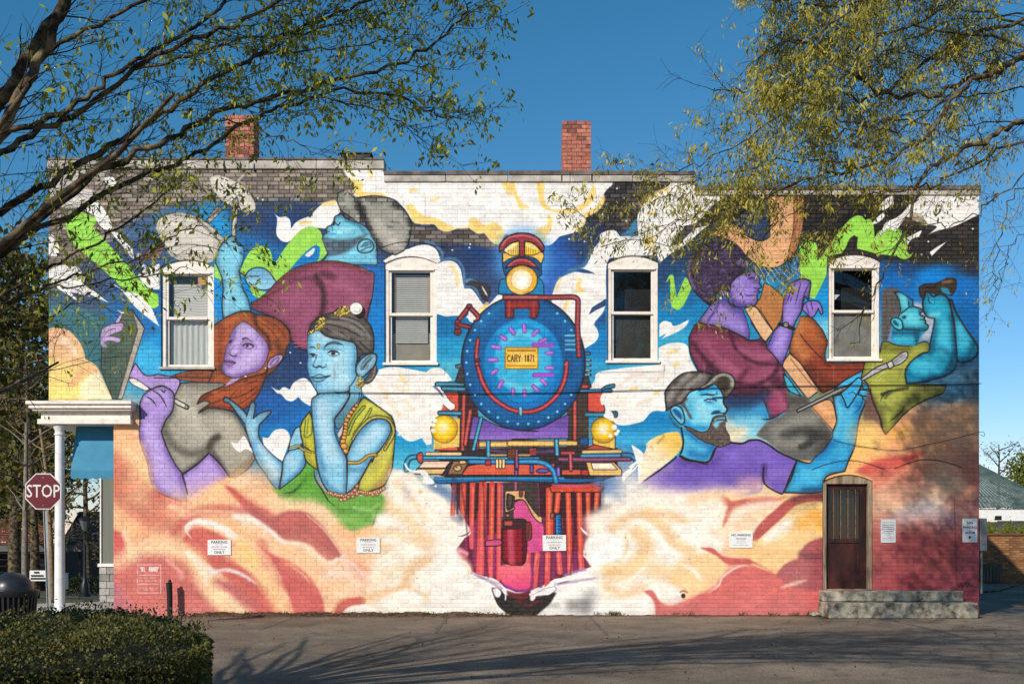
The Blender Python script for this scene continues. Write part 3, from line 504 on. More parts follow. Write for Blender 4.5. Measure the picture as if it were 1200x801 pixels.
# cow-catcher bars
P([(t9,"*330,380 430,470 540,520 640,570 720,600 790,620 870,605 960,580 *1068,520"),(t10,"*690,390 *620,300 *700,180 *700,0 *0,0"),(t9,"*660,0 *400,0 *400,150 *300,290")],None,(120,46,66),sm=0)
bars=((212,330,200,560,38),(283,320,280,590,46),(358,310,350,800,42),(440,310,415,1010,62),(510,310,495,1030,44),(565,310,560,1060,34))
for xa,ya,xb,yb,w in bars:
    k=w/VS
    L(t7,"%d,%d %d,%d"%(xa,ya,xb,yb),k,(214,78,66),1,.5)
    L(t7,"%d,%d %d,%d"%(xa+2,ya+30,xb+4,yb),k*.35,(238,124,98),.8,.8)
    if yb>700: L(t7,"%d,%d %d,%d"%(xb+(xa-xb)*.35,yb-(yb-ya)*.35,xb,yb),k*.8,(228,96,120),.55,1.5)
for q in ("240,330 238,600","322,330 312,640","385,330 376,640","480,320 475,700","540,320 535,700"): L(t7,q,2.6,(62,34,40),.9,.8)
for q in ("312,560 310,1000","376,600 372,1010","465,600 465,1020","535,700 530,1030"): A(t7,q,3.2,(160,50,110),.7,1)
A(t7,"590,300 600,400 590,560",2,(214,90,150),.8,.6)
for xa,ya,xb,yb,w in ((425,360,425,700,56),(495,360,480,520,42),(570,360,585,900,40),(655,360,672,920,42),(725,360,740,860,38),(800,360,790,500,40),(365,640,300,800,0)):
    if not w: continue
    k=w/VS
    L(t8,"%d,%d %d,%d"%(xa,ya,xb,yb),k,(216,80,58),1,.5); L(t8,"%d,%d %d,%d"%(xa-2,ya+20,xb-4,yb),k*.35,(240,130,96),.8,.8)
for q in ("460,380 450,560","535,380 545,700","610,380 630,700","690,380 700,560","760,380 765,520"): L(t8,q,3.0,(66,36,36),.9,.8)
for xa,xb in ((345,340),(265,240),(430,440),(515,520),(600,610),(190,190)):
    L(t10,"%d,290 %d,%d"%(xa,xb,540 if xa<430 else 430 if xa<600 else 400),6.4,(222,88,92),1,.7); L(t10,"%d,290 %d,420"%(xa-4,xb-4),2,(240,140,120),.7,.8)
for q in ("300,300 290,540","400,290 390,480","470,290 480,440","560,280 565,420","225,300 220,560"): A(t10,q,4,(140,50,106),.8,1)
P(t8,"*430,340 450,325 820,325 *825,375 *440,375",(212,74,54),ol=1.2); L(t8,"450,318 640,322 815,312",2.6,(196,90,120),.9,.5)
P([(t9,"*630,420 860,390 870,590 790,612 700,590 *640,520")],None,(238,112,122),bl=1,g=(740,420,760,600,(236,80,130)))
A(t9,"640,560 740,600 800,612 870,600",3,(120,50,130),.8,1.2)
# cylinder, pump and lever panel
P(t7,"*585,310 610,298 820,295 870,310 *880,560 *910,640 *910,801 *590,801",(72,58,56),ol=1.0,olc=(150,70,110))
P(t7,"*690,460 760,440 830,560 910,640 *910,801 *770,801 *830,600 690,590",(216,84,142)); P(t9,"*760,0 880,0 *970,100 *975,300 860,310 840,220 *890,210 880,90 *830,60",(216,82,140))
L(t7,"695,300 695,360",2.6,(190,86,130)); L(t7,"590,320 590,560",1.6,(200,90,140))
m=P(t9,"*655,120 830,110 835,380 750,408 690,395 *655,370",(150,30,44),ol=1.6,keep=1); clip(m); A(t9,"720,130 730,400",7,(206,90,110),.8,3); A(t9,"820,120 825,390",4,(84,20,36),.8,2); clip(None)
P(t9,"*660,60 830,50 *835,120 *660,130",(70,40,40),ol=1.2); P(t9,"*672,66 735,66 *735,105 *672,105",(196,84,80),ol=.8); P(t9,"*840,80 880,80 885,200 *840,220",(124,56,48),ol=1.0); E(t9,700,22,14,12,(206,100,60),ol=.8)
P(t9,"*525,220 640,210 640,255 *525,262",(210,80,130),ol=1.2)
for pts_ in ("*612,365 700,362 765,362 765,410 *770,420 830,510 905,600 *880,612 830,560 760,440 *680,438 685,410 655,395 628,395 628,510 *680,490 685,505 640,525 612,520",): P(t7,pts_,TN,ol=1.3)
P(t7,"*632,398 665,398 665,470 640,500",(84,72,66),ol=1.0); P(t7,"*722,362 750,362 748,408 724,408",(130,60,70),ol=.8); E(t7,885,585,14,18,(236,190,150))
# blue bellows pipe
P(t8,"*474,552 512,552 516,620 520,705 *470,705 472,620",(28,112,180),ol=1.2)
for k in range(5): L(t8,"476,%d 514,%d"%(585+k*26,590+k*26),1.5,(14,60,112),.85,.4)
L(t8,"482,560 485,700",1.6,(90,180,226),.6,.6); P(t8,"*432,540 460,540 455,580 *432,580",(170,90,70),ol=.8)
# long blue beam
P([(t7,"*60,260 300,262 1068,255"),(t8,"*540,265 840,270 *830,285 600,300 *0,285"),(t7,"*500,285 100,305")],None,(24,110,172),ol=1.6); L(t7,"60,268 600,262 1068,264",1.8,(70,160,210),.8,.6)
A(t7,"40,300 160,380 200,420",12,(60,100,160),.55,6); A(t8,"830,290 940,330 1000,420",16,(90,130,186),.6,8); A(t8,"820,520 880,500",10,(70,64,70),.6,5)
# red deck panels
P(t7,"*320,170 420,150 1000,150 *1000,240 *270,240",(222,96,68),ol=1.2,sm=0)
P(t7,"*0,130 200,130 *150,180 *0,180",(240,200,170),ol=1.2,sm=0); P(t7,"*0,190 150,190 *110,235 *0,235",(236,190,120),ol=1.2,sm=0)
P(s5,"*280,150 520,150 *470,212 *225,212",(244,208,180),ol=1.2,sm=0); P(s5,"*215,220 480,218 *440,268 *200,265",(238,192,122),ol=1.2,sm=0)
P(s5,"*540,150 680,150 *620,268 *490,268",(150,110,80),ol=1.2,sm=0); E(s5,580,212,34,26,(230,190,126),ol=1.2); E(s5,625,160,32,16,(232,190,130),ol=1.0); E(s5,570,205,12,10,(120,90,60))
P(t8,"*520,200 670,200 *670,240 *520,240",(214,90,66),ol=1.2); P(t8,"*670,200 730,205 735,240 *670,240",(190,60,60),ol=1.0)
P(t8,"*710,140 930,140 *990,200 *990,245 *740,245",(236,190,112),ol=1.2,sm=0); P(t8,"*750,145 910,145 *960,198 *765,198",(248,232,206),ol=1.0,sm=0)
for q,c in (("690,60 980,55",(240,196,124)),("0,75 260,75",(240,200,140))): L(t8 if q[0]=='6' else t7,q,4.6,DK,1); L(t8 if q[0]=='6' else t7,q,3.4,c,1)
P(t6,"*560,640 640,605 700,605 780,640",(196,84,62),ol=1.2); P(t5,"*260,650 300,610 360,595 420,605 *450,650",(214,84,70),ol=1.2)
# pipes
def pipe(v,q,w,c,h): L(v,q,w+1.6,DK,1,.4); L(v,q,w,c,1,.4); L(v,q,w*.35,h,.8,.5)
pipe(t5,"40,800 45,740 75,705 130,700",5.2,(30,120,160),(90,180,206)); pipe(t5,"130,705 530,705 700,712 1068,712",3.4,(36,130,180),(120,200,226)); pipe(t5,"540,735 1068,740",5.0,(28,112,176),(80,170,214))
P(t5,"*132,670 160,665 170,700 160,745 135,740 122,700",(196,80,76),ol=1.2)
pipe(t5,"610,602 1068,598",5.6,(226,176,84),(250,220,150)); pipe(t6,"-20,595 310,595",5.6,(228,180,88),(250,222,150)); pipe(t6,"375,592 495,592",4.8,(228,180,88),(250,222,150))
P(t5,"*590,570 605,570 605,640 *590,640",(180,70,70),ol=1.0)
pipe(t5,"680,565 682,690",4.0,(44,140,180),(120,200,220)); pipe(t6,"345,560 352,680",4.0,(44,140,180),(120,200,220))
pipe(t7,"730,135 860,135 940,160 990,210 1010,290",5.4,(28,116,178),(90,176,216)); pipe(t6,"370,718 600,720 920,715",4.4,(120,60,96),(190,110,140)); pipe(t6,"545,690 870,688",3.6,(44,130,176),(120,196,220)); pipe(t6,"870,685 930,690 965,720 975,760",5.2,(40,100,150),(90,150,190))
P(t6,"*525,555 590,548 *595,605 *530,610",(36,90,150),ol=1.0)
for x in (755,780,805): pipe(t5,"%d,725 %d,780"%(x-5,x-5),2.6,(236,200,130),(250,226,180))
P(t5,"*660,725 700,725 *700,765 *660,765",(170,60,80),ol=1.0); 
for v,q,c in ((t7,"700,60 700,230",(96,70,150)),(t7,"820,170 820,215",(80,60,130)),(t7,"1028,190 1030,240",(110,80,170)),(t6,"455,670 460,800",(170,70,76)),(t6,"30,650 32,790",(110,60,96)),(t5,"900,650 905,780",(120,64,100))): pipe(v,q,3.6,c,tuple(min(255,z+60) for z in c))
E(t7,905,208,50,17,(110,84,176),ol=1.2); P(t7,"*632,40 690,40 *690,110 *632,110",(120,64,50),ol=1.0); P(t7,"*800,30 855,30 *855,90 *800,90",(150,60,60),ol=1.0); L(t7,"500,50 620,60",2.5,(96,70,120)); L(t7,"860,60 990,55",2.5,(96,70,130))
L(t7,"500,85 620,85",2,(220,180,110)); L(t7,"720,85 800,85",2,(220,180,110)); L(t6,"390,668 480,668",3,(190,70,76))
# lamps either side
P([(t5,"*255,370 *460,400 *455,620 *255,640")],None,(236,196,96),ol=0)
m=E(t5,335,480,104,108,(250,206,30),ol=1.3,olc=(120,90,30),keep=1); clip(m); E(t5,330,470,50,50,(254,236,170),bl=3); A(t5,"250,560 340,590 420,540",6,(226,160,30),.7,3); A(t5,"410,400 435,480",5,(228,170,40),.8,2); clip(None)
for x,y in ((252,495),(250,450),(262,415)): E(t5,x,y,20,16,WH)
P([(t6,"*630,500 *805,520 *805,640 *630,600")],None,(236,196,90),ol=1.0)
m=E(t6,715,490,100,100,(248,198,40),ol=1.3,olc=(120,90,30),keep=1); clip(m); E(t6,712,485,52,52,(254,226,140),bl=2); E(t6,715,490,26,26,(254,244,226),bl=1.5); A(t6,"640,560 720,585 800,540",6,(224,160,30),.7,3); clip(None)
for x,y,r in ((800,470,22),(815,520,16),(770,535,16),(830,500,14)): E(t6,x,y,r,r,WH)
P(t5,"*330,190 450,195 *450,350 *300,350",(216,84,66),ol=1.4,sm=0); P(t6,"*590,195 720,190 *700,260 720,345 *590,345",(216,82,66),ol=1.4)
P(t5,"*255,150 290,140 340,200 380,260 420,290 *420,325 *385,338 330,290",WH,ol=.8)
P(t5,"*210,130 330,230 *310,350 240,420 *150,420 *100,200",(250,240,232),bl=1)
L(t5,"255,140 300,190 330,235",2.4,(60,84,130),.9,.4,1)
for v,q in ((t5,"280,130 480,130"),(t5,"330,165 490,170"),(t5,"300,355 470,360"),(t6,"580,370 720,370")): pipe(v,q,4.2,(40,116,150),(110,176,196))
pipe(t6,"380,182 560,185 770,182",3.4,(30,110,160),(80,170,206)); pipe(t6,"400,152 600,150",3.6,(190,60,66),(226,110,110)); P(t6,"*700,165 740,140 800,130 *800,158 *730,170 *700,185",(50,124,156),ol=1.2); P(t6,"*770,345 820,345 820,388 *780,388",(60,110,130),ol=1.2)
P(t6,"*690,250 700,215 730,200 *740,240 720,290 700,290",WH); P(t6,"*740,345 780,350 800,420 *740,400 715,380",WH); L(t6,"735,225 715,270",1.6,(150,60,60),.9,.4,1)
# frame posts
for v,q in ((t5,"490,220 480,640"),(t5,"540,340 500,600"),(t6,"490,270 490,560")): pipe(v,q,4.0,(176,66,62),(220,110,96))
P([(t5,"*560,380 640,400 740,450 900,490 *1068,500"),(t6,"*0,480 150,470 300,420 *445,370 *440,555 0,560"),(t5,"*1060,570 *620,570 *530,560")],None,(112,80,166),ol=1.2,g=(700,440,700,570,(146,110,196)))
pipe(t5,"625,400 600,500 565,640",3.6,(36,140,176),(120,200,216))
# boiler front
P(t4,"*500,300 620,290 690,500 *700,560 *760,760 *560,801 *480,700",(60,58,66)); 
for y in (545,585,625,660): L(t4,"690,%d 745,%d"%(y,y),3.4,(60,70,76),1); L(t4,"700,%d 735,%d"%(y-3,y-3),1.4,(150,206,210),1)
pipe(t4,"600,600 680,660",3.4,(170,60,64),(216,110,100)); pipe(t4,"600,650 670,690",3.2,(170,60,64),(216,110,100)); pipe(t4,"690,490 735,492",3.0,(50,90,110),(110,150,160))
pipe(t4,"525,755 720,750",3.6,(190,60,66),(226,110,110))
CXE,CYE=613.0,424.5
m=E(ph,CXE,CYE,72.5,78.5,(24,96,156),ol=2.0,olc=(44,34,40),keep=1,n=28)
clip(m); L(ph,"548,440 556,470 575,495 613,501 650,494 672,465",9,(16,76,134),.7,4); A(ph,"560,380 580,362 600,352",10,(40,120,176),.6,5); A(ph,"650,385 664,410 668,440",10,(20,80,140),.6,5); clip(None)
for k in range(34):
    t=k/34*6.2832; x,y=CXE+66.5*math.cos(t),CYE+72*math.sin(t)
    if -2.1<t-6.2832<-1.05 or (t>6.0 or t<.5): continue
    E(ph,x,y,1.5,1.5,(120,200,226),n=8)
for y in (352,392,422,462): L(t4,"550,%d 625,%d"%(y,y),2.0,(120,196,214),.9,.5)
# cyan collar below the pipework and smokebox door
m=E(ph,613,426,46,53,(18,132,198),keep=1,bl=.4,n=24); clip(m); A(ph,"570,440 580,465 613,476 645,466 656,440",8,(14,104,176),.7,3); A(ph,"585,390 613,377 640,388",7,(40,170,222),.7,3); clip(None)
m=E(ph,612.5,423,33.5,38.5,(56,178,220),bl=.6,keep=1,n=22); clip(m); A(ph,"590,400 612,390 635,402",7,(110,206,232),.7,4); A(ph,"590,445 612,455 634,446",7,(120,210,234),.7,4); clip(None)
L(ph,"580,452 596,468 613,472 630,468 645,454",1.4,(16,96,160),.7,.8)
pipe(t3,"400,385 390,470 390,560 420,680 470,800",3.6,(176,52,62),(220,104,104)); P(t3,"*375,535 412,535 412,560 *375,560",(110,44,54),ol=.8)
pipe(ph,"560,430 566,449 578,466 597,478.5 613,482 629,480 643,472 655,459 662,442 664,424",4.2,(176,50,62),(222,104,104))
P(t5,"*920,310 945,310 945,375 *922,375",(110,190,214),ol=.8)
for xa,ya,xb,yb in ((760,270,765,320),(655,300,680,335),(835,345,865,315),(580,360,615,382),(885,400,925,385),(515,437,570,450),(490,543,545,543),(515,645,545,625),(565,755,590,710),(675,775,675,810),(765,785,765,820),(835,750,865,780),(900,700,930,730),(940,490,980,488),(940,605,980,605)):
    L(t3,"%d,%d %d,%d"%(xa,ya,xb,yb),5.2,(84,70,150),1,.4); L(t3,"%d,%d %d,%d"%(xa,ya,xb,yb),4.0,(166,104,200),1,.4); L(t3,"%d,%d %d,%d"%(xa-4,ya-4,xb-4,yb-4),1.2,(206,150,226),.8,.4)
for q in ("835,425 980,430","840,660 980,660"): L(t3,q,5.6,(120,70,170),1,.4); L(t3,q,4.2,(160,86,196),1,.4)
P(t3,"*612,445 868,445 868,612 *612,612",(242,184,52),sm=0,ol=1.2,olc=(130,90,30)); P(t3,"*640,480 840,480 840,580 *640,580",(250,206,96),bl=3)
L(t3,"630,470 850,470",1.2,(90,50,30)); L(t3,"630,588 850,588",1.0,(150,100,40),.8)
word(594.5,415.5,15.6,7.6,"CARY",1.0,(76,44,34)); word(614.2,415.5,12.2,7.6,"1871",1.0,(76,44,34))
# red bracket and hand rail
P(t3,"*610,75 860,75 858,210 795,205 *800,150 *680,150 *680,215 *615,215",(130,44,48),ol=1.2); P(t3,"*690,150 795,150 795,215 *690,215",(26,110,170)); L(t3,"630,110 850,110",4,(170,60,56),.8,1); L(t3,"640,200 645,90",2.4,(190,70,70),.8,.8); L(t3,"835,200 835,90",2.4,(190,70,70),.8,.8)
pipe([(t1,"612,588 860,588 1060,586"),(t2,"740,585 775,600 782,640 778,801"),(t4,"645,300 655,510")],None,5.0,(140,52,58),(190,96,96))
L(t3,"612,50 860,50",2.0,(206,110,110),.8,.6)
pipe(t1,"330,660 265,745 235,790",4.6,(130,44,50),(186,84,84)); pipe(t1,"330,660 400,735 380,760",4.6,(130,44,50),(186,84,84)); E(t1,332,655,22,16,(130,50,54),ol=1.2); pipe(t3,"240,245 240,320",5.2,(130,44,50),(180,80,80)); pipe(t3,"250,265 330,285",4.0,(130,44,50),(180,80,80)); E(t3,242,325,28,24,(140,48,54),ol=1.2)
P(t3,"*335,180 385,215 *360,240 *308,210",(244,238,232))
P(t3,"*225,580 270,575 270,605 *225,605",(80,110,130),ol=1.0); P(t3,"*255,610 285,600 290,720 *220,715",(64,60,66),ol=1.0)
# headlamp
E(ph,613,303,34,36,(80,160,226),bl=9,a=.75); 
P(t1,"*560,560 570,480 610,440 *870,430 910,480 *915,568",(28,130,180),ol=1.1)
P(t1,"*590,240 *900,240 *895,360 870,430 *620,430 595,360",(30,90,140),ol=1.4); P(t1,"*592,240 660,240 900,235 *895,330 840,280 740,265 650,285 *595,320",(244,196,96),ol=1.2)
P(t1,"*600,225 650,165 720,150 *722,255 660,262",(250,214,96),ol=1.0); P(t1,"*762,150 830,165 *895,230 830,258 *762,255",(250,204,50),ol=1.0)
for x in (640,658,676,694,708,780,796,812,830,850): L(t1,"%d,%d %d,%d"%(x,180,x,250),.8,(140,100,50),.7,.3)
A(t1,"620,210 680,180",4,(254,246,226),.8,1.5); A(t1,"780,180 850,200",4,(254,240,190),.8,1.5)
P(t1,"*567,235 570,180 620,120 690,90 745,85 810,92 870,125 915,185 *912,235 880,205 830,165 *765,145 *765,270 *722,270 *722,145 650,170 600,215",(150,54,66),ol=1.6); L(t1,"590,180 640,125 745,103 850,130 895,180",2.0,(206,116,116),.8,.8)
P(t1,"*610,365 660,305 720,280 790,285 850,330 *880,375 830,350 740,335 650,350",(150,52,64),ol=1.4); L(t1,"640,340 700,300 780,300 840,335",1.8,(206,110,112),.8,.7)
m=E(t1,742,452,122,116,(246,190,84),ol=1.6,keep=1,n=20); clip(m); A(t1,"640,440 660,530 740,560",6,(250,214,120),.8,3); A(t1,"830,380 850,460 820,530",6,(240,180,40),.8,3); clip(None); E(t1,742,450,84,82,(252,228,180),ol=.9,olc=(206,150,80)); E(t1,745,455,52,56,(254,244,226),bl=1.5,n=12); E(t1,748,470,34,38,(255,252,244),bl=1)
# spray in front of the bars
P(t9,"*330,0 400,120 *405,140 370,185 *305,185 *230,150 *200,60",(252,242,230),bl=1.2); P(t9,"*415,150 400,180 350,205 *320,220 300,260 *200,300 *250,180 330,190",(250,240,230)); L(t9,"305,183 350,180 400,155",1.6,(110,70,90),.8,.4,1)
A(t9,"260,40 330,60",9,(90,80,96),.5,5)
P(t9,"*295,285 330,270 390,320 *380,360 330,370 300,340",(216,86,84),bl=.6,a=.8); A(t9,"320,290 380,320",4,(220,190,210),.7,2)
P(t9,"*280,360 380,390 *420,460 480,490 600,520 *680,590 *690,665 *660,640 *640,645 600,640 *570,590 *600,700 640,760 *700,800 *200,800 *200,360",(248,240,230))
P(t9,"*580,600 620,590 650,620 650,650 610,650",(240,236,238),ol=.8,olc=(150,130,140)); P(t9,"*650,590 690,620 *690,668 670,640",(240,236,238)); A(t9,"370,470 420,470",3,(100,70,90),.7,1.5); A(t9,"470,500 600,545 640,560",2.5,(190,170,200),.7,1.2)
P(t10,"*200,600 240,590 330,545 *390,490 430,480 540,470 650,420 *720,395 *760,395 *900,700 *800,770 *220,760 300,720 *380,640 *400,600 350,590 *340,560 260,600 *250,640 215,640",(248,242,234))
L(t10,"215,600 240,615 225,640",1.4,(240,236,238)); L(t10,"420,540 440,520 520,500",2.2,(120,60,80),.7,.5,1); A(t10,"480,460 560,430 640,410",3,(180,150,200),.8,1.5); L(t10,"600,80 640,125 710,155",3.0,(248,244,240),1,.4,1)
P(t10,"*620,270 660,230 *710,190 *800,200 *800,390 700,390 650,330",(250,240,230),bl=.8)
A(t10,"540,690 640,690",14,(110,108,108),.65,7); A(t10,"350,690 420,690",6,(150,146,140),.5,4); A(t10,"700,600 760,720",12,(190,186,180),.5,8)
P(s5,"*110,180 150,220 180,240 270,230 310,255 335,300 370,330 *370,350 330,360 275,345 275,290 *240,260 180,250",WH); E(s5,385,375,10,10,WH); L(s5,"110,175 130,215 165,240",2.2,WH)
P(t6,"*910,780 960,740 980,730 *985,745 940,790",WH); P([(s1,"*0,110 60,150 75,180 *60,260 *45,360 *40,240 20,180"),],None,WH); L(s1,"0,245 40,215",2.4,WH); L(s1,"0,280 35,240",2,WH)
P(t8,"*990,260 1010,220 1068,190 *1068,230 1030,260 *1005,300",WH)

P(ph,"*576,688 586,690 594,697 *606,701 618,704 632,700 *645,692 *652,694 645,706 634,716 *626,723 *600,723 590,712 581,701",(48,42,40),bl=.3)
A(ph,"606,704 618,708 632,703",4,(110,40,44),.7,2)
P(ph,"*577,690 582,688 587,693 585,699 580,698",(240,234,232),ol=.7,olc=(120,100,110)); L(ph,"588,690 592,696 592,702",1.6,(242,236,234)); P(ph,"*622,696 628,694 636,690 642,688 *650,686 *652,690 644,696 638,697 *628,698 625,703 621,702",(244,238,236),ol=.6,olc=(120,100,110))
A(ph,"556,672 572,680 588,689",3,(150,120,160),.6,1.5); A(ph,"700,676 676,680 650,684",3,(150,120,160),.6,1.5)
for q in ("540,565 545,600 549,640 556,668","566,565 567,600 568,640 572,676","693,575 691,610 686,650","672,575 673,620 668,672"): A(ph,q,2.2,(80,26,36),.55,1.2)
A(ph,"532,560 534,590 540,606",5,(70,60,84),.6,3); A(ph,"706,565 704,600",5,(80,64,70),.5,3)
# ---- right: woman with the harp
GN=(158,218,82)
P(r2,"*310,320 350,290 420,290 450,320 *452,440 520,350 600,240 700,120 760,85 800,90 *830,120 860,110 890,150 *900,255 *940,200 1000,190 *1068,200 *1068,400 *930,385 *760,340 *770,250 720,250 *700,300 *640,380 *530,400 *525,540 480,640 *430,735 *390,720 400,600 *320,575",GN)
P(r3,"*200,300 230,450 *220,480 260,440 330,390 400,385 450,410 475,460 *485,560 510,590 *540,565 510,610 460,625 410,600 *395,560 *400,520 *330,520 *270,600 *180,550",GN)
P(r2,"*700,270 750,240 *765,340 *660,370",(50,44,40))
P(t16,"*0,345 30,285 60,285 70,340 *85,460 130,350 160,300 *210,370 150,500 110,548 70,545 40,500 *35,310",GN)
P(t16,"*0,660 40,650 70,680 *185,630 150,690 60,740 *0,760",WH); P([(r1,"*0,480 60,420 130,380 *220,350 150,400 60,480 *0,530")],None,WH)
# smoke at the far right top
P(r3,"*380,120 300,170 *260,240 310,240 370,190",WH); P(r3,"*300,260 240,310 *215,350 260,340 310,290",WH); P(r3,"*560,130 700,90 *1060,80 *1060,270 960,320 850,370 700,410 *630,450 720,370 *620,360 *480,290 400,400 *360,380 300,420 *230,480 290,400 320,340 420,290 480,230",WH)
P(r3,"*480,460 540,430 600,400 *580,450 520,470 *490,520",WH); P(r3,"*665,570 720,530 *800,485 720,560 *680,600",WH); A(r3,"500,330 560,300 600,340",9,(120,96,50),.6,4)
# harp neck, pillar
P(r1,"*230,430 300,370 380,350 450,380 *480,430 560,470 620,480 *680,450 *680,300 *660,130 *945,130 *945,260 930,420 880,560 800,650 720,690 620,680 540,640 *460,560 *380,480",(232,174,126),ol=1.4)
P(r1,"*870,130 945,130 935,380 880,560 800,650 *840,560 870,400",(186,122,80)); L(r1,"870,140 865,380 830,560",1.6,(110,64,40),.8); L(r1,"240,430 320,470 400,500",1.4,(110,64,40),.6)
for k in range(9): L(r1,"%d,%d %d,%d"%(555+k*37,675+(k%3)*3,640+k*37,830-k*12),.8,(214,220,226),.75,.3)
# soundboard
m=P([(t16,"*770,340 830,370 900,430 *930,470 *900,640 *840,720 700,540 *740,460")],None,(186,122,70),ol=1.2)
m=P([(r4,"*390,200 470,210 *560,310 *600,400 600,560 *900,560 *900,640 *700,740 *560,801 *440,640 *300,480 *310,400")],None,(180,98,56),ol=1.3,g=(400,250,640,640,(146,64,44)),keep=1)
clip(m); A(r4,"380,230 350,400 420,520",12,(206,140,80),.6,7); A(r4,"520,560 700,620 860,600",12,(150,60,44),.6,6); A(r4,"450,580 560,700 640,740",10,(96,46,36),.6,5); clip(None)
L(r4,"385,345 480,460 590,565",1.6,(80,44,30),.85); L(r4,"570,570 620,590",2.2,DK,.7,1)
P(r4,"*-20,120 *40,130 *80,170 *170,310 *120,410 *0,240",(232,184,140),ol=1.3,sm=0)
m=P([(t16,"*615,540 700,530 760,610 *840,720 *780,801 *740,760")],None,(230,184,140),ol=1.2)
P([(r4,"*250,560 300,490 *380,560 *545,800"),(r7,"*540,240 *440,320 *430,300 *245,60")],None,(228,176,130),ol=1.4,sm=0)
P(r7,"*475,370 590,320 640,350 *670,490 *640,560 560,470",(228,168,116),ol=1.2); L(r7,"310,0 460,190 540,260",1.5,(150,96,64),.8); A(r7,"500,390 600,500",8,(206,140,96),.6,4)
# her dress
m=P([(t16,"*180,770 240,660 330,655 450,690 560,740 *650,790 740,770"),(r4,"*0,250 60,340 *125,430 *240,590"),(r7,"*270,130 290,220 300,380 *260,410 160,470 *80,470"),(r6,"*950,470 900,330 *860,300 760,300 640,270 *490,110 *390,100 *350,20"),(t15,"*720,80")],None,(140,66,94),ol=1.6,keep=1)
clip(m); A(t16,"200,720 330,690 560,770",8,(96,44,62),.7,4); A(r6,"480,60 600,180 760,260 900,240 1000,160",9,(70,34,50),.8,5); A(r6,"600,60 700,140 820,160 940,80",16,(166,86,116),.6,9); A(r6,"760,0 780,60 700,180",6,(90,40,58),.7,3); A(r4,"0,560 100,500 220,600",14,(160,80,110),.6,8); A(r4,"20,300 100,420",8,(86,40,58),.7,4); A(r7,"60,290 160,240 250,200",8,(60,34,44),.8,4); A(r7,"180,330 240,400",14,(166,70,106),.7,7); A(r7,"-20,280 60,300",10,(60,40,60),.7,5); clip(None)
for q,w in (("812,402 830,425 856,446 884,452",5),("856,388 862,408 884,424 910,426",4),("884,452 905,440 915,420",5),("838,470 862,462 890,464",6)): A(ph,q,w,(62,28,44),.7,w*.55)
for q in ("826,400 842,420 862,434","868,410 890,418 906,414","900,450 912,462 918,478"): A(ph,q,7,(178,100,128),.5,4)
# her skin: neck, face
m=P(t16,"*345,520 380,480 440,460 520,520 *600,545 650,700 *650,785 560,740 450,690 *250,650",(156,130,206),ol=1.2,keep=1)
clip(m); A(t16,"450,480 560,560 640,620",9,(92,72,160),.75,5); A(t16,"430,470 380,560 330,640",3,(80,60,140),.7,1.5); A(t16,"640,640 640,780",6,(110,84,176),.6,3); clip(None)
m=P(t16,"*500,400 510,340 570,290 620,260 680,250 720,280 *740,310 730,340 750,370 720,395 *740,410 715,440 *722,480 690,520 620,530 540,520 490,480",(150,122,204),ol=1.4,keep=1)
clip(m); A(t16,"500,430 560,510 660,525",7,(86,66,156),.75,4); A(t16,"560,330 600,420",14,(176,152,222),.6,7); A(t16,"660,300 700,330",5,(90,70,150),.6,3); clip(None)
L(t16,"610,420 640,440 690,435",1.6,(70,46,110),.8,.5,1); L(t16,"690,380 710,385",1.4,(60,40,96),.8); L(t16,"640,310 680,300 700,310",2,(50,36,70),.8,.5,1); L(t16,"690,410 735,405",1.2,(70,46,110),.8)
P(t16,"*400,415 430,390 470,395 475,430 440,450",(150,122,200),ol=1.2); E(t16,485,437,14,18,(226,220,214)); E(t16,430,462,10,10,(226,220,214))
# hair
m=P(t16,"*345,520 270,460 200,370 170,270 180,170 230,90 310,40 420,10 520,20 590,80 630,150 *650,200 *620,250 560,290 510,345 500,400 *470,400 430,395 *400,420 *380,480",(70,56,84),ol=1.3,keep=1)
clip(m)
rgx=random.Random(4)
for _ in range(170):
    x=rgx.uniform(170,640); y=rgx.uniform(10,500); r=rgx.uniform(8,20)
    L(t16,"%.0f,%.0f %.0f,%.0f %.0f,%.0f"%(x-r,y,x,y-r*.8,x+r,y),1.2,(44,34,52) if rgx.random()<.55 else (112,92,140),.7,.5)
A(t16,"185,170 175,270 220,380",4,(140,116,180),.6,2); clip(None)
P(t16,"*550,190 580,160 640,170 655,200 600,215",(146,120,196),bl=1,a=.8)
# her hands
m=P([(r4,"*245,250 250,120 270,20"),(r2,"*190,740 200,670 250,610 330,575 *395,590 400,620 390,680 380,740"),(r4,"420,50 *400,120 390,170 350,240 *330,290 310,400 *240,590 180,510 *120,450 *180,320")],None,(152,124,208),ol=1.7,keep=1)
clip(m); A(r4,"250,140 280,60",5,(100,76,170),.6,3); A(r4,"190,340 140,440",6,(104,80,176),.6,3); A(r4,"330,300 300,420 250,560",7,(96,72,166),.7,4); A(r4,"240,330 220,480",14,(180,156,226),.6,7); A(r4,"300,120 290,230",12,(180,156,226),.5,6); clip(None)
for q in ("215,660 235,700 200,780","280,600 260,690 235,770","330,580 300,690 280,780","395,600 350,690 330,780"): L(r2,q,1.5,(60,44,100),.85,.4,1)
m=P(r4,"*400,150 420,100 470,80 530,90 555,140 *560,180 545,185 *525,140 500,190 *470,215",(146,118,200),ol=1.5); L(r4,"470,85 480,150",1.2,(60,44,100),.8); L(r4,"430,110 450,180",1.2,(60,44,100),.8)
L(r4,"225,262 270,275 330,298",4.6,(36,32,36)); E(r4,272,268,20,20,(150,146,140),ol=1.4)
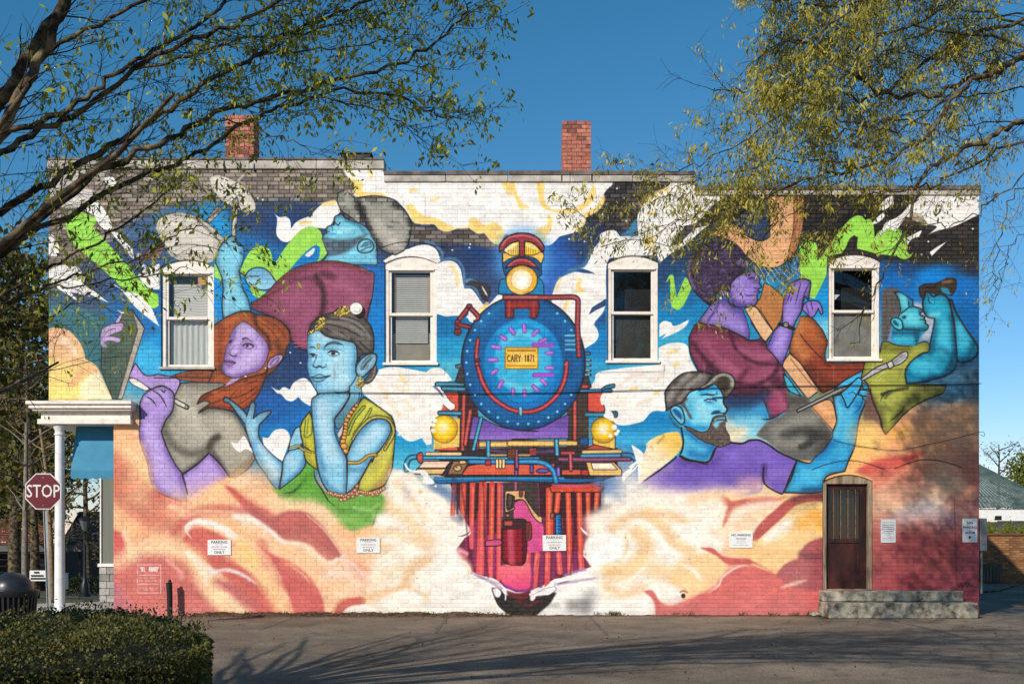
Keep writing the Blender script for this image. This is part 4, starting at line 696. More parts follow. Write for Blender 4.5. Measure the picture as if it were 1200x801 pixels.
# ---- grey lap, purple shirt, bearded man
m=P([(r7,"*270,230 320,280 440,300 *480,400 560,480 *640,575 600,680 *490,800 *360,790 250,740 *120,640 *40,600 120,500 250,440 *300,380")],None,(104,102,98),bl=1.0,keep=1)
clip(m); A(r7,"200,560 330,500 480,480",14,(158,154,142),.7,8); A(r7,"260,600 420,560 500,600",10,(60,58,56),.7,5); A(r7,"200,650 300,660 420,640",12,(150,146,134),.7,7); A(r7,"470,600 600,620 560,740",14,(56,52,50),.7,8); A(r7,"320,320 420,330",8,(66,64,62),.7,5); A(r7,"390,690 460,660",7,(40,38,38),.7,3); clip(None)
P(r7,"*250,120 300,160 340,220 *390,290 320,265 *280,230",(60,178,204),ol=1.3)
A(r6,"640,330 800,330 900,300",13,(44,62,100),.75,7); A(r6,"660,430 800,420 900,430",12,(46,150,200),.7,7); A(r6,"700,490 860,480",11,(120,200,226),.7,6); A(r6,"650,600 740,560",10,(240,224,190),.8,5)
m=P([(s1,"*45,360 150,280 270,200 *300,180 400,215 *470,225 540,110 *620,95 690,100 740,82 800,82 860,110 930,160 *1035,205 1000,300 *945,410 920,410 *830,350 *810,400 700,430 500,430 300,450 *150,430")],None,(118,92,184),bl=.5,keep=1)
clip(m); A(s1,"30,400 200,440 420,450 620,420 800,390",16,(240,208,196),.75,9); A(s1,"330,210 480,240 620,120",9,(84,62,140),.6,5); A(s1,"600,180 780,120 840,200",18,(140,112,206),.6,10); A(s1,"830,240 830,340",6,(80,58,130),.8,3); A(s1,"880,300 990,290",14,(150,120,204),.6,7); A(s1,"100,330 240,260",12,(168,140,196),.6,7); A(s1,"700,350 780,350",16,(226,170,170),.5,9); clip(None)
for q,w in (("80,335 180,265 270,195 275,185",1.8),("300,180 340,205 420,218 470,226 500,170 540,110",1.9),("620,95 690,102 740,82 800,82 860,112 930,160 1040,210",2.2),("1035,205 990,310 950,405 920,410 830,350 825,250",1.9)): L(s1,q,w,DK,.95,.4)
L(s1,"850,240 840,300",1.4,DK,.7,.5,1)
# his arm and brush hand
m=P([(r7,"*640,290 690,280 *700,260 *720,240 *800,190 *870,250 900,320 870,400 850,450 835,520 810,680 *760,801"),(s4,"*265,275 150,310 *130,400 60,412 *-118,408 *-70,320 *-33,206 45,225 80,190 130,150 160,110 *190,60"),(r7,"*640,570 670,490 *655,380")],None,(60,170,216),ol=2.0,keep=1)
clip(m); A(r7,"680,320 690,480 650,600",7,(120,206,232),.6,4); A(r7,"830,350 830,480 790,680",9,(30,120,190),.7,5); A(r7,"760,420 740,600",14,(96,196,228),.6,7); A(r7,"530,770 640,660",9,(24,110,180),.7,5); A(s4,"60,240 150,200 250,240",12,(40,150,210),.7,6); A(s4,"10,390 120,390",7,(16,84,130),.8,4); A(s4,"20,300 100,300",12,(90,196,226),.6,6); A(r7,"700,330 760,380",5,(30,110,170),.5,2); clip(None)
P([(r7,"*355,400 700,225 *740,205 *1068,30 *1068,60 *720,250 365,418")],None,(120,118,116),ol=1.5,sm=0); L(r7,"370,404 700,238",1.4,(176,174,170),.8)
m=P(r7,"*650,235 700,190 780,140 860,100 880,110 870,140 800,180 740,215",(66,178,222),ol=1.7); m=P(r7,"*700,270 760,220 820,160 850,148 865,170 860,215 820,290 780,350 750,380 730,330",(62,172,220),ol=1.7); P(r7,"*865,190 910,200 915,230 880,235",(62,170,216),ol=1.5); P(r7,"*855,240 915,250 925,285 890,290 840,280",(62,170,216),ol=1.5); P(r7,"*870,290 915,300 920,325 885,320",(56,160,210),ol=1.4)
for q in ("760,270 800,260 825,290","770,330 800,300","830,250 870,300 850,380 800,430"): L(r7,q,1.4,(20,60,90),.8,.4,1)
# big brush head over the olive shirt later
# bearded man: neck and head
m=P(r6,"*265,540 270,660 *245,745 330,790 *470,801 520,690 *560,660 480,560 300,500",(84,184,218),ol=0,keep=1); clip(m); A(r6,"520,690 440,760 330,740",10,(24,110,176),.7,5); A(r6,"300,570 420,650 540,680",9,(30,110,170),.7,5); clip(None)
L(r6,"255,540 270,640 262,710 245,750",2.2); L(r6,"245,755 330,790 470,800 520,700",1.8)
m=P(s6,"*400,330 480,290 600,250 690,205 740,215 790,270 *825,360 840,440 *870,510 860,560 820,590 *830,600 840,680 700,720 640,770 520,790 420,770 *330,700 *350,600 330,480",(120,206,230),ol=0,keep=1)
clip(m); A(s6,"560,300 680,250 760,260",8,(30,150,210),.8,4); A(s6,"350,690 450,760 600,770",7,(20,140,206),.8,3.5); A(s6,"400,440 420,620",7,(60,170,210),.6,4); A(s6,"560,500 600,600",12,(170,222,236),.6,6); A(s6,"790,430 840,510",3.5,(160,220,236),.7,1.6); A(s6,"690,440 620,440",5,(60,160,200),.6,2); clip(None)
L(s6,"830,370 828,430 850,480 875,520 862,560 830,580",2.0); L(s6,"530,345 620,338 700,345 745,330",2.4,(30,60,84),.9,.5,1); L(s6,"740,310 750,340",1.2,(30,60,84),.8); L(s6,"700,385 760,380 820,378",2.6,(16,60,110),.85,.6)
L(s6,"590,415 640,395 700,400 740,415",1.6,(20,50,80)); E(s6,660,415,22,13,(214,206,220)); E(s6,662,415,10,11,(90,40,60)); L(s6,"620,430 680,440",1,(30,90,120),.8)
P(s6,"680,575 720,545 770,540 *800,555 760,580",(20,70,120),bl=.4); L(s6,"680,580 760,570 850,575",1.5,(20,50,80),.8)
m=P([(s6,"*690,640 730,610 800,600 *850,605 870,680"),(r6,"*600,470 600,540 *630,600 *640,660 560,690 500,670 420,640 *300,550 *275,520 330,540 400,570 460,560 490,490")],None,(98,84,78),ol=1.0,keep=1)
clip(m)
for _ in range(120):
    x=rgx.uniform(290,640); y=rgx.uniform(440,690)
    L(r6,"%.0f,%.0f %.0f,%.0f"%(x,y,x+rgx.uniform(-6,6),y+10),.8,(58,48,46) if rgx.random()<.6 else (146,128,116),.75,.3)
clip(None)
P(s6,"*700,700 730,680 770,670 *835,650 840,670 780,700 770,740 740,760 710,740",(130,206,228),bl=.4); L(s6,"720,655 780,640 840,635",1.8,(110,190,220),.9); L(s6,"750,660 835,655",1.4,(24,60,90))
P([(s6,"*395,400 350,440 380,520 *445,640 410,640 350,530 300,470 *250,440 330,380")],None,(92,80,76),bl=.5)
P([(s6,"*130,540 160,600 200,680 270,740 *290,770 *260,760 190,690 150,600")],None,(78,68,66),bl=.6)
m=P(s6,"165,530 200,485 250,480 300,510 330,580 342,650 *330,710 290,710 240,660 190,600",(132,212,232),ol=1.6,keep=1); P(s6,"190,540 225,515 270,540 310,590 318,640 280,640 230,600",(24,110,170),bl=.6); L(s6,"210,530 270,590 300,660",1.0,(20,60,100),.7)
m=P(s6,"*95,320 130,250 220,150 320,80 420,58 *510,55 600,60 *690,90 640,170 *580,240 *400,310 350,380 300,440 200,480 *115,540 105,430",(124,116,110),ol=2.0,keep=1)
clip(m)
for q in ("500,100 400,190 330,250","330,90 230,180 150,300","300,300 230,400 200,460","420,270 330,370 260,450"): A(s6,q,5,(74,68,64),.7,2.5)
for q in ("540,110 430,190 360,250","400,90 300,160","200,260 140,400","380,290 280,400"): A(s6,q,5,(166,158,150),.6,2.5)
clip(None)
m=P(s6,"*520,262 620,210 690,130 780,75 860,70 930,100 968,160 965,240 930,310 *850,385 820,340 790,280 740,220 *700,205 620,250",(130,126,112),ol=1.8,keep=1)
clip(m); P(s6,"*720,200 760,140 840,110 900,140 910,220 880,300 *840,340 800,270",(66,58,50),bl=2); A(s6,"560,250 660,190 760,105 860,90 940,150 940,250",3,(176,174,158),.8,1.5); clip(None)
L(s6,"520,285 580,265 690,215",2.4,DK,.7,1)
# ---- man with binoculars, olive shirt
m=P([(r5,"*220,545 250,530 340,560 *430,570 *560,530 600,560 *590,620 480,700 420,801"),(r8,"*415,330 *720,340 700,400 600,440 480,500 *380,580 330,640 *250,725 215,660 200,590 *130,420 *110,330 *60,280 *100,100 *210,80 215,30")],None,(166,168,72),ol=1.4,keep=1)
clip(m); A(r8,"140,430 200,520 230,640",6,(90,86,44),.7,4); A(r5,"240,570 330,590 430,590",8,(110,106,44),.8,4); A(r8,"420,360 330,380 230,420",4,(60,60,34),.8,2); A(r8,"220,410 280,390 250,440",3,(44,42,30),.8,1.5); A(r8,"480,430 420,480 330,600",9,(70,72,40),.7,5); A(r8,"180,300 240,240",4,(206,206,110),.6,2); A(r8,"250,480 320,440",14,(186,188,92),.6,7); A(r8,"520,390 700,370",12,(70,72,44),.6,6); clip(None)
P([(r8,"*110,370 150,430 190,560 *220,680 170,620 *80,620 90,480")],None,(110,78,72),bl=1.5,a=.85)
for q in ("380,380 280,385 230,420 210,470","400,490 370,550 280,625","350,300 380,200","180,300 240,250"): L(r8,q,1.6,(40,40,28),.8,.6,1)
L(r8,"130,370 150,460 205,590 225,670",2.0,DK,.8,.6)
P([(r5,"*225,130 300,110 370,150 365,260 *380,320 *290,350 290,440 *260,540 *220,520")],None,(96,88,84),bl=1.2)
for _ in range(60):
    x=rgx.uniform(228,365); y=rgx.uniform(130,500); L(r5,"%.0f,%.0f %.0f,%.0f"%(x,y,x+4,y+16),.9,(64,58,58),.6,.4)
TQ=(40,160,190)
P([(r5,'*470,230 540,240 580,300 *640,350 *620,450 *590,520 *540,520 *520,450')],None,(180,188,202),bl=1.5,a=.8)
m=P([(r5,"*300,440 330,430 430,450 560,450 *520,500 *500,565 430,565 *310,545")],None,(30,150,184),keep=1); clip(m); A(r5,"310,470 500,470",7,(16,80,110),.7,4); A(r5,"340,510 460,520",8,(90,200,222),.5,4); A(r5,"490,470 500,560",6,(14,70,96),.7,3); clip(None)
m=P(s8,"*510,130 560,125 620,150 680,190 *740,220 745,300 *770,310 830,330 *885,355 830,400 *870,425 *895,440 *880,465 905,490 *895,515 935,545 925,590 880,610 760,600 640,595 *590,560 560,460 *590,380 570,220",(70,186,206),ol=1.7,keep=1)
clip(m); A(s8,"620,180 640,260",10,(130,222,232),.6,5); A(s8,"700,200 720,300",5,(20,90,140),.7,3); A(s8,"640,430 780,470",12,(120,216,228),.6,6); A(s8,"640,590 800,590 900,590",5,(14,100,130),.8,2.5); A(s8,"830,370 850,410",4,(14,70,110),.7,2); clip(None)
L(s8,"600,390 690,320",1.4); L(s8,"690,250 700,310 740,300",1.3,DK,.8); L(s8,"830,470 890,470",1.2,DK,.7); P(s8,"*605,440 650,420 660,460 620,465",(20,70,96),bl=.5)
m=P(s8,"465,500 490,455 540,450 600,480 *620,560 600,600 550,595 500,560",(80,196,214),ol=1.8); P(s8,"490,510 510,475 545,500 570,550 540,550",(16,80,110),bl=.5)
m=P([(r5,"*770,210 800,300 870,420 940,520 975,590 960,640 900,685 830,690 *800,650 790,400 *740,200")],None,(36,156,190),ol=2.4,keep=1); clip(m); A(r5,"940,560 900,660 830,680",7,(14,84,114),.7,4); A(r5,"830,420 870,560",12,(90,200,222),.5,6); clip(None)
m=P([(r5,"*540,240 550,170 580,140 620,180 650,170 690,160 740,200 *770,300 790,450 805,600 *808,700 780,760 *720,801"),(r8,"*640,290 530,315 *415,330 405,240 430,180 480,130 *540,90 *590,80"),(r5,"*610,500 630,400 *635,350 580,340 550,300")],None,(38,160,192),ol=2.2,keep=1)
clip(m); A(r5,"780,330 800,600 780,760",9,(12,70,100),.8,5); A(r5,"650,400 630,520 600,620",7,(16,90,120),.7,4); A(r5,"700,420 710,600",14,(90,204,224),.6,7); A(r8,"430,250 520,300 640,280",8,(20,130,170),.6,4); A(r8,"500,180 600,180",14,(80,196,220),.6,7); A(r5,"600,330 660,320",7,(130,222,232),.6,3); A(r8,"760,180 700,270 600,300",7,(10,60,90),.7,4); clip(None)
for q in ("580,150 590,220 620,240","640,180 630,250","550,250 580,300","560,290 590,335"): L(r5,q,1.5,(14,60,80),.85,.4,1)
P(r5,"*520,170 515,110 560,85 640,80 *690,60 740,40 800,50 *800,120 770,170 *720,160 650,160 600,150 *570,140 550,200",(62,48,40),bl=.6,ol=1.4); P(r5,"*680,110 740,120 *760,170 700,150",(40,140,170),bl=.5); A(r5,"700,70 760,60",4,(150,110,60),.7,2); L(r5,"570,110 640,110",2,(30,26,24),.8,.6)
# big flat brush
P([(r8,"*60,290 160,210 *260,165 *275,200 180,245 80,300")],None,(186,182,186),ol=1.5); P(r8,"*260,170 300,150 *318,190 *280,212",(206,202,204),ol=1.4); P(r8,"*300,145 380,85 420,80 *425,120 380,165 *318,190",(196,192,196),ol=1.4)
for q in ("315,165 400,100","320,175 415,115","312,155 380,100"): L(r8,q,.9,(96,92,96),.8)
# ---- cloud bank, right
A(s1,"0,400 150,460 350,500 520,480",34,(250,236,222),.85,16)
A(s1,"340,480 480,450 620,440",13,(250,204,160),.75,6); A(s1,"20,530 180,545 320,590",12,(244,196,140),.75,6); A(s1,"180,620 300,700 360,780",12,(244,200,148),.75,6); P(s1,"*250,610 380,500 500,510 560,600 580,680 *400,720 300,680",(254,246,236),bl=5)
P(s1,"*0,640 60,590 150,640 220,740 *250,801 *100,801 40,720",(254,244,232),bl=4); A(s1,"30,720 90,800",12,(244,200,150),.8,6)
A(s1,"580,450 620,480 720,470 880,460",8,(206,92,76),.8,3.5); A(s1,"630,490 600,560 580,610",7,(204,96,80),.8,3.5); A(s1,"500,490 560,560 560,640",9,(250,210,170),.8,5); A(s1,"640,620 720,540 860,490",12,(252,226,196),.85,6)
P([(s3,"*330,230 430,130 540,60 600,20 *690,0 *770,0 *770,25 640,40 560,80 480,160 *335,285")],None,(180,72,70),bl=1.6); A(s3,"560,55 640,25 760,20",9,(70,40,46),.75,4); A(s3,"380,200 500,110",6,(216,110,96),.7,3)
P(s3,"*335,290 480,165 580,80 680,45 *770,40 *770,260 690,290 630,340 *600,400 *500,460 *470,495 330,410 *200,330",(250,206,140),bl=2.5); A(s3,"560,80 640,70 720,50",10,(190,160,110),.7,5); A(s3,"640,180 720,120 750,180",14,(240,166,60),.75,7); A(s3,"420,270 480,240 540,180",13,(250,240,226),.85,6); A(s3,"200,340 400,370 560,380",10,(252,196,130),.8,6)
A(s3,"380,180 300,220 220,200",12,(252,230,206),.8,6)
P(s3,"*620,390 640,340 690,290 *770,262 *770,590 *700,600 500,760 *480,760 *490,490 540,430",(172,86,88),bl=1.5); A(s3,"640,370 720,360 770,350",8,(96,50,56),.7,4); A(s3,"700,500 760,560",20,(190,96,100),.6,12)
P(s3,"*0,620 100,560 180,490 280,435 360,450 *470,500 600,520 *700,590 *730,700 *700,760 *-200,760 *-60,690",(208,90,88),bl=2); A(s3,"250,720 340,650 450,600",8,(232,110,96),.7,5); A(s3,"520,580 620,550 680,530",8,(246,206,176),.75,4); A(s3,"60,740 300,690 640,720",26,(196,100,108),.6,14); A(s3,"240,560 420,540",24,(200,84,84),.6,12)
A(s3,"20,620 120,560 190,490 270,440",5,(252,220,200),.85,2.5)
P(s2,"*735,330 800,340 860,360 920,390 *1068,400 *1068,430 900,430 840,380 *770,355",(204,86,80),bl=1.4)
A(s2,"220,200 350,120 480,120 640,160",11,(240,200,148),.8,5); A(s2,"480,150 580,260 680,340",12,(242,200,142),.8,6); A(s2,"320,230 400,300 380,420 300,470 200,480",17,(242,192,124),.8,7); P(s2,"330,190 400,150 480,190 560,290 *630,370 560,390 480,330",(254,246,234),bl=4); P(s2,"*560,190 640,170 840,100 *900,300 760,330 660,290",(254,244,230),bl=5)
A(s2,"250,270 290,330 240,410",6,(246,214,170),.8,3); P(s2,"260,430 300,340 360,330 370,380 330,430",(254,244,230),bl=3); A(s2,"150,560 250,610 330,580",10,(244,200,150),.75,5); A(s2,"330,520 420,430 520,420",12,(254,240,222),.85,5)
P(s2,"*400,560 560,480 620,400 760,370 860,390 *910,430 880,520 760,610 *680,650 560,560",(250,204,140),bl=5); A(s2,"650,440 720,470 760,520",10,(254,240,220),.85,5); P(s2,"*420,560 500,560 590,580 *640,620 600,670 520,690 470,620",(252,238,216),bl=3)
P(s2,"*400,600 440,600 490,660 560,690 *640,670 760,610 860,560 *900,500 *1000,760 *470,760 460,660",(214,96,88),bl=1.6); A(s2,"480,680 600,700 700,640",6,(226,120,104),.7,4); P(s2,"*120,660 250,620 350,600 410,615 460,680 *470,760 *100,760",(250,244,236),bl=1.5)
# second coat on the cloud banks: broad swirls with one crisp and one feathered edge
def A2(v, s, w, col, a=.7, bl=None): A(v, s, w*1.4, col, a*.84, (bl if bl else w*.5)*1.75)
cl=(130,540,2.79); cr=(680,540,4.0); RE=(204,92,80); CRM=(254,240,224)
A2(cl,"40,70 110,150 190,220 240,260",20,(206,112,88),.6,9); A2(cl,"70,60 100,30 90,110",16,(252,206,158),.6,8)
A2(cl,"230,150 330,120 480,60",24,(252,200,152),.7,10)
P(cl,"*370,80 400,88 470,150 520,185 *570,235 *548,258 500,205 430,145",(200,96,82),bl=1.8)
A2(cl,"210,228 258,178 320,156 440,160",7,(196,86,74),.85,2.6); A2(cl,"240,180 300,162 400,168",4,(252,206,160),.8,2)
P(cl,"*232,262 262,225 330,228 *392,262 400,320 *470,372 530,440 *560,505 *468,505 430,432 372,376 *300,322",(204,88,78),bl=1.8)
L(cl,"262,250 246,228 250,206 290,196 345,206 395,232 440,262",3.6,(254,244,236),.92,1.5,1); A2(cl,"420,240 480,290 540,380",9,(252,204,150),.8,4)
A2(cl,"20,330 70,300 130,282 215,286 280,322 306,392 350,450 440,505",13,(253,212,164),.9,4.5); A2(cl,"250,300 290,345 312,392",4,(254,240,226),.8,2)
L(cl,"322,366 372,354 425,368 478,402",4.4,(240,230,230),.9,2,1); A2(cl,"350,395 420,420 470,470",8,(186,92,92),.6,4)
A2(cl,"392,300 452,330 505,398 560,490",11,(252,202,142),.9,3.5); A2(cl,"430,305 470,325",8,(254,210,120),.7,4)
P(cl,"*478,268 520,300 572,322 640,366 688,440 *700,503 *602,503 572,405 520,315",(206,84,80),bl=1.3); L(cl,"585,340 630,372 652,404",1.8,(240,186,170),.7,1,1); A2(cl,"600,480 640,420",12,(214,100,92),.5,6)
P(cl,"*430,148 480,155 530,185 570,166 640,168 705,232 *755,302 *742,328 700,326 652,274 566,264 510,222",(180,84,80),bl=2.2); A2(cl,"560,200 640,190 690,240",6,(204,96,84),.7,3); L(cl,"640,175 700,228 752,300",1.6,(240,196,176),.7,1)
L(cl,"405,182 462,190 522,228 562,262 622,272 662,302 708,332 738,322",5.6,(254,240,226),.92,2.6); L(cl,"738,318 790,336 832,384",4.2,(246,236,230),.85,2,1)
A2(cl,"600,300 680,350 760,400 800,440",20,(252,196,146),.8,9); A2(cl,"700,372 760,360 810,392",8,(254,224,206),.8,4); A2(cl,"770,330 820,380 850,420",9,(232,150,112),.6,5)
P(cl,"*728,503 745,468 782,448 832,445 *828,470 780,474 *750,503",(198,84,74),bl=1.2)
P(cl,"*745,505 800,472 860,470 *960,505",(252,244,236),bl=1.5)
P(cl,"*860,180 905,150 910,40 *940,30 1000,60 1060,110 *1110,180 1130,240 1080,300 960,300 880,250",(253,240,224),bl=4)
A2(cl,"905,150 960,180 1010,240 1040,262",9,(240,196,138),.8,4); A2(cl,"860,232 930,232 1000,262 1030,285",7,(242,202,150),.75,3.5); A2(cl,"930,70 990,130 1030,190",6,(244,208,160),.7,4); E(cl,1012,100,8,6,(244,186,140),bl=.8); A2(cl,"960,90 970,110",5,(150,160,186),.5,3)
P(cl,"*880,300 1000,290 *1170,330 *1170,505 *850,505 840,420",(252,238,220),bl=5)
A2(cl,"842,446 885,430 948,418 985,350 1040,322 1120,335 1160,352",8.5,(238,188,132),.9,3.6); A2(cl,"962,412 1020,448 1085,416 1150,402",7.5,(240,192,138),.85,3.2); A2(cl,"850,400 900,370 960,340",8,(250,214,170),.7,5)
P(cl,"1032,395 1060,362 1120,352 1160,372 1130,404 1070,420",(254,248,238),bl=1.8); P(cl,"880,470 920,430 980,420 1030,458 980,490",(254,244,230),bl=2.5)
P(ph,"*506,655 530,640 *548,664 560,700 *572,722 *500,722",(249,241,231),bl=4)
# right bank
P(cr,"*20,260 120,215 300,170 640,170 *690,300 660,420 *480,500 300,640 *110,660 *60,520",(253,238,220),bl=6)
P(cr,"18,405 50,352 130,335 195,362 200,430 150,486 60,472",(254,247,240),bl=2); P(cr,"205,482 222,410 212,345 258,362 278,415 252,470",(254,246,236),bl=1.6); L(cr,"208,340 222,395 196,460",3.4,(244,212,168),.85,1.8,1)
A2(cr,"150,312 215,268 320,246 430,256 490,292",7.5,(240,198,146),.9,3); A2(cr,"318,250 395,318 440,385 520,425",10,(242,196,138),.9,4)
P(cr,"238,292 285,272 352,312 412,392 *476,438 425,456 352,424 292,350",(254,247,238),bl=1.8); P(cr,"*425,290 520,292 600,262 *668,300 655,372 560,402 480,352",(254,246,236),bl=2.6)
A2(cr,"272,335 306,385 284,452 220,508 140,516",13,(242,194,128),.9,4.6); L(cr,"236,560 292,505 372,474 470,488",5,(254,245,234),.9,2.4,1); A2(cr,"330,506 440,532 580,562",12,(247,202,140),.8,5)
A2(cr,"120,578 188,622 262,600 330,590",6.5,(244,200,152),.85,2.8); A2(cr,"30,640 20,690",9,(120,118,118),.55,5)
P(cr,"*462,470 560,436 640,440 *684,492 655,556 572,606 *500,642 425,585 432,520",(251,208,150),bl=2.6); L(cr,"470,478 528,508 566,556",6,(254,242,226),.85,3,1)
P(cr,"*296,602 350,570 430,578 484,612 *470,652 430,672 385,658 338,620",(253,245,232),bl=1.3)
A2(cr,"520,180 600,160 680,162 760,156",8,(252,208,160),.75,4); A2(cr,"700,260 760,300 720,340",12,(253,226,196),.8,6); A2(cr,"640,330 700,300 790,240",10,(252,214,172),.8,5)
L(cr,"676,172 702,196 692,246 668,304",5.6,(206,98,82),.85,2.2,1); L(cr,"690,204 780,186 910,180 960,166",5.6,(204,94,80),.85,2.2,1); A2(cr,"720,260 800,215 900,205",8,(254,240,224),.85,3.5); A2(cr,"740,310 820,240 890,215",7,(252,206,166),.8,3.5)
P(cr,"*806,372 830,308 902,238 985,176 *1140,148 *1140,182 1020,202 942,270 *826,374",(182,74,70),bl=1.2); A2(cr,"1000,180 1070,160 1140,164",6,(74,42,48),.7,2.6)
L(cr,"858,372 920,320 1000,272",7,(254,246,236),.85,3.4,1); A2(cr,"820,400 920,410 1010,400",9,(252,200,134),.75,5)
P(cr,"*556,404 622,408 676,450 *790,458 862,496 *914,530 820,482 700,482 *640,442",(200,84,80),bl=.9)
P(cr,"*298,608 342,608 372,660 *402,692 482,682 560,640 *640,592 664,540 740,490 822,500 *914,531 1000,520 *1140,520 *1140,735 *352,735 350,660",(210,94,90),bl=1.0); L(cr,"600,615 648,580 668,540 742,492 800,492",2.6,(250,222,208),.9,1.2,1)
P(cr,"*918,532 962,482 1022,462 *1032,430 1064,388 *1140,358 *1140,610 1000,592",(172,84,88),bl=1.1); A2(cr,"1040,436 1100,450 1140,440",6,(100,50,56),.7,3); A2(cr,"745,700 822,652 905,608",5.5,(234,114,100),.8,3); L(cr,"940,592 1000,572 1060,556",4.4,(247,208,180),.8,2.4,1); A2(cr,"420,715 700,700 1080,690",18,(196,100,104),.55,9)
E(cr,483,630,10,12,(40,28,24)); L(cr,"468,612 484,606 500,614",2.2,(176,104,70),.9,.6)
# right of the door
P(s4,"*330,280 400,230 520,190 640,170 *790,150 720,200 640,260 560,330 *450,430 *440,320",(214,92,80),bl=2.2); A(s4,"480,160 640,150",9,(250,180,130),.7,5)
P(s4,"*340,0 560,0 *530,60 *500,30 *520,50 *480,0",(250,196,100),a=0); A(s4,"380,50 440,100",26,(252,206,120),.7,14); A(s4,"580,40 640,30",14,(244,180,80),.7,8)
A(s4,"480,440 640,420 900,430",44,(236,196,160),.7,22); A(s4,"640,560 780,520 900,560",22,(236,230,230),.7,10); A(s4,"450,690 700,700 1090,640",46,(170,80,80),.7,22)
A(s4,"960,470 1100,480",22,(190,110,100),.6,12)
L(s4,"60,265 150,235 270,210 380,220 490,258 510,258",0,DK,0)
# lettered dedication panel
for q in ("161,661 188,661","188,661 188,694","188,694 161,694","161,694 161,661","162.5,673 186.5,673","162.5,683.5 186.5,683.5"): L(ph,q,.75,(240,230,226),.9,.25)
word(163.5,663.6,22.5,5.0,'"ALL ABOARD"'.replace(' ','  '),.8,(244,236,232),.2)
for y,x0_,x1_ in ((676.5,164,185),(679.6,163.5,186),(688,163.5,186),(690.6,167,182)):
    for k in range(int((x1_-x0_)/1.6)): 
        if (k*7+int(y))%5: L(ph,"%.1f,%.1f %.1f,%.1f"%(x0_+k*1.6,y-.7,x0_+k*1.6,y+.8),.6,(240,230,226),.75,.2)
# painter's mark by the corner
for q in ("1122,683 1124,687 1126,682 1128,687","1129,686 1131,683 1133,687 1135,683 1137,686 1140,684"): L(ph,q,.9,(40,24,28),.9,.3)
for q in ("440,292.5 462,285 482,283 503,286 524,291","183,295 200,289 218,286 240,288 262,294","704,289 725,283 746,280.5 768,284 785,289","951,550 970,543 990,539.3 1011,541 1032,548 1036,548.5","1048,548.5 1065,542 1082,538 1104,540 1127,547"): L(ph,q,.9,(40,32,32),.85,.25)
for q in ("300,446 340,446 380,446","441,439 521,438.5 521,430","703,436 778,435 779,428","181,440 253,442 254,432","205,440 252,440","1118,583 1121,690"): L(ph,q,.7,(60,44,42),.6,.2,sm=0)
# ---- brick-by-brick unevenness of the old masonry under the paint
BW, BHT = 12.72, 4.8
def finish():
    yy, xx = np.mgrid[0:CH, 0:CW].astype(np.float32)
    Y = yy/PS+PY0; X = xx/PS+PX0
    row = np.floor((721.0-Y)/BHT).astype(np.int64); off = (row & 1)*BW*.5
    colm = np.floor((X-600-off)/np.where(row % 7 == 6, BW*.5, BW)).astype(np.int64)
    hsh = ((row*73856093) ^ (colm*19349663)) & 0xffff
    hsh = (hsh*40503 & 0xffff)/65535.0
    lum = canvas.mean(2)
    sat = canvas.max(2)-canvas.min(2)
    bare = np.clip((.60-lum)*8, 0, 1)*np.clip((.20-sat)*8, 0, 1)*np.clip((320-Y)/60, 0, 1)
    amp = .045+.34*bare
    f = 1+(hsh-.5)*2*amp
    canvas[:] = np.clip(canvas*f[..., None], 0, 1)
    fz = ((721.0-Y)/BHT) % 1.0; bwl = np.where(row % 7 == 6, BW*.5, BW); fx = ((X-600-off)/bwl) % 1.0
    jn = np.maximum(np.clip((np.abs(fz-.5)-.36)*12, 0, 1), np.clip((np.abs(fx-.5)*bwl-bwl*.5+.75)*2.5, 0, 1))
    canvas[:] *= (1-.55*bare*jn)[..., None]
    dkk = np.clip((.45-lum)*2.5, 0, 1); canvas[:] *= (1-.30*dkk*jn)[..., None]
    # sun-bleached paint in the cloud bank
    bank = (np.clip((Y-560)/40, 0, 1)*np.clip((np.abs(X-625)-80)/30, 0, 1)*np.clip((960-X)/20, 0, 1)*.14)[..., None]
    canvas[:] = canvas*(1-bank)+bank*C_((252, 228, 210))
    rs = np.random.RandomState(5)
    n = rs.rand(CH//3+2, CW//3+2).astype(np.float32)
    n = np.repeat(np.repeat(n, 3, 0), 3, 1)[:CH, :CW]
    n = blurm(n, 1.2)*1.0
    n2 = np.repeat(np.repeat(rs.rand(CH//14+2, CW//14+2).astype(np.float32), 14, 0), 14, 1)[:CH, :CW]; n2 = blurm(n2, 6)
    canvas[:] = np.clip(canvas*(1+((n-.5)*.10+(n2-.5)*.08)[..., None]), 0, 1)
    # drips, streaks and chips in the old paint
    rd = random.Random(31)
    for _ in range(150):
        x = rd.uniform(60, 1145); y = rd.choice((200, 215, 232, 434, 430, 428, 426, rd.uniform(220, 690))); l = rd.uniform(6, 46); c = rd.choice(((70, 60, 54), (70, 60, 54), (240, 232, 224)))
        L(ph, "%.1f,%.1f %.1f,%.1f %.1f,%.1f" % (x, y, x+rd.uniform(-.6, .6), y+l*.5, x+rd.uniform(-.8, .8), y+l), rd.uniform(.6, 2.2), c, rd.uniform(.05, .20), .8, 2)
    for _ in range(900):
        x = rd.uniform(60, 1145); y = rd.uniform(205, 720); r_ = rd.uniform(.35, 1.1)
        L(ph, "%.1f,%.1f %.1f,%.1f" % (x, y, x+rd.uniform(-1.4, 1.4), y+rd.uniform(-.5, .5)), r_, rd.choice(((60, 46, 42), (90, 70, 62), (236, 228, 220), (150, 96, 80))), rd.uniform(.2, .6), .3)
    # scuffs and grime near the foot
    foot = np.clip((Y-700)/22, 0, 1)*np.clip((n-.46)*6, 0, 1)
    canvas[:] = canvas*(1-.15*foot[..., None])+.15*foot[..., None]*C_((150, 128, 116))
finish()
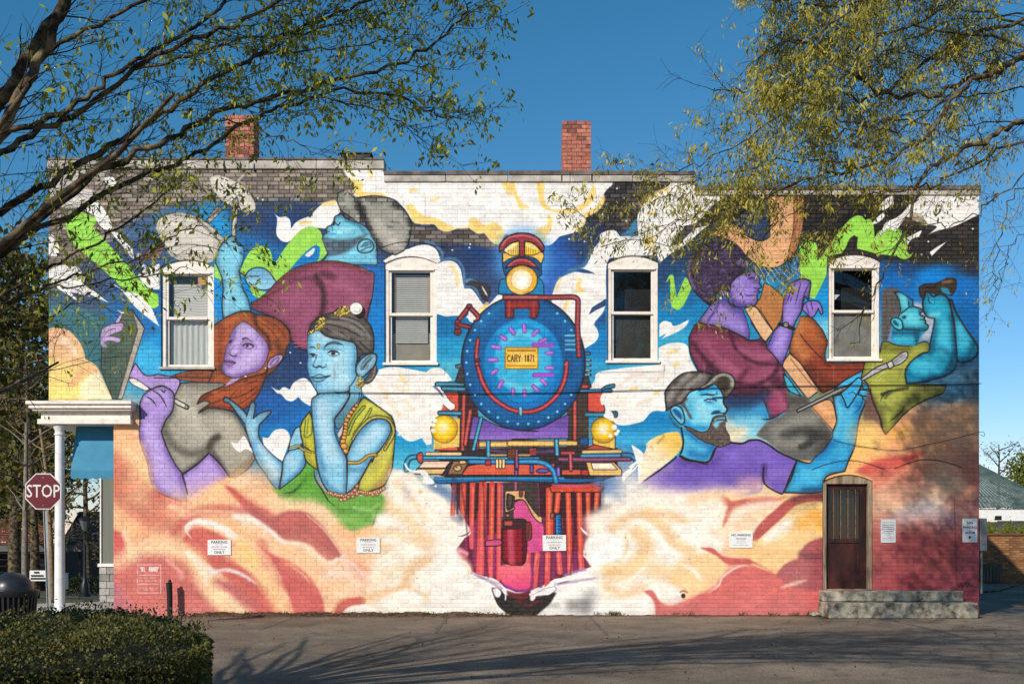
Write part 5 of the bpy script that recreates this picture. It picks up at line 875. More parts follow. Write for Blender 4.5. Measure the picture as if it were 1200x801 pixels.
# ------------------------------------------------------------------ helpers
def at(px, py, D):                      # a point seen at that place of the photograph, D metres away
    return Vector(((px-600)/1200*D, D-20, 1.6+(625-py)/1200*D))
def wp(px, py, y=0.0):                  # a point on the mural wall's plane
    return Vector(((px-600)/60, y, (721-py)/60))
def link(o, parent=None):
    COL.objects.link(o)
    if parent is not None: o.parent = parent
    return o
def empty(name, loc=(0, 0, 0), parent=None):
    o = bpy.data.objects.new(name, None); o.location = loc; o.empty_display_size = .2
    return link(o, parent)
def tag(o, label=None, cat=None, group=None, kind=None):
    if label: o['label'] = label
    if cat: o['category'] = cat
    if group: o['group'] = group
    if kind: o['kind'] = kind
    return o
class MB:
    def __init__(self): self.v = []; self.f = []
    def quad(self, *p):
        n = len(self.v); self.v += [tuple(q) for q in p]; self.f.append(tuple(range(n, n+len(p))))
    def box(self, x0, x1, y0, y1, z0, z1, bev=0):
        if x0 > x1: x0, x1 = x1, x0
        if y0 > y1: y0, y1 = y1, y0
        if z0 > z1: z0, z1 = z1, z0
        n = len(self.v); b = min(bev, (x1-x0)*.45, (y1-y0)*.45, (z1-z0)*.45)
        if b <= 0:
            self.v += [(x0,y0,z0),(x1,y0,z0),(x1,y1,z0),(x0,y1,z0),(x0,y0,z1),(x1,y0,z1),(x1,y1,z1),(x0,y1,z1)]
            for q in ((0,3,2,1),(4,5,6,7),(0,1,5,4),(1,2,6,5),(2,3,7,6),(3,0,4,7)): self.f.append(tuple(n+i for i in q))
            return
        bm = bmesh.new(); bmesh.ops.create_cube(bm, size=1)
        for v in bm.verts: v.co = Vector(((x0+x1)/2+v.co.x*(x1-x0), (y0+y1)/2+v.co.y*(y1-y0), (z0+z1)/2+v.co.z*(z1-z0)))
        bmesh.ops.bevel(bm, geom=bm.edges[:], offset=b, segments=1, affect='EDGES')
        bm.verts.index_update()
        self.v += [tuple(v.co) for v in bm.verts]
        for f in bm.faces: self.f.append(tuple(n+v.index for v in f.verts))
        bm.free()
    def prism(self, poly, axis, a, b):          # closed outline (2-D) extruded along an axis
        n = len(self.v); k = len(poly)
        def mk(p, t):
            if axis == 'y': return (p[0], t, p[1])
            if axis == 'x': return (t, p[0], p[1])
            return (p[0], p[1], t)
        self.v += [mk(p, a) for p in poly]+[mk(p, b) for p in poly]
        self.f.append(tuple(n+i for i in range(k))); self.f.append(tuple(n+k+i for i in reversed(range(k))))
        for i in range(k): self.f.append((n+i, n+k+i, n+k+(i+1) % k, n+(i+1) % k))
    def tube(self, pts, rad, seg=8, cap=True):
        pts = [Vector(p) for p in pts]
        if not isinstance(rad, (list, tuple)): rad = [rad]*len(pts)
        n0 = len(self.v); up = Vector((.13, .31, .94))
        for i, p in enumerate(pts):
            t = (pts[min(i+1, len(pts)-1)]-pts[max(i-1, 0)])
            t = t.normalized() if t.length > 1e-9 else Vector((0, 0, 1))
            u = t.cross(up)
            if u.length < .05: u = t.cross(Vector((1, 0, 0)))
            u.normalize(); w = t.cross(u)
            for k in range(seg):
                a = 2*math.pi*k/seg
                self.v.append(tuple(p+(u*math.cos(a)+w*math.sin(a))*rad[i]))
        for i in range(len(pts)-1):
            for k in range(seg):
                a = n0+i*seg+k; b = n0+i*seg+(k+1) % seg
                self.f.append((a, b, b+seg, a+seg))
        if cap:
            self.f.append(tuple(n0+k for k in reversed(range(seg)))); e = n0+(len(pts)-1)*seg
            self.f.append(tuple(e+k for k in range(seg)))
    def lathe(self, prof, cx, cy, seg=20):      # (r,z) profile about a vertical axis
        n0 = len(self.v); k = len(prof)
        for r, z in prof:
            for i in range(seg):
                a = 2*math.pi*i/seg; self.v.append((cx+r*math.cos(a), cy+r*math.sin(a), z))
        for j in range(k-1):
            for i in range(seg):
                a = n0+j*seg+i; b = n0+j*seg+(i+1) % seg
                self.f.append((a, b, b+seg, a+seg))
        self.f.append(tuple(n0+i for i in reversed(range(seg)))); self.f.append(tuple(n0+(k-1)*seg+i for i in range(seg)))
    def build(self, name, m, parent=None, smooth=False, fix=True):
        me = bpy.data.meshes.new(name); me.from_pydata(self.v, [], self.f); me.update()
        if fix:
            bm = bmesh.new(); bm.from_mesh(me); bmesh.ops.recalc_face_normals(bm, faces=bm.faces[:]); bm.to_mesh(me); bm.free()
        if smooth: me.polygons.foreach_set('use_smooth', [True]*len(me.polygons))
        me.materials.append(m)
        return link(bpy.data.objects.new(name, me), parent)
def smooth_by_angle(o, ang=40):
    me = o.data; me.polygons.foreach_set('use_smooth', [True]*len(me.polygons))
    bm = bmesh.new(); bm.from_mesh(me)
    for e in bm.edges:
        if len(e.link_faces) == 2 and e.calc_face_angle() > R(ang): e.smooth = False
    bm.to_mesh(me); bm.free(); return o
def srgb(c):
    r = []
    for q in c[:3]:
        q = q/255.0; r.append(q/12.92 if q <= .04045 else ((q+.055)/1.055)**2.4)
    return (r[0], r[1], r[2], 1)
MATS = {}
def mat(name, col, rough=.7, var=.25, scale=6.0, bump=.0, bscale=40.0, metal=0.0, spec=.35, col2=None, stretch=None, detail=6, lo=.35, hi=.65):
    """principled surface with two-tone noise colour and fine relief (col linear)"""
    if name in MATS: return MATS[name]
    m = bpy.data.materials.new(name); m.use_nodes = True; MATS[name] = m
    nt = m.node_tree; N = nt.nodes; K = nt.links; p = N['Principled BSDF']
    p.inputs['Roughness'].default_value = rough; p.inputs['Metallic'].default_value = metal; p.inputs['Specular IOR Level'].default_value = spec
    tc = N.new('ShaderNodeTexCoord'); src = tc.outputs['Object']
    if stretch:
        mp = N.new('ShaderNodeMapping'); mp.inputs['Scale'].default_value = stretch; K.new(src, mp.inputs[0]); src = mp.outputs[0]
    nz = N.new('ShaderNodeTexNoise'); nz.inputs['Scale'].default_value = scale; nz.inputs['Detail'].default_value = detail; nz.inputs['Roughness'].default_value = .62; K.new(src, nz.inputs[0])
    rp = N.new('ShaderNodeValToRGB'); rp.color_ramp.elements[0].position = lo; rp.color_ramp.elements[1].position = hi
    a = [max(0, q*(1-var)) for q in col[:3]]+[1]; b = list(col2[:3])+[1] if col2 else [min(1, q*(1+var)) for q in col[:3]]+[1]
    rp.color_ramp.elements[0].color = a; rp.color_ramp.elements[1].color = b
    K.new(nz.outputs[0], rp.inputs[0]); K.new(rp.outputs[0], p.inputs['Base Color'])
    if bump:
        n2 = N.new('ShaderNodeTexNoise'); n2.inputs['Scale'].default_value = bscale; n2.inputs['Detail'].default_value = 5; K.new(src, n2.inputs[0])
        bp = N.new('ShaderNodeBump'); bp.inputs['Strength'].default_value = bump; bp.inputs['Distance'].default_value = .01
        K.new(n2.outputs[0], bp.inputs['Height']); K.new(bp.outputs[0], p.inputs['Normal'])
    return m
def leafmat(name, c1, c2, trans=.35):
    m = bpy.data.materials.new(name); m.use_nodes = True; nt = m.node_tree; N = nt.nodes; K = nt.links
    for n in list(N): N.remove(n)
    out = N.new('ShaderNodeOutputMaterial'); at_ = N.new('ShaderNodeAttribute'); at_.attribute_name = 'tint'
    mx = N.new('ShaderNodeMix'); mx.data_type = 'RGBA'; mx.inputs[6].default_value = c1; mx.inputs[7].default_value = c2; K.new(at_.outputs['Fac'], mx.inputs[0])
    d = N.new('ShaderNodeBsdfPrincipled'); d.inputs['Roughness'].default_value = .55; d.inputs['Specular IOR Level'].default_value = .3
    t = N.new('ShaderNodeBsdfTranslucent'); ms = N.new('ShaderNodeMixShader'); ms.inputs[0].default_value = trans
    K.new(mx.outputs[2], d.inputs['Base Color']); K.new(mx.outputs[2], t.inputs[0]); K.new(d.outputs[0], ms.inputs[1]); K.new(t.outputs[0], ms.inputs[2]); K.new(ms.outputs[0], out.inputs[0])
    return m
def text_mesh(name, txt, m, size, parent, loc, rot=(90, 0, 0), depth=.0015, align='CENTER', sx=1.0, bold=0.0):
    cu = bpy.data.curves.new(name, 'FONT'); cu.body = txt; cu.size = size; cu.align_x = align; cu.align_y = 'CENTER'; cu.extrude = depth; cu.offset = bold; cu.resolution_u = 2
    tmp = bpy.data.objects.new('tmp', cu); COL.objects.link(tmp)
    dg = bpy.context.evaluated_depsgraph_get(); me = bpy.data.meshes.new_from_object(tmp.evaluated_get(dg))
    bpy.data.objects.remove(tmp); me.materials.clear(); me.materials.append(m); me.name = name
    o = bpy.data.objects.new(name, me); o.location = loc; o.rotation_euler = [R(q) for q in rot]; o.scale = (sx, 1, 1)
    return link(o, parent)
def cards(name, pos, dirs, nrm, ln, wd, tint, m, parent):
    """many small leaf blades as one mesh: a kinked quad pair each (numpy)"""
    n = len(pos); pos = np.asarray(pos, np.float32); d = np.asarray(dirs, np.float32); w = np.asarray(nrm, np.float32)
    d /= np.linalg.norm(d, axis=1, keepdims=True)+1e-9
    w = np.cross(d, w); w /= np.linalg.norm(w, axis=1, keepdims=True)+1e-9
    ln = np.asarray(ln, np.float32)[:, None]; wd = np.asarray(wd, np.float32)[:, None]
    V = np.empty((n, 4, 3), np.float32)
    V[:, 0] = pos; V[:, 1] = pos+d*ln*.45+w*wd*.5; V[:, 2] = pos+d*ln; V[:, 3] = pos+d*ln*.5-w*wd*.5
    me = bpy.data.meshes.new(name); me.vertices.add(n*4); me.vertices.foreach_set('co', V.ravel())
    me.loops.add(n*4); me.loops.foreach_set('vertex_index', np.arange(n*4, dtype=np.int32))
    me.polygons.add(n); me.polygons.foreach_set('loop_start', np.arange(0, n*4, 4, dtype=np.int32)); me.polygons.foreach_set('loop_total', np.full(n, 4, np.int32))
    a = me.attributes.new('tint', 'FLOAT', 'FACE'); a.data.foreach_set('value', np.asarray(tint, np.float32))
    me.update(calc_edges=True); me.materials.append(m)
    return link(bpy.data.objects.new(name, me), parent)
# ------------------------------------------------------------------ materials
M_asph = mat('asphalt', (.215, .170, .128, 1), .92, .24, .8, .6, 180, spec=.2, detail=10)
M_conc = mat('pale concrete', (.42, .37, .31, 1), .9, .2, 1.4, .3, 60)
M_stepc = mat('weathered concrete', (.10, .085, .065, 1), .92, .3, 5.5, .6, 45, col2=(.46, .41, .31), lo=.38, hi=.62, detail=9)
M_coping = mat('coping stone', (.42, .37, .31, 1), .85, .3, 2.5, .4, 50, col2=(.62, .55, .48))
M_flash = mat('dark flashing', (.075, .062, .056, 1), .7, .4, 3.0, .2, 30, col2=(.2, .165, .145))
M_cream = mat('cream paint', (.74, .65, .56, 1), .55, .16, 7.0, .15, 60, col2=(.83, .745, .655), detail=9, lo=.3, hi=.5)
M_white = mat('white paint', (.74, .70, .66, 1), .5, .14, 6.0, .12, 50, col2=(.82, .79, .76), detail=9, lo=.3, hi=.5)
M_bluefab = mat('blue awning cloth', (.045, .225, .36, 1), .75, .12, 2.0, .1, 90)
M_dark = mat('dark interior', (.012, .012, .013, 1), .8, .2, 2)
M_door = mat('oxblood door paint', (.018, .006, .005, 1), .55, .45, 3.5, .25, 30, stretch=(1, 1, .25), col2=(.075, .018, .013))
M_wood = mat('worn door frame', (.20, .14, .085, 1), .8, .35, 5, .4, 40, stretch=(3, 3, .3), col2=(.40, .30, .20))
M_blind = mat('blind slat', (.62, .58, .52, 1), .6, .05, 4)
M_curtain = mat('lace curtain', (.60, .58, .53, 1), .9, .1, 9, .3, 70, stretch=(4, 4, .4))
M_paper = mat('orange paper', (.72, .34, .12, 1), .8, .15, 9)
M_sign = mat('sign enamel', (.80, .78, .75, 1), .4, .03, 3)
M_black = mat('black lettering', (.015, .015, .016, 1), .6, .1, 3)
M_redink = mat('red lettering', (.45, .07, .06, 1), .6, .1, 3)
M_steel = mat('galvanised steel', (.30, .30, .29, 1), .45, .2, 6, .1, 60, metal=.6)
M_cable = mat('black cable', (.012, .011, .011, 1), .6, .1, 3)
M_mesh = mat('insect screen', (.20, .18, .155, 1), .9, .12, 3, .0)
def glass_mat():
    m = bpy.data.materials.new('window glass'); m.use_nodes = True; N = m.node_tree.nodes; K = m.node_tree.links
    for n in list(N): N.remove(n)
    o = N.new('ShaderNodeOutputMaterial'); t = N.new('ShaderNodeBsdfTransparent'); t.inputs[0].default_value = (.86, .88, .87, 1)
    g = N.new('ShaderNodeBsdfGlossy'); g.inputs['Roughness'].default_value = .02; mx = N.new('ShaderNodeMixShader')
    lw_ = N.new('ShaderNodeLayerWeight'); lw_.inputs[0].default_value = .35
    pw_ = N.new('ShaderNodeMath'); pw_.operation = 'POWER'; pw_.inputs[1].default_value = 2.0; K.new(lw_.outputs['Facing'], pw_.inputs[0])
    fr = N.new('ShaderNodeMath'); fr.operation = 'MULTIPLY_ADD'; fr.inputs[1].default_value = .5; fr.inputs[2].default_value = .06; K.new(pw_.outputs[0], fr.inputs[0]); nz = N.new('ShaderNodeTexNoise'); nz.inputs['Scale'].default_value = 1.3
    bp = N.new('ShaderNodeBump'); bp.inputs['Strength'].default_value = .02; K.new(nz.outputs[0], bp.inputs['Height']); K.new(bp.outputs[0], g.inputs['Normal'])
    K.new(fr.outputs[0], mx.inputs[0]); K.new(t.outputs[0], mx.inputs[1]); K.new(g.outputs[0], mx.inputs[2]); K.new(mx.outputs[0], o.inputs[0])
    return m
M_glass = glass_mat()
# ------------------------------------------------------------------ the painted building
root = empty('brick_building', (0, 0, 0))
tag(root, 'two storey brick building whose whole side wall carries a colourful mural with a locomotive', 'building')
# paint film: code-painted picture in wall coordinates
lin = np.where(canvas <= .04045, canvas/12.92, ((canvas+.055)/1.055)**2.4).astype(np.float32)
img = bpy.data.images.new('mural_paint', CW, CH, float_buffer=False)
img.colorspace_settings.name = 'sRGB'
rgba = np.ones((CH, CW, 4), np.float32); rgba[..., :3] = np.clip(canvas, 0, 1)[::-1]
img.pixels.foreach_set(rgba.ravel()); img.update(); img.pack()
def mural_mat(name, dull):
    m = bpy.data.materials.new(name); m.use_nodes = True; nt = m.node_tree; N = nt.nodes; K = nt.links; p = N['Principled BSDF']
    tc = N.new('ShaderNodeTexCoord'); tc.object = root
    sp = N.new('ShaderNodeSeparateXYZ'); K.new(tc.outputs['Object'], sp.inputs[0])
    def ma(src, k, c):
        q = N.new('ShaderNodeMath'); q.operation = 'MULTIPLY_ADD'; q.inputs[1].default_value = k; q.inputs[2].default_value = c; K.new(src, q.inputs[0]); return q.outputs[0]
    u = ma(sp.outputs[0], 60/PW, (600-PX0)/PW); v = ma(sp.outputs[2], 60/PH, 1-(721-PY0)/PH)
    cb = N.new('ShaderNodeCombineXYZ'); K.new(u, cb.inputs[0]); K.new(v, cb.inputs[1])
    im = N.new('ShaderNodeTexImage'); im.image = img; im.interpolation = 'Cubic'; im.extension = 'EXTEND'; K.new(cb.outputs[0], im.inputs[0])
    nz = N.new('ShaderNodeTexNoise'); nz.inputs['Scale'].default_value = 22; nz.inputs['Detail'].default_value = 8; K.new(tc.outputs['Object'], nz.inputs[0])
    rp = N.new('ShaderNodeValToRGB'); rp.color_ramp.elements[0].position = .3; rp.color_ramp.elements[1].position = .6
    rp.color_ramp.elements[0].color = (.86*dull, .845*dull, .83*dull, 1); rp.color_ramp.elements[1].color = (.97*dull, .97*dull, .97*dull, 1); K.new(nz.outputs[0], rp.inputs[0])
    mx = N.new('ShaderNodeMix'); mx.data_type = 'RGBA'; mx.blend_type = 'MULTIPLY'; mx.inputs[0].default_value = 1; K.new(im.outputs[0], mx.inputs[6]); K.new(rp.outputs[0], mx.inputs[7])
    K.new(mx.outputs[2], p.inputs['Base Color']); p.inputs['Roughness'].default_value = .72; p.inputs['Specular IOR Level'].default_value = .25
    n2 = N.new('ShaderNodeTexNoise'); n2.inputs['Scale'].default_value = 70; n2.inputs['Detail'].default_value = 6; K.new(tc.outputs['Object'], n2.inputs[0])
    bp = N.new('ShaderNodeBump'); bp.inputs['Strength'].default_value = .5; bp.inputs['Distance'].default_value = .006; K.new(n2.outputs[0], bp.inputs['Height']); K.new(bp.outputs[0], p.inputs['Normal'])
    return m
M_mural = mural_mat('mural paint on brick', 1.0); M_mortar = mural_mat('mural paint on mortar', .88)
# wall outline and openings, in metres
def X(px): return (px-600)/60
def Z(py): return (721-py)/60
WX0, WX1 = X(57), X(1147.5); PORX, PORZ = X(133), Z(472)
TOPS = ((X(57), X(449.5), Z(198.5)), (X(449.5), X(814), Z(213.5)), (X(814), X(1147.5), Z(229)))
def top_at(x):
    for a, b, z in TOPS:
        if x < b: return z
    return TOPS[-1][2]
OPEN = [(X(188.5), X(250.5), Z(433), Z(312.5), .14), (X(450.5), X(512), Z(428), Z(308.5), .14), (X(711.5), X(771.5), Z(425.5), Z(307.5), .14), (X(970.5), X(1031.5), Z(423.5), Z(306), .14), (X(964), X(1023), Z(690.5), Z(564), .135)]
def arch_z(o, x):
    x0, x1, zs, zt, rise = o; h = (x1-x0)/2; t = (x-(x0+x1)/2)/h; t = max(-1, min(1, t))
    Rr = (h*h+rise*rise)/(2*rise); return zt+math.sqrt(max(0, Rr*Rr-(t*h)**2))-(Rr-rise)
BWm, BHm, J, JV = .212, .08, .0085, .0055
def pieces(x0, x1, z0, z1):
    """the parts of a rectangle of wall that stay outside the openings, as trapezia (xa,xb,za0,zb0,zt)"""
    out = [(x0, x1, z0, z0, z1)]
    for o in OPEN:
        nxt = []
        for (xa, xb, b0, b1, zt) in out:
            if xb <= o[0] or xa >= o[1] or zt <= o[2] or min(b0, b1) >= o[3]+o[4]: nxt.append((xa, xb, b0, b1, zt)); continue
            if xa < o[0]-.012: nxt.append((xa, o[0], b0, b0, zt))
            if xb > o[1]+.012: nxt.append((o[1], xb, b0, b0, zt))
            ia, ib = max(xa, o[0]), min(xb, o[1])
            if b0 < o[2]-.012: nxt.append((ia, ib, b0, b0, min(zt, o[2])))
            if zt > o[3]:
                n = max(1, int(math.ceil((ib-ia)/.045)))
                for k in range(n):
                    pa, pb = ia+(ib-ia)*k/n, ia+(ib-ia)*(k+1)/n
                    qa, qb = max(b0, arch_z(o, pa)), max(b0, arch_z(o, pb))
                    if zt-min(qa, qb) > .004: nxt.append((pa, pb, min(qa, zt), min(qb, zt), zt))
        out = nxt
    return out
wall_mb = MB()          # the mortar bed behind the brick faces
z = 0.0
def mortar(xa, xb, za, zb):
    for (a, b, b0, b1, zt) in pieces(xa, xb, za, zb): wall_mb.quad((a, .0052, b0), (b, .0052, b1), (b, .0052, zt), (a, .0052, zt))
for a, b, zt in TOPS:
    a2 = a
    zz = 0.0
    while zz < zt:
        ze = min(zt, zz+.64)
        lo_x = a
        if a == WX0 and ze <= PORZ+.001: lo_x = PORX
        if a == WX0 and zz < PORZ < ze:
            mortar(PORX, b, zz, PORZ); zz = PORZ; continue
        mortar(lo_x, b, zz, ze); zz = ze
# reveals of the openings (brick returns)
for o in OPEN:
    x0, x1, zs, zt, rise = o; d = .16
    wall_mb.quad((x0, .0052, zs), (x0, d, zs), (x0, d, zt), (x0, .0052, zt)); wall_mb.quad((x1, .0052, zs), (x1, .0052, zt), (x1, d, zt), (x1, d, zs))
    for k in range(20):
        a, b = x0+(x1-x0)*k/20, x0+(x1-x0)*(k+1)/20
        wall_mb.quad((a, .0052, arch_z(o, a)), (a, d, arch_z(o, a)), (b, d, arch_z(o, b)), (b, .0052, arch_z(o, b)))
    wall_mb.quad((x0, .0052, zs), (x1, .0052, zs), (x1, d, zs), (x0, d, zs))
wall_o = wall_mb.build('wall', M_mortar, root, fix=False)
# bricks
stuff = MB(); whole = []
nrow = int(math.ceil(TOPS[0][2]/BHm))
BR = random.Random(11)
def brick_geo(mb, xa, xb, b0, b1, zt, y):
    c = .0022
    n = len(mb.v)
    mb.v += [(xa, .0062, b0), (xb, .0062, b1), (xb, .0062, zt), (xa, .0062, zt), (xa+c, y, b0+c), (xb-c, y, b1+c), (xb-c, y, zt-c), (xa+c, y, zt-c)]
    for q in ((4, 5, 6, 7), (0, 1, 5, 4), (1, 2, 6, 5), (2, 3, 7, 6), (3, 0, 4, 7)): mb.f.append(tuple(n+i for i in q))
for r in range(nrow):
    z0, z1 = r*BHm+J*.5, (r+1)*BHm-J*.5
    header = (r % 7 == 6)
    bw = BWm*.5 if header else BWm
    off = 0 if (r % 2 == 0) else BWm*.5
    lo_x = WX0 if z0 >= PORZ-.02 else PORX
    k0 = int(math.floor((lo_x-off)/bw))-1
    x = k0*bw+off+X(600)
    while x < WX1:
        xa, xb = max(x, lo_x)+JV*.5, min(x+bw, WX1)-JV*.5
        if xb-xa > .02:
            zt = min(z1, top_at((xa+xb)/2)-.002)
            if zt-z0 > .02:
                jit = BR.gauss(0, .0011); dz = BR.gauss(0, .0008)
                ps = pieces(xa, xb, z0+dz, zt+dz)
                if len(ps) == 1 and ps[0][:2] == (xa, xb) and not header and zt == z1 and abs(xb-xa-(BWm-JV)) < 1e-6:
                    whole.append((xa, z0+dz, jit))
                else:
                    for (a, b, q0, q1, t) in ps: brick_geo(stuff, a, b, q0, q1, t, -abs(jit)*.5)
        x += bw
whole.sort(key=lambda w: (w[0]+.1)**2+(w[1]-1.6)**2)      # the ones nearest the camera show largest
mb1 = MB(); brick_geo(mb1, 0, BWm-JV, 0, 0, BHm-J, 0); bme = None
for i, (xa, z0, jit) in enumerate(whole):
    if i < 300:
        if bme is None: o = mb1.build('brick', M_mural, wall_o, fix=False); bme = o.data
        else: o = link(bpy.data.objects.new('brick', bme), wall_o)
        o.location = (xa, jit*.6, z0)
    else: brick_geo(stuff, xa, xa+BWm-JV, z0, z0, z0+BHm-J, jit*.6)
tag(stuff.build('brickwork', M_mural, wall_o, fix=False), kind='stuff')
# shell behind the painted face, roof, parapet returns
M_side = mat('old brick side', (.25, .12, .09, 1), .9, .3, 9)
sh = MB()
sh.box(WX0+.02, WX1-.004, .5, 15, 3.95, TOPS[2][2]-.35); sh.box(PORX+.02, WX1-.004, .5, 15, .0, 3.949)
sh.build('shell', M_side, root)
pt = MB()
for a, b, zt in TOPS: pt.box(a+.003, b-.003, .0086, .34, zt-.75, zt-.004)
pt.box(WX0+.002, X(188), .0086, .34, PORZ+.02, TOPS[0][2]-.76); pt.box(WX1-.25, WX1-.001, .0086, .34, 0, TOPS[2][2]-.76); pt.box(PORX+.002, X(188), .0086, .34, 0, PORZ+.019)
pt.build('parapet', M_side, root)
# copings
for (a, b, zt), (bh, fh) in zip(TOPS, ((.165, .05), (.125, .08), (.09, .09))):
    n = max(2, int(round((b-a)/1.25))); e = .035
    for k in range(n):
        xa = a+(b-a)*k/n+(.004 if k else -(.02 if a == WX0 else -.004)); xb = a+(b-a)*(k+1)/n-(.004 if k < n-1 else -(.02 if b == WX1 else .012))
        j = BR.uniform(-.004, .004)
        c = MB(); c.box(xa, xb, -e+j, .36, zt+.002, zt+bh+j*.5, .008); c.build('coping_stone', M_coping, root)
        c = MB(); c.box(xa+.002, xb-.002, -e-.012+j, .375, zt+bh+.005, zt+bh+fh+BR.uniform(0, .01), .006); c.build('cap_flashing', M_flash, root)
ends = MB(); ends.box(X(449.5)-.02, X(449.5)+.012, -.02, .35, TOPS[1][2]+.23, TOPS[0][2]-.001); ends.build('parapet_step', M_flash, root)
# roof vent box
v = MB(); zt = TOPS[0][2]+.165+.055; v.box(X(399), X(433), .1, .5, zt, zt+.12, .01); v.box(X(397), X(435), .08, .52, zt+.122, zt+.15, .006); v.build('roof_vent', mat('tar black metal', (.03, .028, .027, 1), .6, .3, 5), root)
# chimneys of real brick
M_cb = [mat('chimney brick %d' % i, c, .88, .3, 14, .5, 60) for i, c in enumerate(((.44, .15, .10, 1), (.50, .185, .125, 1), (.38, .12, .08, 1), (.24, .085, .06, 1)))]
M_cm = mat('chimney mortar', (.10, .065, .055, 1), .95, .2, 20)
M_pw = mat('painted chimney foot', (.72, .68, .63, 1), .8, .1, 8, .2, 40)
CRN = random.Random(21)
def chimney(px0, px1, pyt, zb, foot_m):
    x0, x1, zt = X(px0), X(px1), Z(pyt); y0, y1 = -.012, .46
    core = MB(); core.box(x0+.008, x1-.008, y0+.008, y1-.008, zb+.002, zt-.012); ch = core.build('chimney', M_cm, root)
    ch_b = {}
    h = .077; r = 0; z = zb
    while z+h <= zt+.01:
        L_ = x1-x0; n = 3 if r % 2 else 2.5
        edges = [0, L_/3, 2*L_/3, L_] if r % 2 else [0, L_/6, L_/2, L_*5/6, L_]
        for k in range(len(edges)-1):
            b = MB(); e = .0045; jy = CRN.uniform(-.003, .003)
            b.box(x0+edges[k]+e*(k > 0), x0+edges[k+1]-e*(k < len(edges)-2), y0+jy, y0+.1, z+.004, z+h-.005, .003)
            b.build('brick', foot_m if (foot_m and r < 2) else M_cb[CRN.choice((0, 0, 1, 1, 2, 3))], ch)
        for (xa, xb) in ((x0-.0, x0+.1), (x1-.1, x1)):
            for k in range(2):
                b = MB(); b.box(xa+.001 if xa == x0 else xa, xb-.001 if xb == x1 else xb, y0+.104+k*.18, y0+.28+k*.18, z+.004, z+h-.005, .003); b.build('brick', M_cb[CRN.choice((0, 1, 2))], ch)
        z += h; r += 1
    cp = MB(); cp.box(x0+.05, x1-.05, y0+.12, y1-.06, zt-.03, zt-.004); cp.build('flue', M_dark, ch)
    lead = MB(); lead.box(x0-.025, x0-.004, -.05, .47, zb-.03, zb+.17, .004); lead.box(x1+.004, x1+.025, -.05, .47, zb-.03, zb+.12, .004); lead.build('lead_flashing', M_cable, ch)
chimney(264, 297.5, 134, Z(199.5), mat('sooty chimney foot', (.10, .09, .08, 1), .9, .3, 10))
chimney(659, 692.5, 141, Z(211), M_pw)
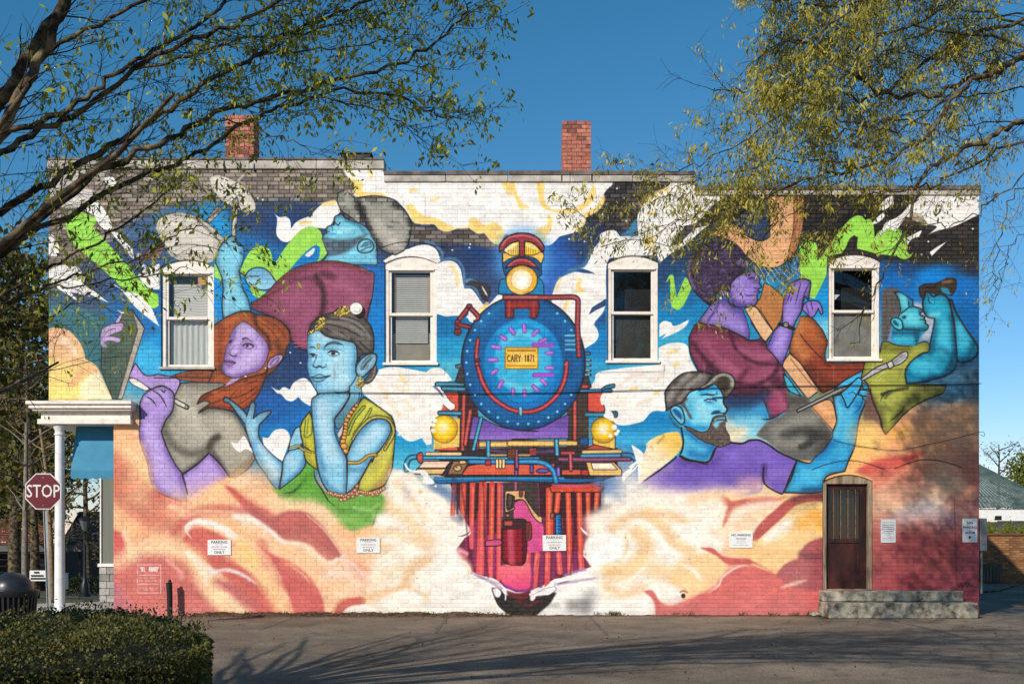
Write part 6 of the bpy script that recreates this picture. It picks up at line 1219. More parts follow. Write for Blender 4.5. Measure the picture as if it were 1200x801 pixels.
# ------------------------------------------------------------------ windows
def window(o, style):
    x0, x1, zs, zt, rise = o
    w = empty('window', ((x0+x1)/2, .0, zs), root)
    if style == 0: w['label'] = 'sash window with half drawn pleated shade, lace curtain and orange paper note'
    elif style == 1: w['label'] = 'sash window with horizontal blinds behind tan side strips'
    elif style == 2: w['label'] = 'sash window with two dark panes beside the locomotive'
    else: w['label'] = 'sash window with dark upper pane and pale screened lower pane'
    cx = (x0+x1)/2; X0, X1 = x0-cx, x1-cx; ZT = zt-zs; H = .0
    fr = MB(); F = .085; y0, y1 = .045, .15
    fr.box(X0+.004, X0+F, y0, y1, .055, ZT+.02, .006); fr.box(X1-F, X1-.004, y0, y1, .055, ZT+.02, .006)
    n = 16; top = [(X0+.004+(X1-X0-.008)*k/n, arch_z(o, x0+.004+(x1-x0-.008)*k/n)-zs-.004) for k in range(n+1)]
    fr.prism([(X0+.004, ZT-.115), (X1-.004, ZT-.115)]+top[::-1], 'y', y0-.012, y1)
    fr.build('frame', M_cream, w)
    tr = MB(); tr.box(X0+.06, X1-.06, y0-.035, y0-.013, ZT-.135, ZT-.105, .004); tr.build('head_trim', M_cream, w)
    si = MB(); si.box(X0-.03, X1+.03, -.045, .16, .0, .052, .008); si.build('sill', M_cream if style != 0 else M_coping, w)
    mid = .055+(ZT-.115-.055)*.515
    yi = .082
    def sash(za, zb, y, nm):
        s = MB(); a, b = X0+F+.002, X1-F-.002; t = .048
        s.box(a, a+t, y, y+.035, za, zb, .004); s.box(b-t, b, y, y+.035, za, zb, .004); s.box(a+t+.001, b-t-.001, y, y+.034, za, za+t*1.15, .004); s.box(a+t+.001, b-t-.001, y, y+.034, zb-t, zb, .004)
        so_ = s.build(nm, M_cream, w)
        g = MB(); g.quad((a+t-.004, y+.02, za+t), (b-t+.004, y+.02, za+t), (b-t+.004, y+.02, zb-t+.004), (a+t-.004, y+.02, zb-t+.004)); g.build('pane', M_glass, so_, fix=False)
        return a+t, b-t, za+t*1.15, zb-t
    ua = sash(mid-.012, ZT-.118, yi-.024, 'upper_sash'); la = sash(.06, mid+.03, yi+.014, 'lower_sash')
    bk = MB(); bk.box(X0+.05, X1-.05, .42, .44, .0, ZT); bk.box(X0+.02, X0+.03, .17, .43, 0, ZT); bk.box(X1-.03, X1-.02, .17, .43, 0, ZT); bk.build('room_backdrop', M_dark, w)
    a, b = ua[0], ua[1]
    if style == 0:
        bl = MB(); z = ua[3]-.19
        bl.box(a+.05, b-.002, .160, .175, z, z+.05)
        k = 0
        while z > mid+.02:
            z -= .052; sag = .012
            pl = []
            for q in range(7):
                t = q/6; pl.append((a+.055+(b-a-.06)*t, z+sag*math.sin(t*6.2)*(.4+.12*k)))
            for q in range(6):
                (xa, za), (xb, zb) = pl[q], pl[q+1]
                bl.quad((xa, .165, za), (xb, .165, zb), (xb, .172, zb+.028), (xa, .172, za+.028)); bl.quad((xa, .172, za+.028), (xb, .172, zb+.028), (xb, .164, zb+.052), (xa, .164, za+.052))
            k += 1
        bl.build('pleated_shade', M_blind, w, fix=False)
        cu = MB(); m_ = 40
        for q in range(m_):
            xa, xb = la[0]+(la[1]-la[0])*q/m_, la[0]+(la[1]-la[0])*(q+1)/m_
            ya, yb = .185+.01*math.sin(q*1.1), .185+.01*math.sin((q+1)*1.1)
            cu.quad((xa, ya, la[2]), (xb, yb, la[2]), (xb, yb, la[3]+.02), (xa, ya, la[3]+.02))
        cu.build('lace_curtain', M_curtain, w, fix=False)
        pa = MB(); pa.box(b-.20, b-.02, .083, .085, ua[3]-.165, ua[3]-.01); pa.build('paper_note', M_paper, w)
        ww = MB(); ww.box(X0+.1, X1-.1, .30, .31, mid, ZT-.1); ww.build('inner_board', mat('grey blue board', (.16, .19, .22, 1), .8, .1, 3), w)
    elif style == 1:
        bl = MB(); z = ua[3]-.02
        while z > .50: bl.box(a+.07, b-.055, .165, .190, z-.034, z-.006); z -= .042
        bl.build('venetian_blind', M_blind, w)
        bd = MB(); bd.box(a+.03, a+.068, .15, .162, mid, ua[3]); bd.box(b-.05, b-.012, .15, .162, mid, ua[3]-.03); bd.build('side_strip', mat('tan board', (.52, .34, .20, 1), .7, .15, 5), w)
        sc = MB(); sc.box(la[0], la[1], .2, .205, la[2], la[2]+.55); sc.build('screen', mat('taupe shade', (.34, .29, .23, 1), .9, .12, 3), w)
    elif style == 3:
        sc = MB(); sc.box(la[0], la[1], .140, .144, la[2], la[3]); sc.build('screen', mat('grey window film', (.24, .215, .18, 1), .9, .2, 5), w)
        pa = MB(); pa.prism([(a, mid+.35), (a+.12, mid+.35), (a+.03, mid+.25), (a, mid+.26)], 'y', .083, .085); pa.build('torn_paper', M_white, w)
    else:
        sc = MB(); sc.box(la[0], la[1], .180, .184, la[2], la[3]); sc.build('screen', mat('dark screen', (.045, .043, .038, 1), .9, .2, 5), w)
        sl_ = MB(); sl_.box(a, b, yi-.028, yi-.02, ua[3]+.062, ua[3]+.082); sl_.build('vent_slot', M_dark, w)
    return w
for o, s in zip(OPEN[:4], range(4)): window(o, s)
# ------------------------------------------------------------------ door and steps
def door(o):
    x0, x1, zs, zt, rise = o; cx = (x0+x1)/2; X0, X1 = x0-cx, x1-cx; ZT = zt-zs
    d = empty('door', (cx, 0, zs), root); d['label'] = 'narrow arched oxblood door with barred upper panel'
    f = MB(); f.box(X0+.004, X0+.085, .03, .15, 0, ZT, .006); f.box(X1-.085, X1-.004, .03, .15, 0, ZT, .006)
    n = 16; top = [(X0+.004+(X1-X0-.008)*k/n, arch_z(o, x0+.004+(x1-x0-.008)*k/n)-zs-.004) for k in range(n+1)]
    f.prism([(X0+.004, ZT-.04), (X1-.004, ZT-.04)]+top[::-1], 'y', .035, .15); f.build('frame', M_wood, d)
    a, b = X0+.088, X1-.088; y = .115; mid = ZT*.475
    lf = MB(); lf.box(a, a+.07, y, y+.045, .01, ZT-.05, .004); lf.box(b-.13, b, y, y+.045, .01, ZT-.05, .004)
    lf.box(a+.071, b-.131, y, y+.045, .01, .16, .004); lf.box(a+.071, b-.131, y, y+.045, mid-.09, mid, .004); lf.box(a+.071, b-.131, y, y+.045, ZT-.16, ZT-.05, .004)
    lf.box(a+.071, b-.131, y+.02, y+.035, .16, mid-.09); lf.build('leaf', M_door, d)
    g = MB(); g.quad((a+.07, y+.03, mid), (b-.13, y+.03, mid), (b-.13, y+.03, ZT-.16), (a+.07, y+.03, ZT-.16)); g.build('pane', M_glass, d, fix=False)
    bk = MB(); bk.box(a, b, .3, .32, 0, ZT); bk.build('backing', M_dark, d)
    for k in range(4):
        xx = a+.07+(b-.13-a-.07)*(k+.6)/4.2; r = MB(); r.tube([(xx, y+.005, mid-.03), (xx, y+.005, ZT-.14)], .007, 6); r.build('bar', mat('rusty bar', (.22, .11, .05, 1), .7, .4, 9), d)
    th = MB(); th.box(a, b, y-.03, y+.05, -.0, .009); th.build('threshold', M_stepc, d)
door(OPEN[4])
st = empty('step', (0, 0, 0), root); st['label'] = 'low stained concrete step slab in front of the door'
s = MB(); s.box(X(959), X(1121), -.32, -.004, .30, .50, .015); s.build('upper_tread', M_stepc, st)
s = MB(); s.box(X(962)-.06, X(1127), -.72, -.004, .0, .295, .018); s.build('lower_tread', M_stepc, st)
# ------------------------------------------------------------------ corner porch
po = empty('porch', (0, 0, 0), root); po['label'] = 'white corner porch entablature on a round column'
e = MB(); xl, xr = X(41), X(159)
prof = ((.30, 471.5, 475.5), (.26, 475.5, 480), (.215, 480, 482.5), (.10, 482.5, 491.5), (.15, 491.5, 497.5))
for out, pa, pb in prof:
    e.box(X(57)-out*1.05, X(155)+ (out-.1)*.45, -out, 6, Z(pb)+.001, Z(pa)-.001, .006)
e.build('entablature', M_cream, po)
sp_ = MB(); sp_.box(X(57)-.02, X(132.4), .004, 6, Z(497.5)+.004, Z(497.5)+.03); sp_.build('soffit', M_cream, po)
c = MB(); cx, cy = X(69.5), .02; zt = Z(498)
c.lathe([(.155, .0), (.155, .06), (.135, .065), (.135, .12), (.108, .16), (.098, .25), (.094, 1.2), (.086, zt-.28), (.086, zt-.2), (.105, zt-.19), (.105, zt-.165), (.088, zt-.16), (.088, zt-.1), (.12, zt-.05), (.125, zt)], cx, cy, 24)
smooth_by_angle(c.build('column', M_white, po), 35)
aw = MB(); xa, xb = X(80.5), X(132.2); y0 = .35; zt = Z(503); zb = Z(551)
aw.quad((xa, y0, zt+.1), (xb, y0, zt+.1), (xb, y0-.26, zb), (xa, y0-.26, zb))
n = 24
for k in range(n):
    a, b = xa+(xb-xa)*k/n, xa+(xb-xa)*(k+1)/n
    za = zb-.14-.028*abs(math.sin(k/n*math.pi*6)); zc = zb-.14-.028*abs(math.sin((k+1)/n*math.pi*6))
    aw.quad((a, y0-.262, zb), (b, y0-.262, zb), (b, y0-.258, zc), (a, y0-.258, za))
aw.quad((xa, y0, zt+.1), (xa, y0-.26, zb), (xa, y0-.26, zb-.14), (xa, y0+.5, zb-.14), (xa, y0+.5, zt+.1)); aw.quad((xa, y0+.5, zt+.1), (xb, y0+.5, zt+.1), (xb, y0+.5, zb-.05), (xa, y0+.5, zb-.05))
awo = aw.build('awning', M_bluefab, po, fix=False); awo['label'] = 'bright blue cloth awning with scalloped hem'
sfy = 1.7; k_ = (20+sfy)/20
def XD(px, D): return (px-600)/1200*D
def ZD(py, D): return 1.6+(625-py)/1200*D
D_ = 20+sfy
pl = MB(); pl.box(XD(119.5, D_), PORX+.3, sfy, sfy+.3, .75, 3.9); pl.build('pilaster', mat('grey green boards', (.16, .17, .14, 1), .7, .1, 5, stretch=(8, 1, .2)), po)
pl = MB(); pl.box(XD(117.6, D_), XD(119.3, D_), sfy-.03, sfy+.2, .8, 3.9, .004); pl.build('corner_trim', M_white, po)
pl = MB(); pl.box(XD(115.5, D_), PORX+.3, sfy-.06, sfy+.3, .90, .97, .006); pl.build('ledge', M_white, po)
M_stn = [mat('pier stone %d' % i, c, .9, .25, 9, .5, 30) for i, c in enumerate(((.30, .285, .26, 1), (.38, .36, .33, 1), (.24, .23, .21, 1)))]
zz = .0; q = 0
while zz < .88:
    hh = .148; xx = XD(117, D_); e_ = PORX+.28; ws = [.16, .2] if q % 2 else [.22, .13]; k = 0
    while xx < e_-.02:
        w_ = min(ws[k % 2], e_-xx); b = MB(); b.box(xx+.003, xx+w_-.004, sfy-.04+rng.uniform(-.006, .006), sfy+.25, zz+.003, min(.895, zz+hh)-.004, .008); b.build('stone', M_stn[rng.randrange(3)], po); xx += w_; k += 1
    zz += hh; q += 1
b = MB(); b.box(PORX+.0, PORX+.05, 0.37, sfy, 0, 3.9); b.build('side_return', M_side, po)
# ------------------------------------------------------------------ signs on the wall
def wall_sign(px0, px1, py0, py1, lines, label, name='parking_sign', group=None, tilt=0.0, m=None, stand=.012, rounded=False):
    cx, cz = X((px0+px1)/2), Z((py0+py1)/2); w, h = (px1-px0)/60, (py1-py0)/60
    t = empty(name, (cx, -stand-.004, cz)); tag(t, label, 'sign', group); t.rotation_euler = (0, R(tilt), 0)
    b = MB(); b.box(-w/2, w/2, 0, .008, -h/2, h/2, .003); b.build('panel', m or M_sign, t)
    for sx in (-.46, .46):
        q = MB(); q.tube([(sx*w, -.003, 0), (sx*w, stand+.004, 0)], .006, 8); q.build('screw', M_steel, t)
    for (kind, v, zf, sz, c) in lines:
        if kind == 'T': text_mesh('lettering', v, c, sz*h, t, (0, -.0016, zf*h), sx=1.0, bold=.0006)
        elif kind == 'A':
            a = MB(); s_ = sz*h; a.prism([(-.35*s_, zf*h-.5*s_), (.5*s_, zf*h), (-.35*s_, zf*h+.5*s_)], 'y', -.0016, 0); a.build('arrow', c, t)
        else:
            a = MB(); x = -v*w/2; r_ = random.Random(int(zf*1000)+int(px0))
            while x < v*w/2:
                l_ = r_.uniform(.006, .014); a.box(x, min(x+l_, v*w/2), -.0016, 0, zf*h-sz*h/2*r_.uniform(.6, 1), zf*h+sz*h/2*r_.uniform(.6, 1)); x += l_+r_.uniform(.004, .012)
            a.build('small_print', c, t)
M_fade = mat('faded print', (.28, .25, .25, 1), .7, .1, 3)
PL = [('T', 'PARKING', .34, .25, M_black), ('D', .34, .19, .035, M_fade), ('D', .66, .04, .08, M_fade), ('D', .5, -.12, .075, M_redink), ('T', 'ONLY', -.32, .25, M_black)]
wall_sign(243.5, 271, 632, 650, PL, 'white parking sign on the red and peach clouds under the red-haired woman', group='parking signs on the mural')
wall_sign(418, 445.5, 629.5, 647.5, PL, 'white parking sign below the green skirt of the painted woman', group='parking signs on the mural')
wall_sign(636, 663.5, 626.5, 645, PL, 'white parking sign over the red bars of the painted locomotive', group='parking signs on the mural', tilt=-.6)
wall_sign(854.5, 882, 623.5, 641.5, [('T', 'NO PARKING', .33, .21, M_black), ('D', .45, .10, .09, M_black), ('D', .36, -.04, .06, M_fade), ('D', .45, -.17, .05, M_fade), ('D', .66, -.32, .05, M_fade)], 'white no parking notice left of the arched door', name='no_parking_sign')
wall_sign(1032, 1049.5, 608, 635.5, [('D', .8, .36, .06, M_fade), ('D', .8, .26, .05, M_black), ('D', .8, .17, .06, M_black), ('D', .86, .08, .06, M_black), ('D', .7, -.01, .05, M_black), ('D', .8, -.1, .05, M_fade), ('D', .8, -.3, .05, M_fade), ('D', .7, -.38, .04, M_fade)], 'pale grey notice with dense print right of the arched door', name='notice_sign', m=mat('grey notice', (.55, .55, .56, 1), .5, .05, 3))
wall_sign(1127.5, 1145, 607, 635, [('T', 'NO', .30, .16, M_black), ('T', 'PARKING', .12, .14, M_black), ('D', .14, -.02, .05, M_redink), ('D', .66, -.10, .08, M_black), ('A', 0, -.29, .14, M_black)], 'white no parking sign with black arrow at the wall corner', name='arrow_sign')
# meter box on the corner
t = empty('meter_box', (X(1151), -.02, Z(626))); tag(t, 'grey metal utility box on the right corner of the wall', 'utility box')
b = MB(); b.box(-.045, .09, 0, .3, -.32, .32, .012); b.build('case', M_steel, t)
b = MB(); b.box(-.03, .075, -.012, -.001, -.2, .28, .004); b.build('cover', mat('dull aluminium', (.22, .22, .22, 1), .5, .2, 5, metal=.4), t)
b = MB(); b.tube([(.02, .1, -.32), (.02, .1, -1.15)], .02, 8); b.build('conduit', M_steel, t)
# cables
def cable(pts, r, name, label, sub=14):
    P_ = [(p[0], p[1], False) for p in pts]; pl = spline(P_, False, sub)
    m = MB(); m.tube([(X(x), -.028, Z(y)) for x, y in pl], r, 6); o = m.build(name, M_cable, None, smooth=True); tag(o, label, 'cable'); return o
cable([(392, 459.5), (480, 460.5), (560, 461), (640, 460), (760, 457), (880, 453.2), (1000, 451.6), (1090, 450.5), (1149, 449.5)], .0078, 'wall_cable', 'long black cable running level across the mural to its right corner')
cable([(905, 433), (960, 432.6), (1010, 432.4), (1064, 432)], .004, 'wall_cable', 'short thin cable under the rightmost window')
cable([(976, 515), (1005, 522), (1050, 527), (1090, 520), (1125, 512), (1148, 506), (1153, 508), (1152, 511), (1148, 509)], .0048, 'wall_cable', 'sagging thin cable above the arched door with a loose loop at the corner')
# short black post, added as stand-in for a dark shadow-like bar on the wall
p = empty('stand_in_post', (X(203.5), -.22, 0)); tag(p, 'short black post added for a dark shadow-like bar at the foot of the mural near the hedge', 'post')
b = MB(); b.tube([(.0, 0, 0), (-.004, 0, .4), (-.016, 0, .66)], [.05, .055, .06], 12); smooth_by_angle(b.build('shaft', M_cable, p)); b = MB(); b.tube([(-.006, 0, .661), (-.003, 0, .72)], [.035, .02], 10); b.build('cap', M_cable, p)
# ------------------------------------------------------------------ ground
def gh(x, y):
    D = y+20; h = 0.0
    if x < -8 and D > 22: h = -.045*(D-22)*min(1, (-8-x)/3)
    return max(h, -3.2)
xs = [-400, -200, -120, -80, -60, -50, -42, -36, -30, -26, -22, -19, -16, -14, -12.5, -11, -10, -9, -8, -6, -3, 0, 3, 6, 9, 12, 16, 22, 30, 45, 70, 120, 200, 400]
ys = [-60, -40, -25, -20, -16, -12, -8, -4, 0, 2, 4, 6, 9, 12, 16, 20, 25, 30, 36, 42, 50, 60, 75, 100, 140, 200, 300, 500]
g = MB(); g.v = [(x, y, gh(x, y)) for y in ys for x in xs]; nx = len(xs)
g.f = [(j*nx+i, j*nx+i+1, (j+1)*nx+i+1, (j+1)*nx+i) for j in range(len(ys)-1) for i in range(nx-1)]
M_asph2 = M_asph
nt = M_asph.node_tree; N = nt.nodes; K = nt.links; p_ = N['Principled BSDF']
tc = N.new('ShaderNodeTexCoord'); nz = N.new('ShaderNodeTexNoise'); nz.inputs['Scale'].default_value = 150; nz.inputs['Detail'].default_value = 3; K.new(tc.outputs['Object'], nz.inputs[0])
vo = N.new('ShaderNodeTexVoronoi'); vo.inputs['Scale'].default_value = 90; K.new(tc.outputs['Object'], vo.inputs[0])
rp = N.new('ShaderNodeValToRGB'); rp.color_ramp.elements[0].position = .2; rp.color_ramp.elements[1].position = .8; rp.color_ramp.elements[0].color = (.5, .5, .5, 1); rp.color_ramp.elements[1].color = (1.6, 1.55, 1.5, 1); K.new(vo.outputs['Color'], rp.inputs[0])
old = p_.inputs['Base Color'].links[0].from_socket
mx = N.new('ShaderNodeMix'); mx.data_type = 'RGBA'; mx.blend_type = 'MULTIPLY'; mx.inputs[0].default_value = .8; K.new(old, mx.inputs[6]); K.new(rp.outputs[0], mx.inputs[7])
# tar lines and cracks
w2 = N.new('ShaderNodeTexVoronoi'); w2.feature = 'DISTANCE_TO_EDGE'; w2.inputs['Scale'].default_value = .55; n5 = N.new('ShaderNodeTexNoise'); n5.inputs['Scale'].default_value = 1.5; n5.inputs['Detail'].default_value = 6
mv = N.new('ShaderNodeMix'); mv.data_type = 'RGBA'; mv.inputs[0].default_value = .22; K.new(tc.outputs['Object'], n5.inputs[0]); K.new(tc.outputs['Object'], mv.inputs[6]); K.new(n5.outputs['Color'], mv.inputs[7]); K.new(mv.outputs[2], w2.inputs[0])
r2 = N.new('ShaderNodeValToRGB'); r2.color_ramp.elements[0].position = .0; r2.color_ramp.elements[1].position = .012; r2.color_ramp.elements[0].color = (.35, .35, .35, 1); r2.color_ramp.elements[1].color = (1, 1, 1, 1); K.new(w2.outputs[0], r2.inputs[0])
m3 = N.new('ShaderNodeMix'); m3.data_type = 'RGBA'; m3.blend_type = 'MULTIPLY'; m3.inputs[0].default_value = .42; K.new(mx.outputs[2], m3.inputs[6]); K.new(r2.outputs[0], m3.inputs[7]); K.new(m3.outputs[2], p_.inputs['Base Color'])
n7 = N.new('ShaderNodeTexNoise'); n7.inputs['Scale'].default_value = .33; n7.inputs['Detail'].default_value = 7; n7.inputs['Roughness'].default_value = .7; K.new(tc.outputs['Object'], n7.inputs[0])
r7 = N.new('ShaderNodeValToRGB'); r7.color_ramp.elements[0].position = .36; r7.color_ramp.elements[1].position = .60; r7.color_ramp.elements[0].color = (.58, .58, .60, 1); r7.color_ramp.elements[1].color = (1.12, 1.1, 1.06, 1); K.new(n7.outputs[0], r7.inputs[0])
v8 = N.new('ShaderNodeTexVoronoi'); v8.inputs['Scale'].default_value = .8; K.new(mv.outputs[2], v8.inputs[0]); r8_ = N.new('ShaderNodeValToRGB'); r8_.color_ramp.elements[0].position = .06; r8_.color_ramp.elements[1].position = .16; r8_.color_ramp.elements[0].color = (.45, .44, .44, 1); r8_.color_ramp.elements[1].color = (1, 1, 1, 1); K.new(v8.outputs['Distance'], r8_.inputs[0])
m8 = N.new('ShaderNodeMix'); m8.data_type = 'RGBA'; m8.blend_type = 'MULTIPLY'; m8.inputs[0].default_value = .8; K.new(m3.outputs[2], m8.inputs[6]); K.new(r7.outputs[0], m8.inputs[7])
m9 = N.new('ShaderNodeMix'); m9.data_type = 'RGBA'; m9.blend_type = 'MULTIPLY'; m9.inputs[0].default_value = .5; K.new(m8.outputs[2], m9.inputs[6]); K.new(r8_.outputs[0], m9.inputs[7]); K.new(m9.outputs[2], p_.inputs['Base Color'])
tag(g.build('ground', M_asph, None, fix=False), kind='structure')
# pavement at the porch corner, lawn beyond, road
def sheet(name, pts, m, dz, kind='structure', n=8):
    s_ = MB(); (a, b, c, d) = [Vector(q) for q in pts]
    for i in range(n):
        for j in range(n):
            def f(u, v): p = a.lerp(b, u).lerp(d.lerp(c, u), v); return (p.x, p.y, gh(p.x, p.y)+dz)
            s_.quad(f(i/n, j/n), f((i+1)/n, j/n), f((i+1)/n, (j+1)/n), f(i/n, (j+1)/n))
    return tag(s_.build(name, m, None, fix=False), kind=kind)
M_grass = mat('lawn', (.045, .07, .018, 1), .95, .4, 3, .6, 90, col2=(.13, .12, .04))
pv_ = MB(); pv_.box(-16, PORX+.28, -1.6, 2.6, -.2, .055, .012); tag(pv_.build('porch_pavement', M_conc, None), kind='structure')
sheet('pavement', ((-30, 2.61, 0), (-6.5, 2.61, 0), (-6.5, 5.2, 0), (-30, 5.2, 0)), M_conc, .012)
sheet('lawn', ((-60, 5.3, 0), (-9, 5.3, 0), (-9, 60, 0), (-60, 60, 0)), M_grass, .008, n=16)
sheet('street', ((-60, 14, 0), (-9, 14, 0), (-9, 21, 0), (-60, 21, 0)), mat('street asphalt', (.09, .085, .08, 1), .9, .2, 3), .016, n=14)
# parking bay lines
M_line = mat('worn line paint', (.10, .09, .078, 1), .9, .2, 9, col2=(.34, .29, .23), lo=.45, hi=.72)
ln_group = 'painted bay lines'
for x, y0, y1 in ((1.5, -.22, -3.9), (7.02, -.72, -4.3), (-4.2, -.5, -3.0), (-1.25, -.4, -3.6)):
    s_ = MB(); w_ = .032
    for k in range(6):
        a, b = y0+(y1-y0)*k/6, y0+(y1-y0)*(k+.96)/6
        s_.quad((x-w_, b, .005), (x+w_, b, .005), (x+w_+.002, a, .005), (x-w_, a, .005))
    tag(s_.build('bay_line', M_line, None, fix=False), kind='structure')
# dirt and leaf litter along the foot of the wall
d_ = MB(); n = 90; xa, xb = X(228), X(600); prev = None
for k in range(n+1):
    x = xa+(xb-xa)*k/n; w_ = .16+.10*math.sin(k*.37)*math.sin(k*.11)+rng.uniform(0, .06); h = .035+.03*abs(math.sin(k*.23))+rng.uniform(0, .025)
    if k > n-8: h *= (n-k)/8; 
    row_ = [(x, .004, h), (x, -w_*.35, h*.75), (x, -w_*.75, h*.35), (x, -w_-.1, .002)]
    if prev:
        for q in range(3): d_.quad(prev[q], prev[q+1], row_[q+1], row_[q])
    prev = row_
M_dirt = mat('dry soil', (.075, .045, .028, 1), .97, .45, 16, 1.0, 60, col2=(.17, .105, .065))
tag(d_.build('soil_strip', M_dirt, None, fix=False), kind='structure')
lp, ld, lnn, ll, lw, lt = [], [], [], [], [], []
for k in range(3400):
    x = rng.uniform(X(215), X(600)) if rng.random() < .9 else rng.uniform(X(600), X(960)); y = -abs(rng.gauss(.08, .13))-.01
    if rng.random() < .1: y -= rng.uniform(0, .8)
    if rng.random() < .22: x, y = rng.uniform(-6, 9.5), -rng.uniform(.3, 9) 
    lp.append((x, y, rng.uniform(.01, .07) if x < X(595) and y > -.3 else .012)); ld.append((rng.uniform(-1, 1), rng.uniform(-1, 1), rng.uniform(-.1, .5))); lnn.append((rng.uniform(-.5, .5), rng.uniform(-.5, .5), 1)); l_ = rng.uniform(.02, .055); ll.append(l_); lw.append(l_*rng.uniform(.4, .7)); lt.append(rng.random())
tag(cards('leaf_litter', lp, ld, lnn, ll, lw, lt, leafmat('dry leaf', (.06, .03, .014, 1), (.23, .12, .05, 1), .1), None), 'dry brown leaf litter on the soil strip at the foot of the wall', 'leaf litter', kind='stuff')
d_ = MB(); n = 70; xa, xb = X(590), X(958); prev = None
for k in range(n+1):
    x = xa+(xb-xa)*k/n; w_ = .05+.05*abs(math.sin(k*.41)*math.sin(k*.17))+rng.uniform(0, .03); h = .010+rng.uniform(0, .018)*(1 if math.sin(k*.6) > 0 else .3)
    row_ = [(x, .004, h), (x, -w_*.5, h*.7), (x, -w_-.03, .002)]
    if prev:
        for q in range(2): d_.quad(prev[q], prev[q+1], row_[q+1], row_[q])
    prev = row_
tag(d_.build('grit_strip', M_dirt, None, fix=False), kind='structure')
wp_, wd_, wn_, wl2, ww2, wt2 = [], [], [], [], [], []
for px in (255, 292, 330, 372, 405, 448, 500, 560, 700, 716, 722, 790, 806, 868, 905, 930, 948, 952):
    for k in range(26 if px not in (722, 716, 952) else 60):
        wp_.append((X(px)+rng.gauss(0, .06), -.05-abs(rng.gauss(0, .03)), .015)); wd_.append((rng.gauss(0, .6), rng.gauss(-.3, .4), 1)); wn_.append((rng.gauss(0, 1), rng.gauss(0, 1), .1)); l_ = rng.uniform(.04, .12); wl2.append(l_); ww2.append(l_*.14); wt2.append(rng.random())
tag(cards('weeds', wp_, wd_, wn_, wl2, ww2, wt2, leafmat('weed blade', (.05, .06, .015, 1), (.22, .19, .06, 1), .3), None), 'thin dry weeds sprouting along the foot of the mural wall', 'weeds', kind='stuff')
# ------------------------------------------------------------------ stop sign
D = 16.2; c = at(51.5, 575.5, D); ss = empty('stop_sign', (c.x, c.y, .0)); tag(ss, 'red octagonal stop sign on a leaning steel post by the porch column', 'sign')
rr = .2985/math.cos(R(22.5))*.95
oct_ = [(rr*math.cos(R(22.5+45*k)), rr*math.sin(R(22.5+45*k))) for k in range(8)]
M_red = mat('stop sign red', (.13, .009, .016, 1), .35, .12, 3); M_lw = mat('sign white', (.72, .68, .66, 1), .4, .05, 4)
face = empty('panel', (0, 0, c.z), ss)
b = MB(); b.prism(oct_, 'y', -.028, -.024); ob = b.build('border', M_lw, face)
b = MB(); b.prism([(x*.945, z*.945) for x, z in oct_], 'y', -.0310, -.0285); b.build('red_field', M_red, face)
b = MB(); b.prism([(x*.99, z*.99) for x, z in oct_], 'y', -.0235, -.021); b.build('back_plate', M_steel, face)
text_mesh('lettering', 'STOP', M_lw, .285, face, (0, -.0325, -.005), sx=.78, bold=.002)
for z_ in (.22, -.22): b = MB(); b.tube([(0, -.034, z_), (0, .0, z_)], .009, 8); b.build('bolt', M_steel, face)
b = MB(); pz = c.z+.3
for (xa, xb) in ((-.034, -.022), (.022, .034)): b.prism([(xa+.10, 0), (xb+.10, 0), (xb, pz), (xa, pz)], 'y', -.012, .0)
b.prism([(-.0215+.10, 0), (.0215+.10, 0), (.0215, pz), (-.0215, pz)], 'y', .004, .02); b.build('post', M_steel, ss)
# ------------------------------------------------------------------ dome-top bin
D = 14.6; c = at(14, 700, D); bn = empty('litter_bin', (c.x, c.y, 0)); tag(bn, 'charcoal litter bin with domed lid and slatted sides behind the hedge', 'litter bin')
M_bin = mat('charcoal metal', (.022, .021, .024, 1), .35, .25, 6, metal=.0, spec=.5); rb = .31; zl = ZD(691, D)
b = MB(); b.lathe([(rb*.78, .06), (rb*.8, .1), (rb*.99, zl-.06)], 0, 0, 28); smooth_by_angle(b.build('liner', M_dark, bn))
for k in range(30):
    a = 2*math.pi*k/30; b = MB(); ca, sa = math.cos(a), math.sin(a)
    b.tube([(rb*.84*ca, rb*.84*sa, .05), (rb*1.04*ca, rb*1.04*sa, zl-.05)], .017, 5); b.build('slat', M_bin, bn)
b = MB(); b.lathe([(rb*1.0, zl-.10), (rb*1.1, zl-.08), (rb*1.16, zl-.02), (rb*1.16, zl+.005), (rb*.98, zl+.01)], 0, 0, 32); smooth_by_angle(b.build('rim', M_bin, bn))
b = MB(); rd = rb*.92; b.lathe([(rd, zl+.012)]+[(rd*math.cos(R(q)), zl+.012+rd*.86*math.sin(R(q))) for q in (12, 24, 36, 48, 60, 70, 80, 87)], 0, 0, 32); smooth_by_angle(b.build('dome_lid', M_bin, bn), 50)
b = MB(); b.lathe([(rb*.8, 0), (rb*.8, .06), (rb*.7, .065)], 0, 0, 24); b.build('foot', M_bin, bn)
# ------------------------------------------------------------------ clipped hedge
hd = empty('hedge', (-4.6, -11.5, 0)); tag(hd, 'clipped evergreen hedge in the left foreground with rounded end', 'hedge')
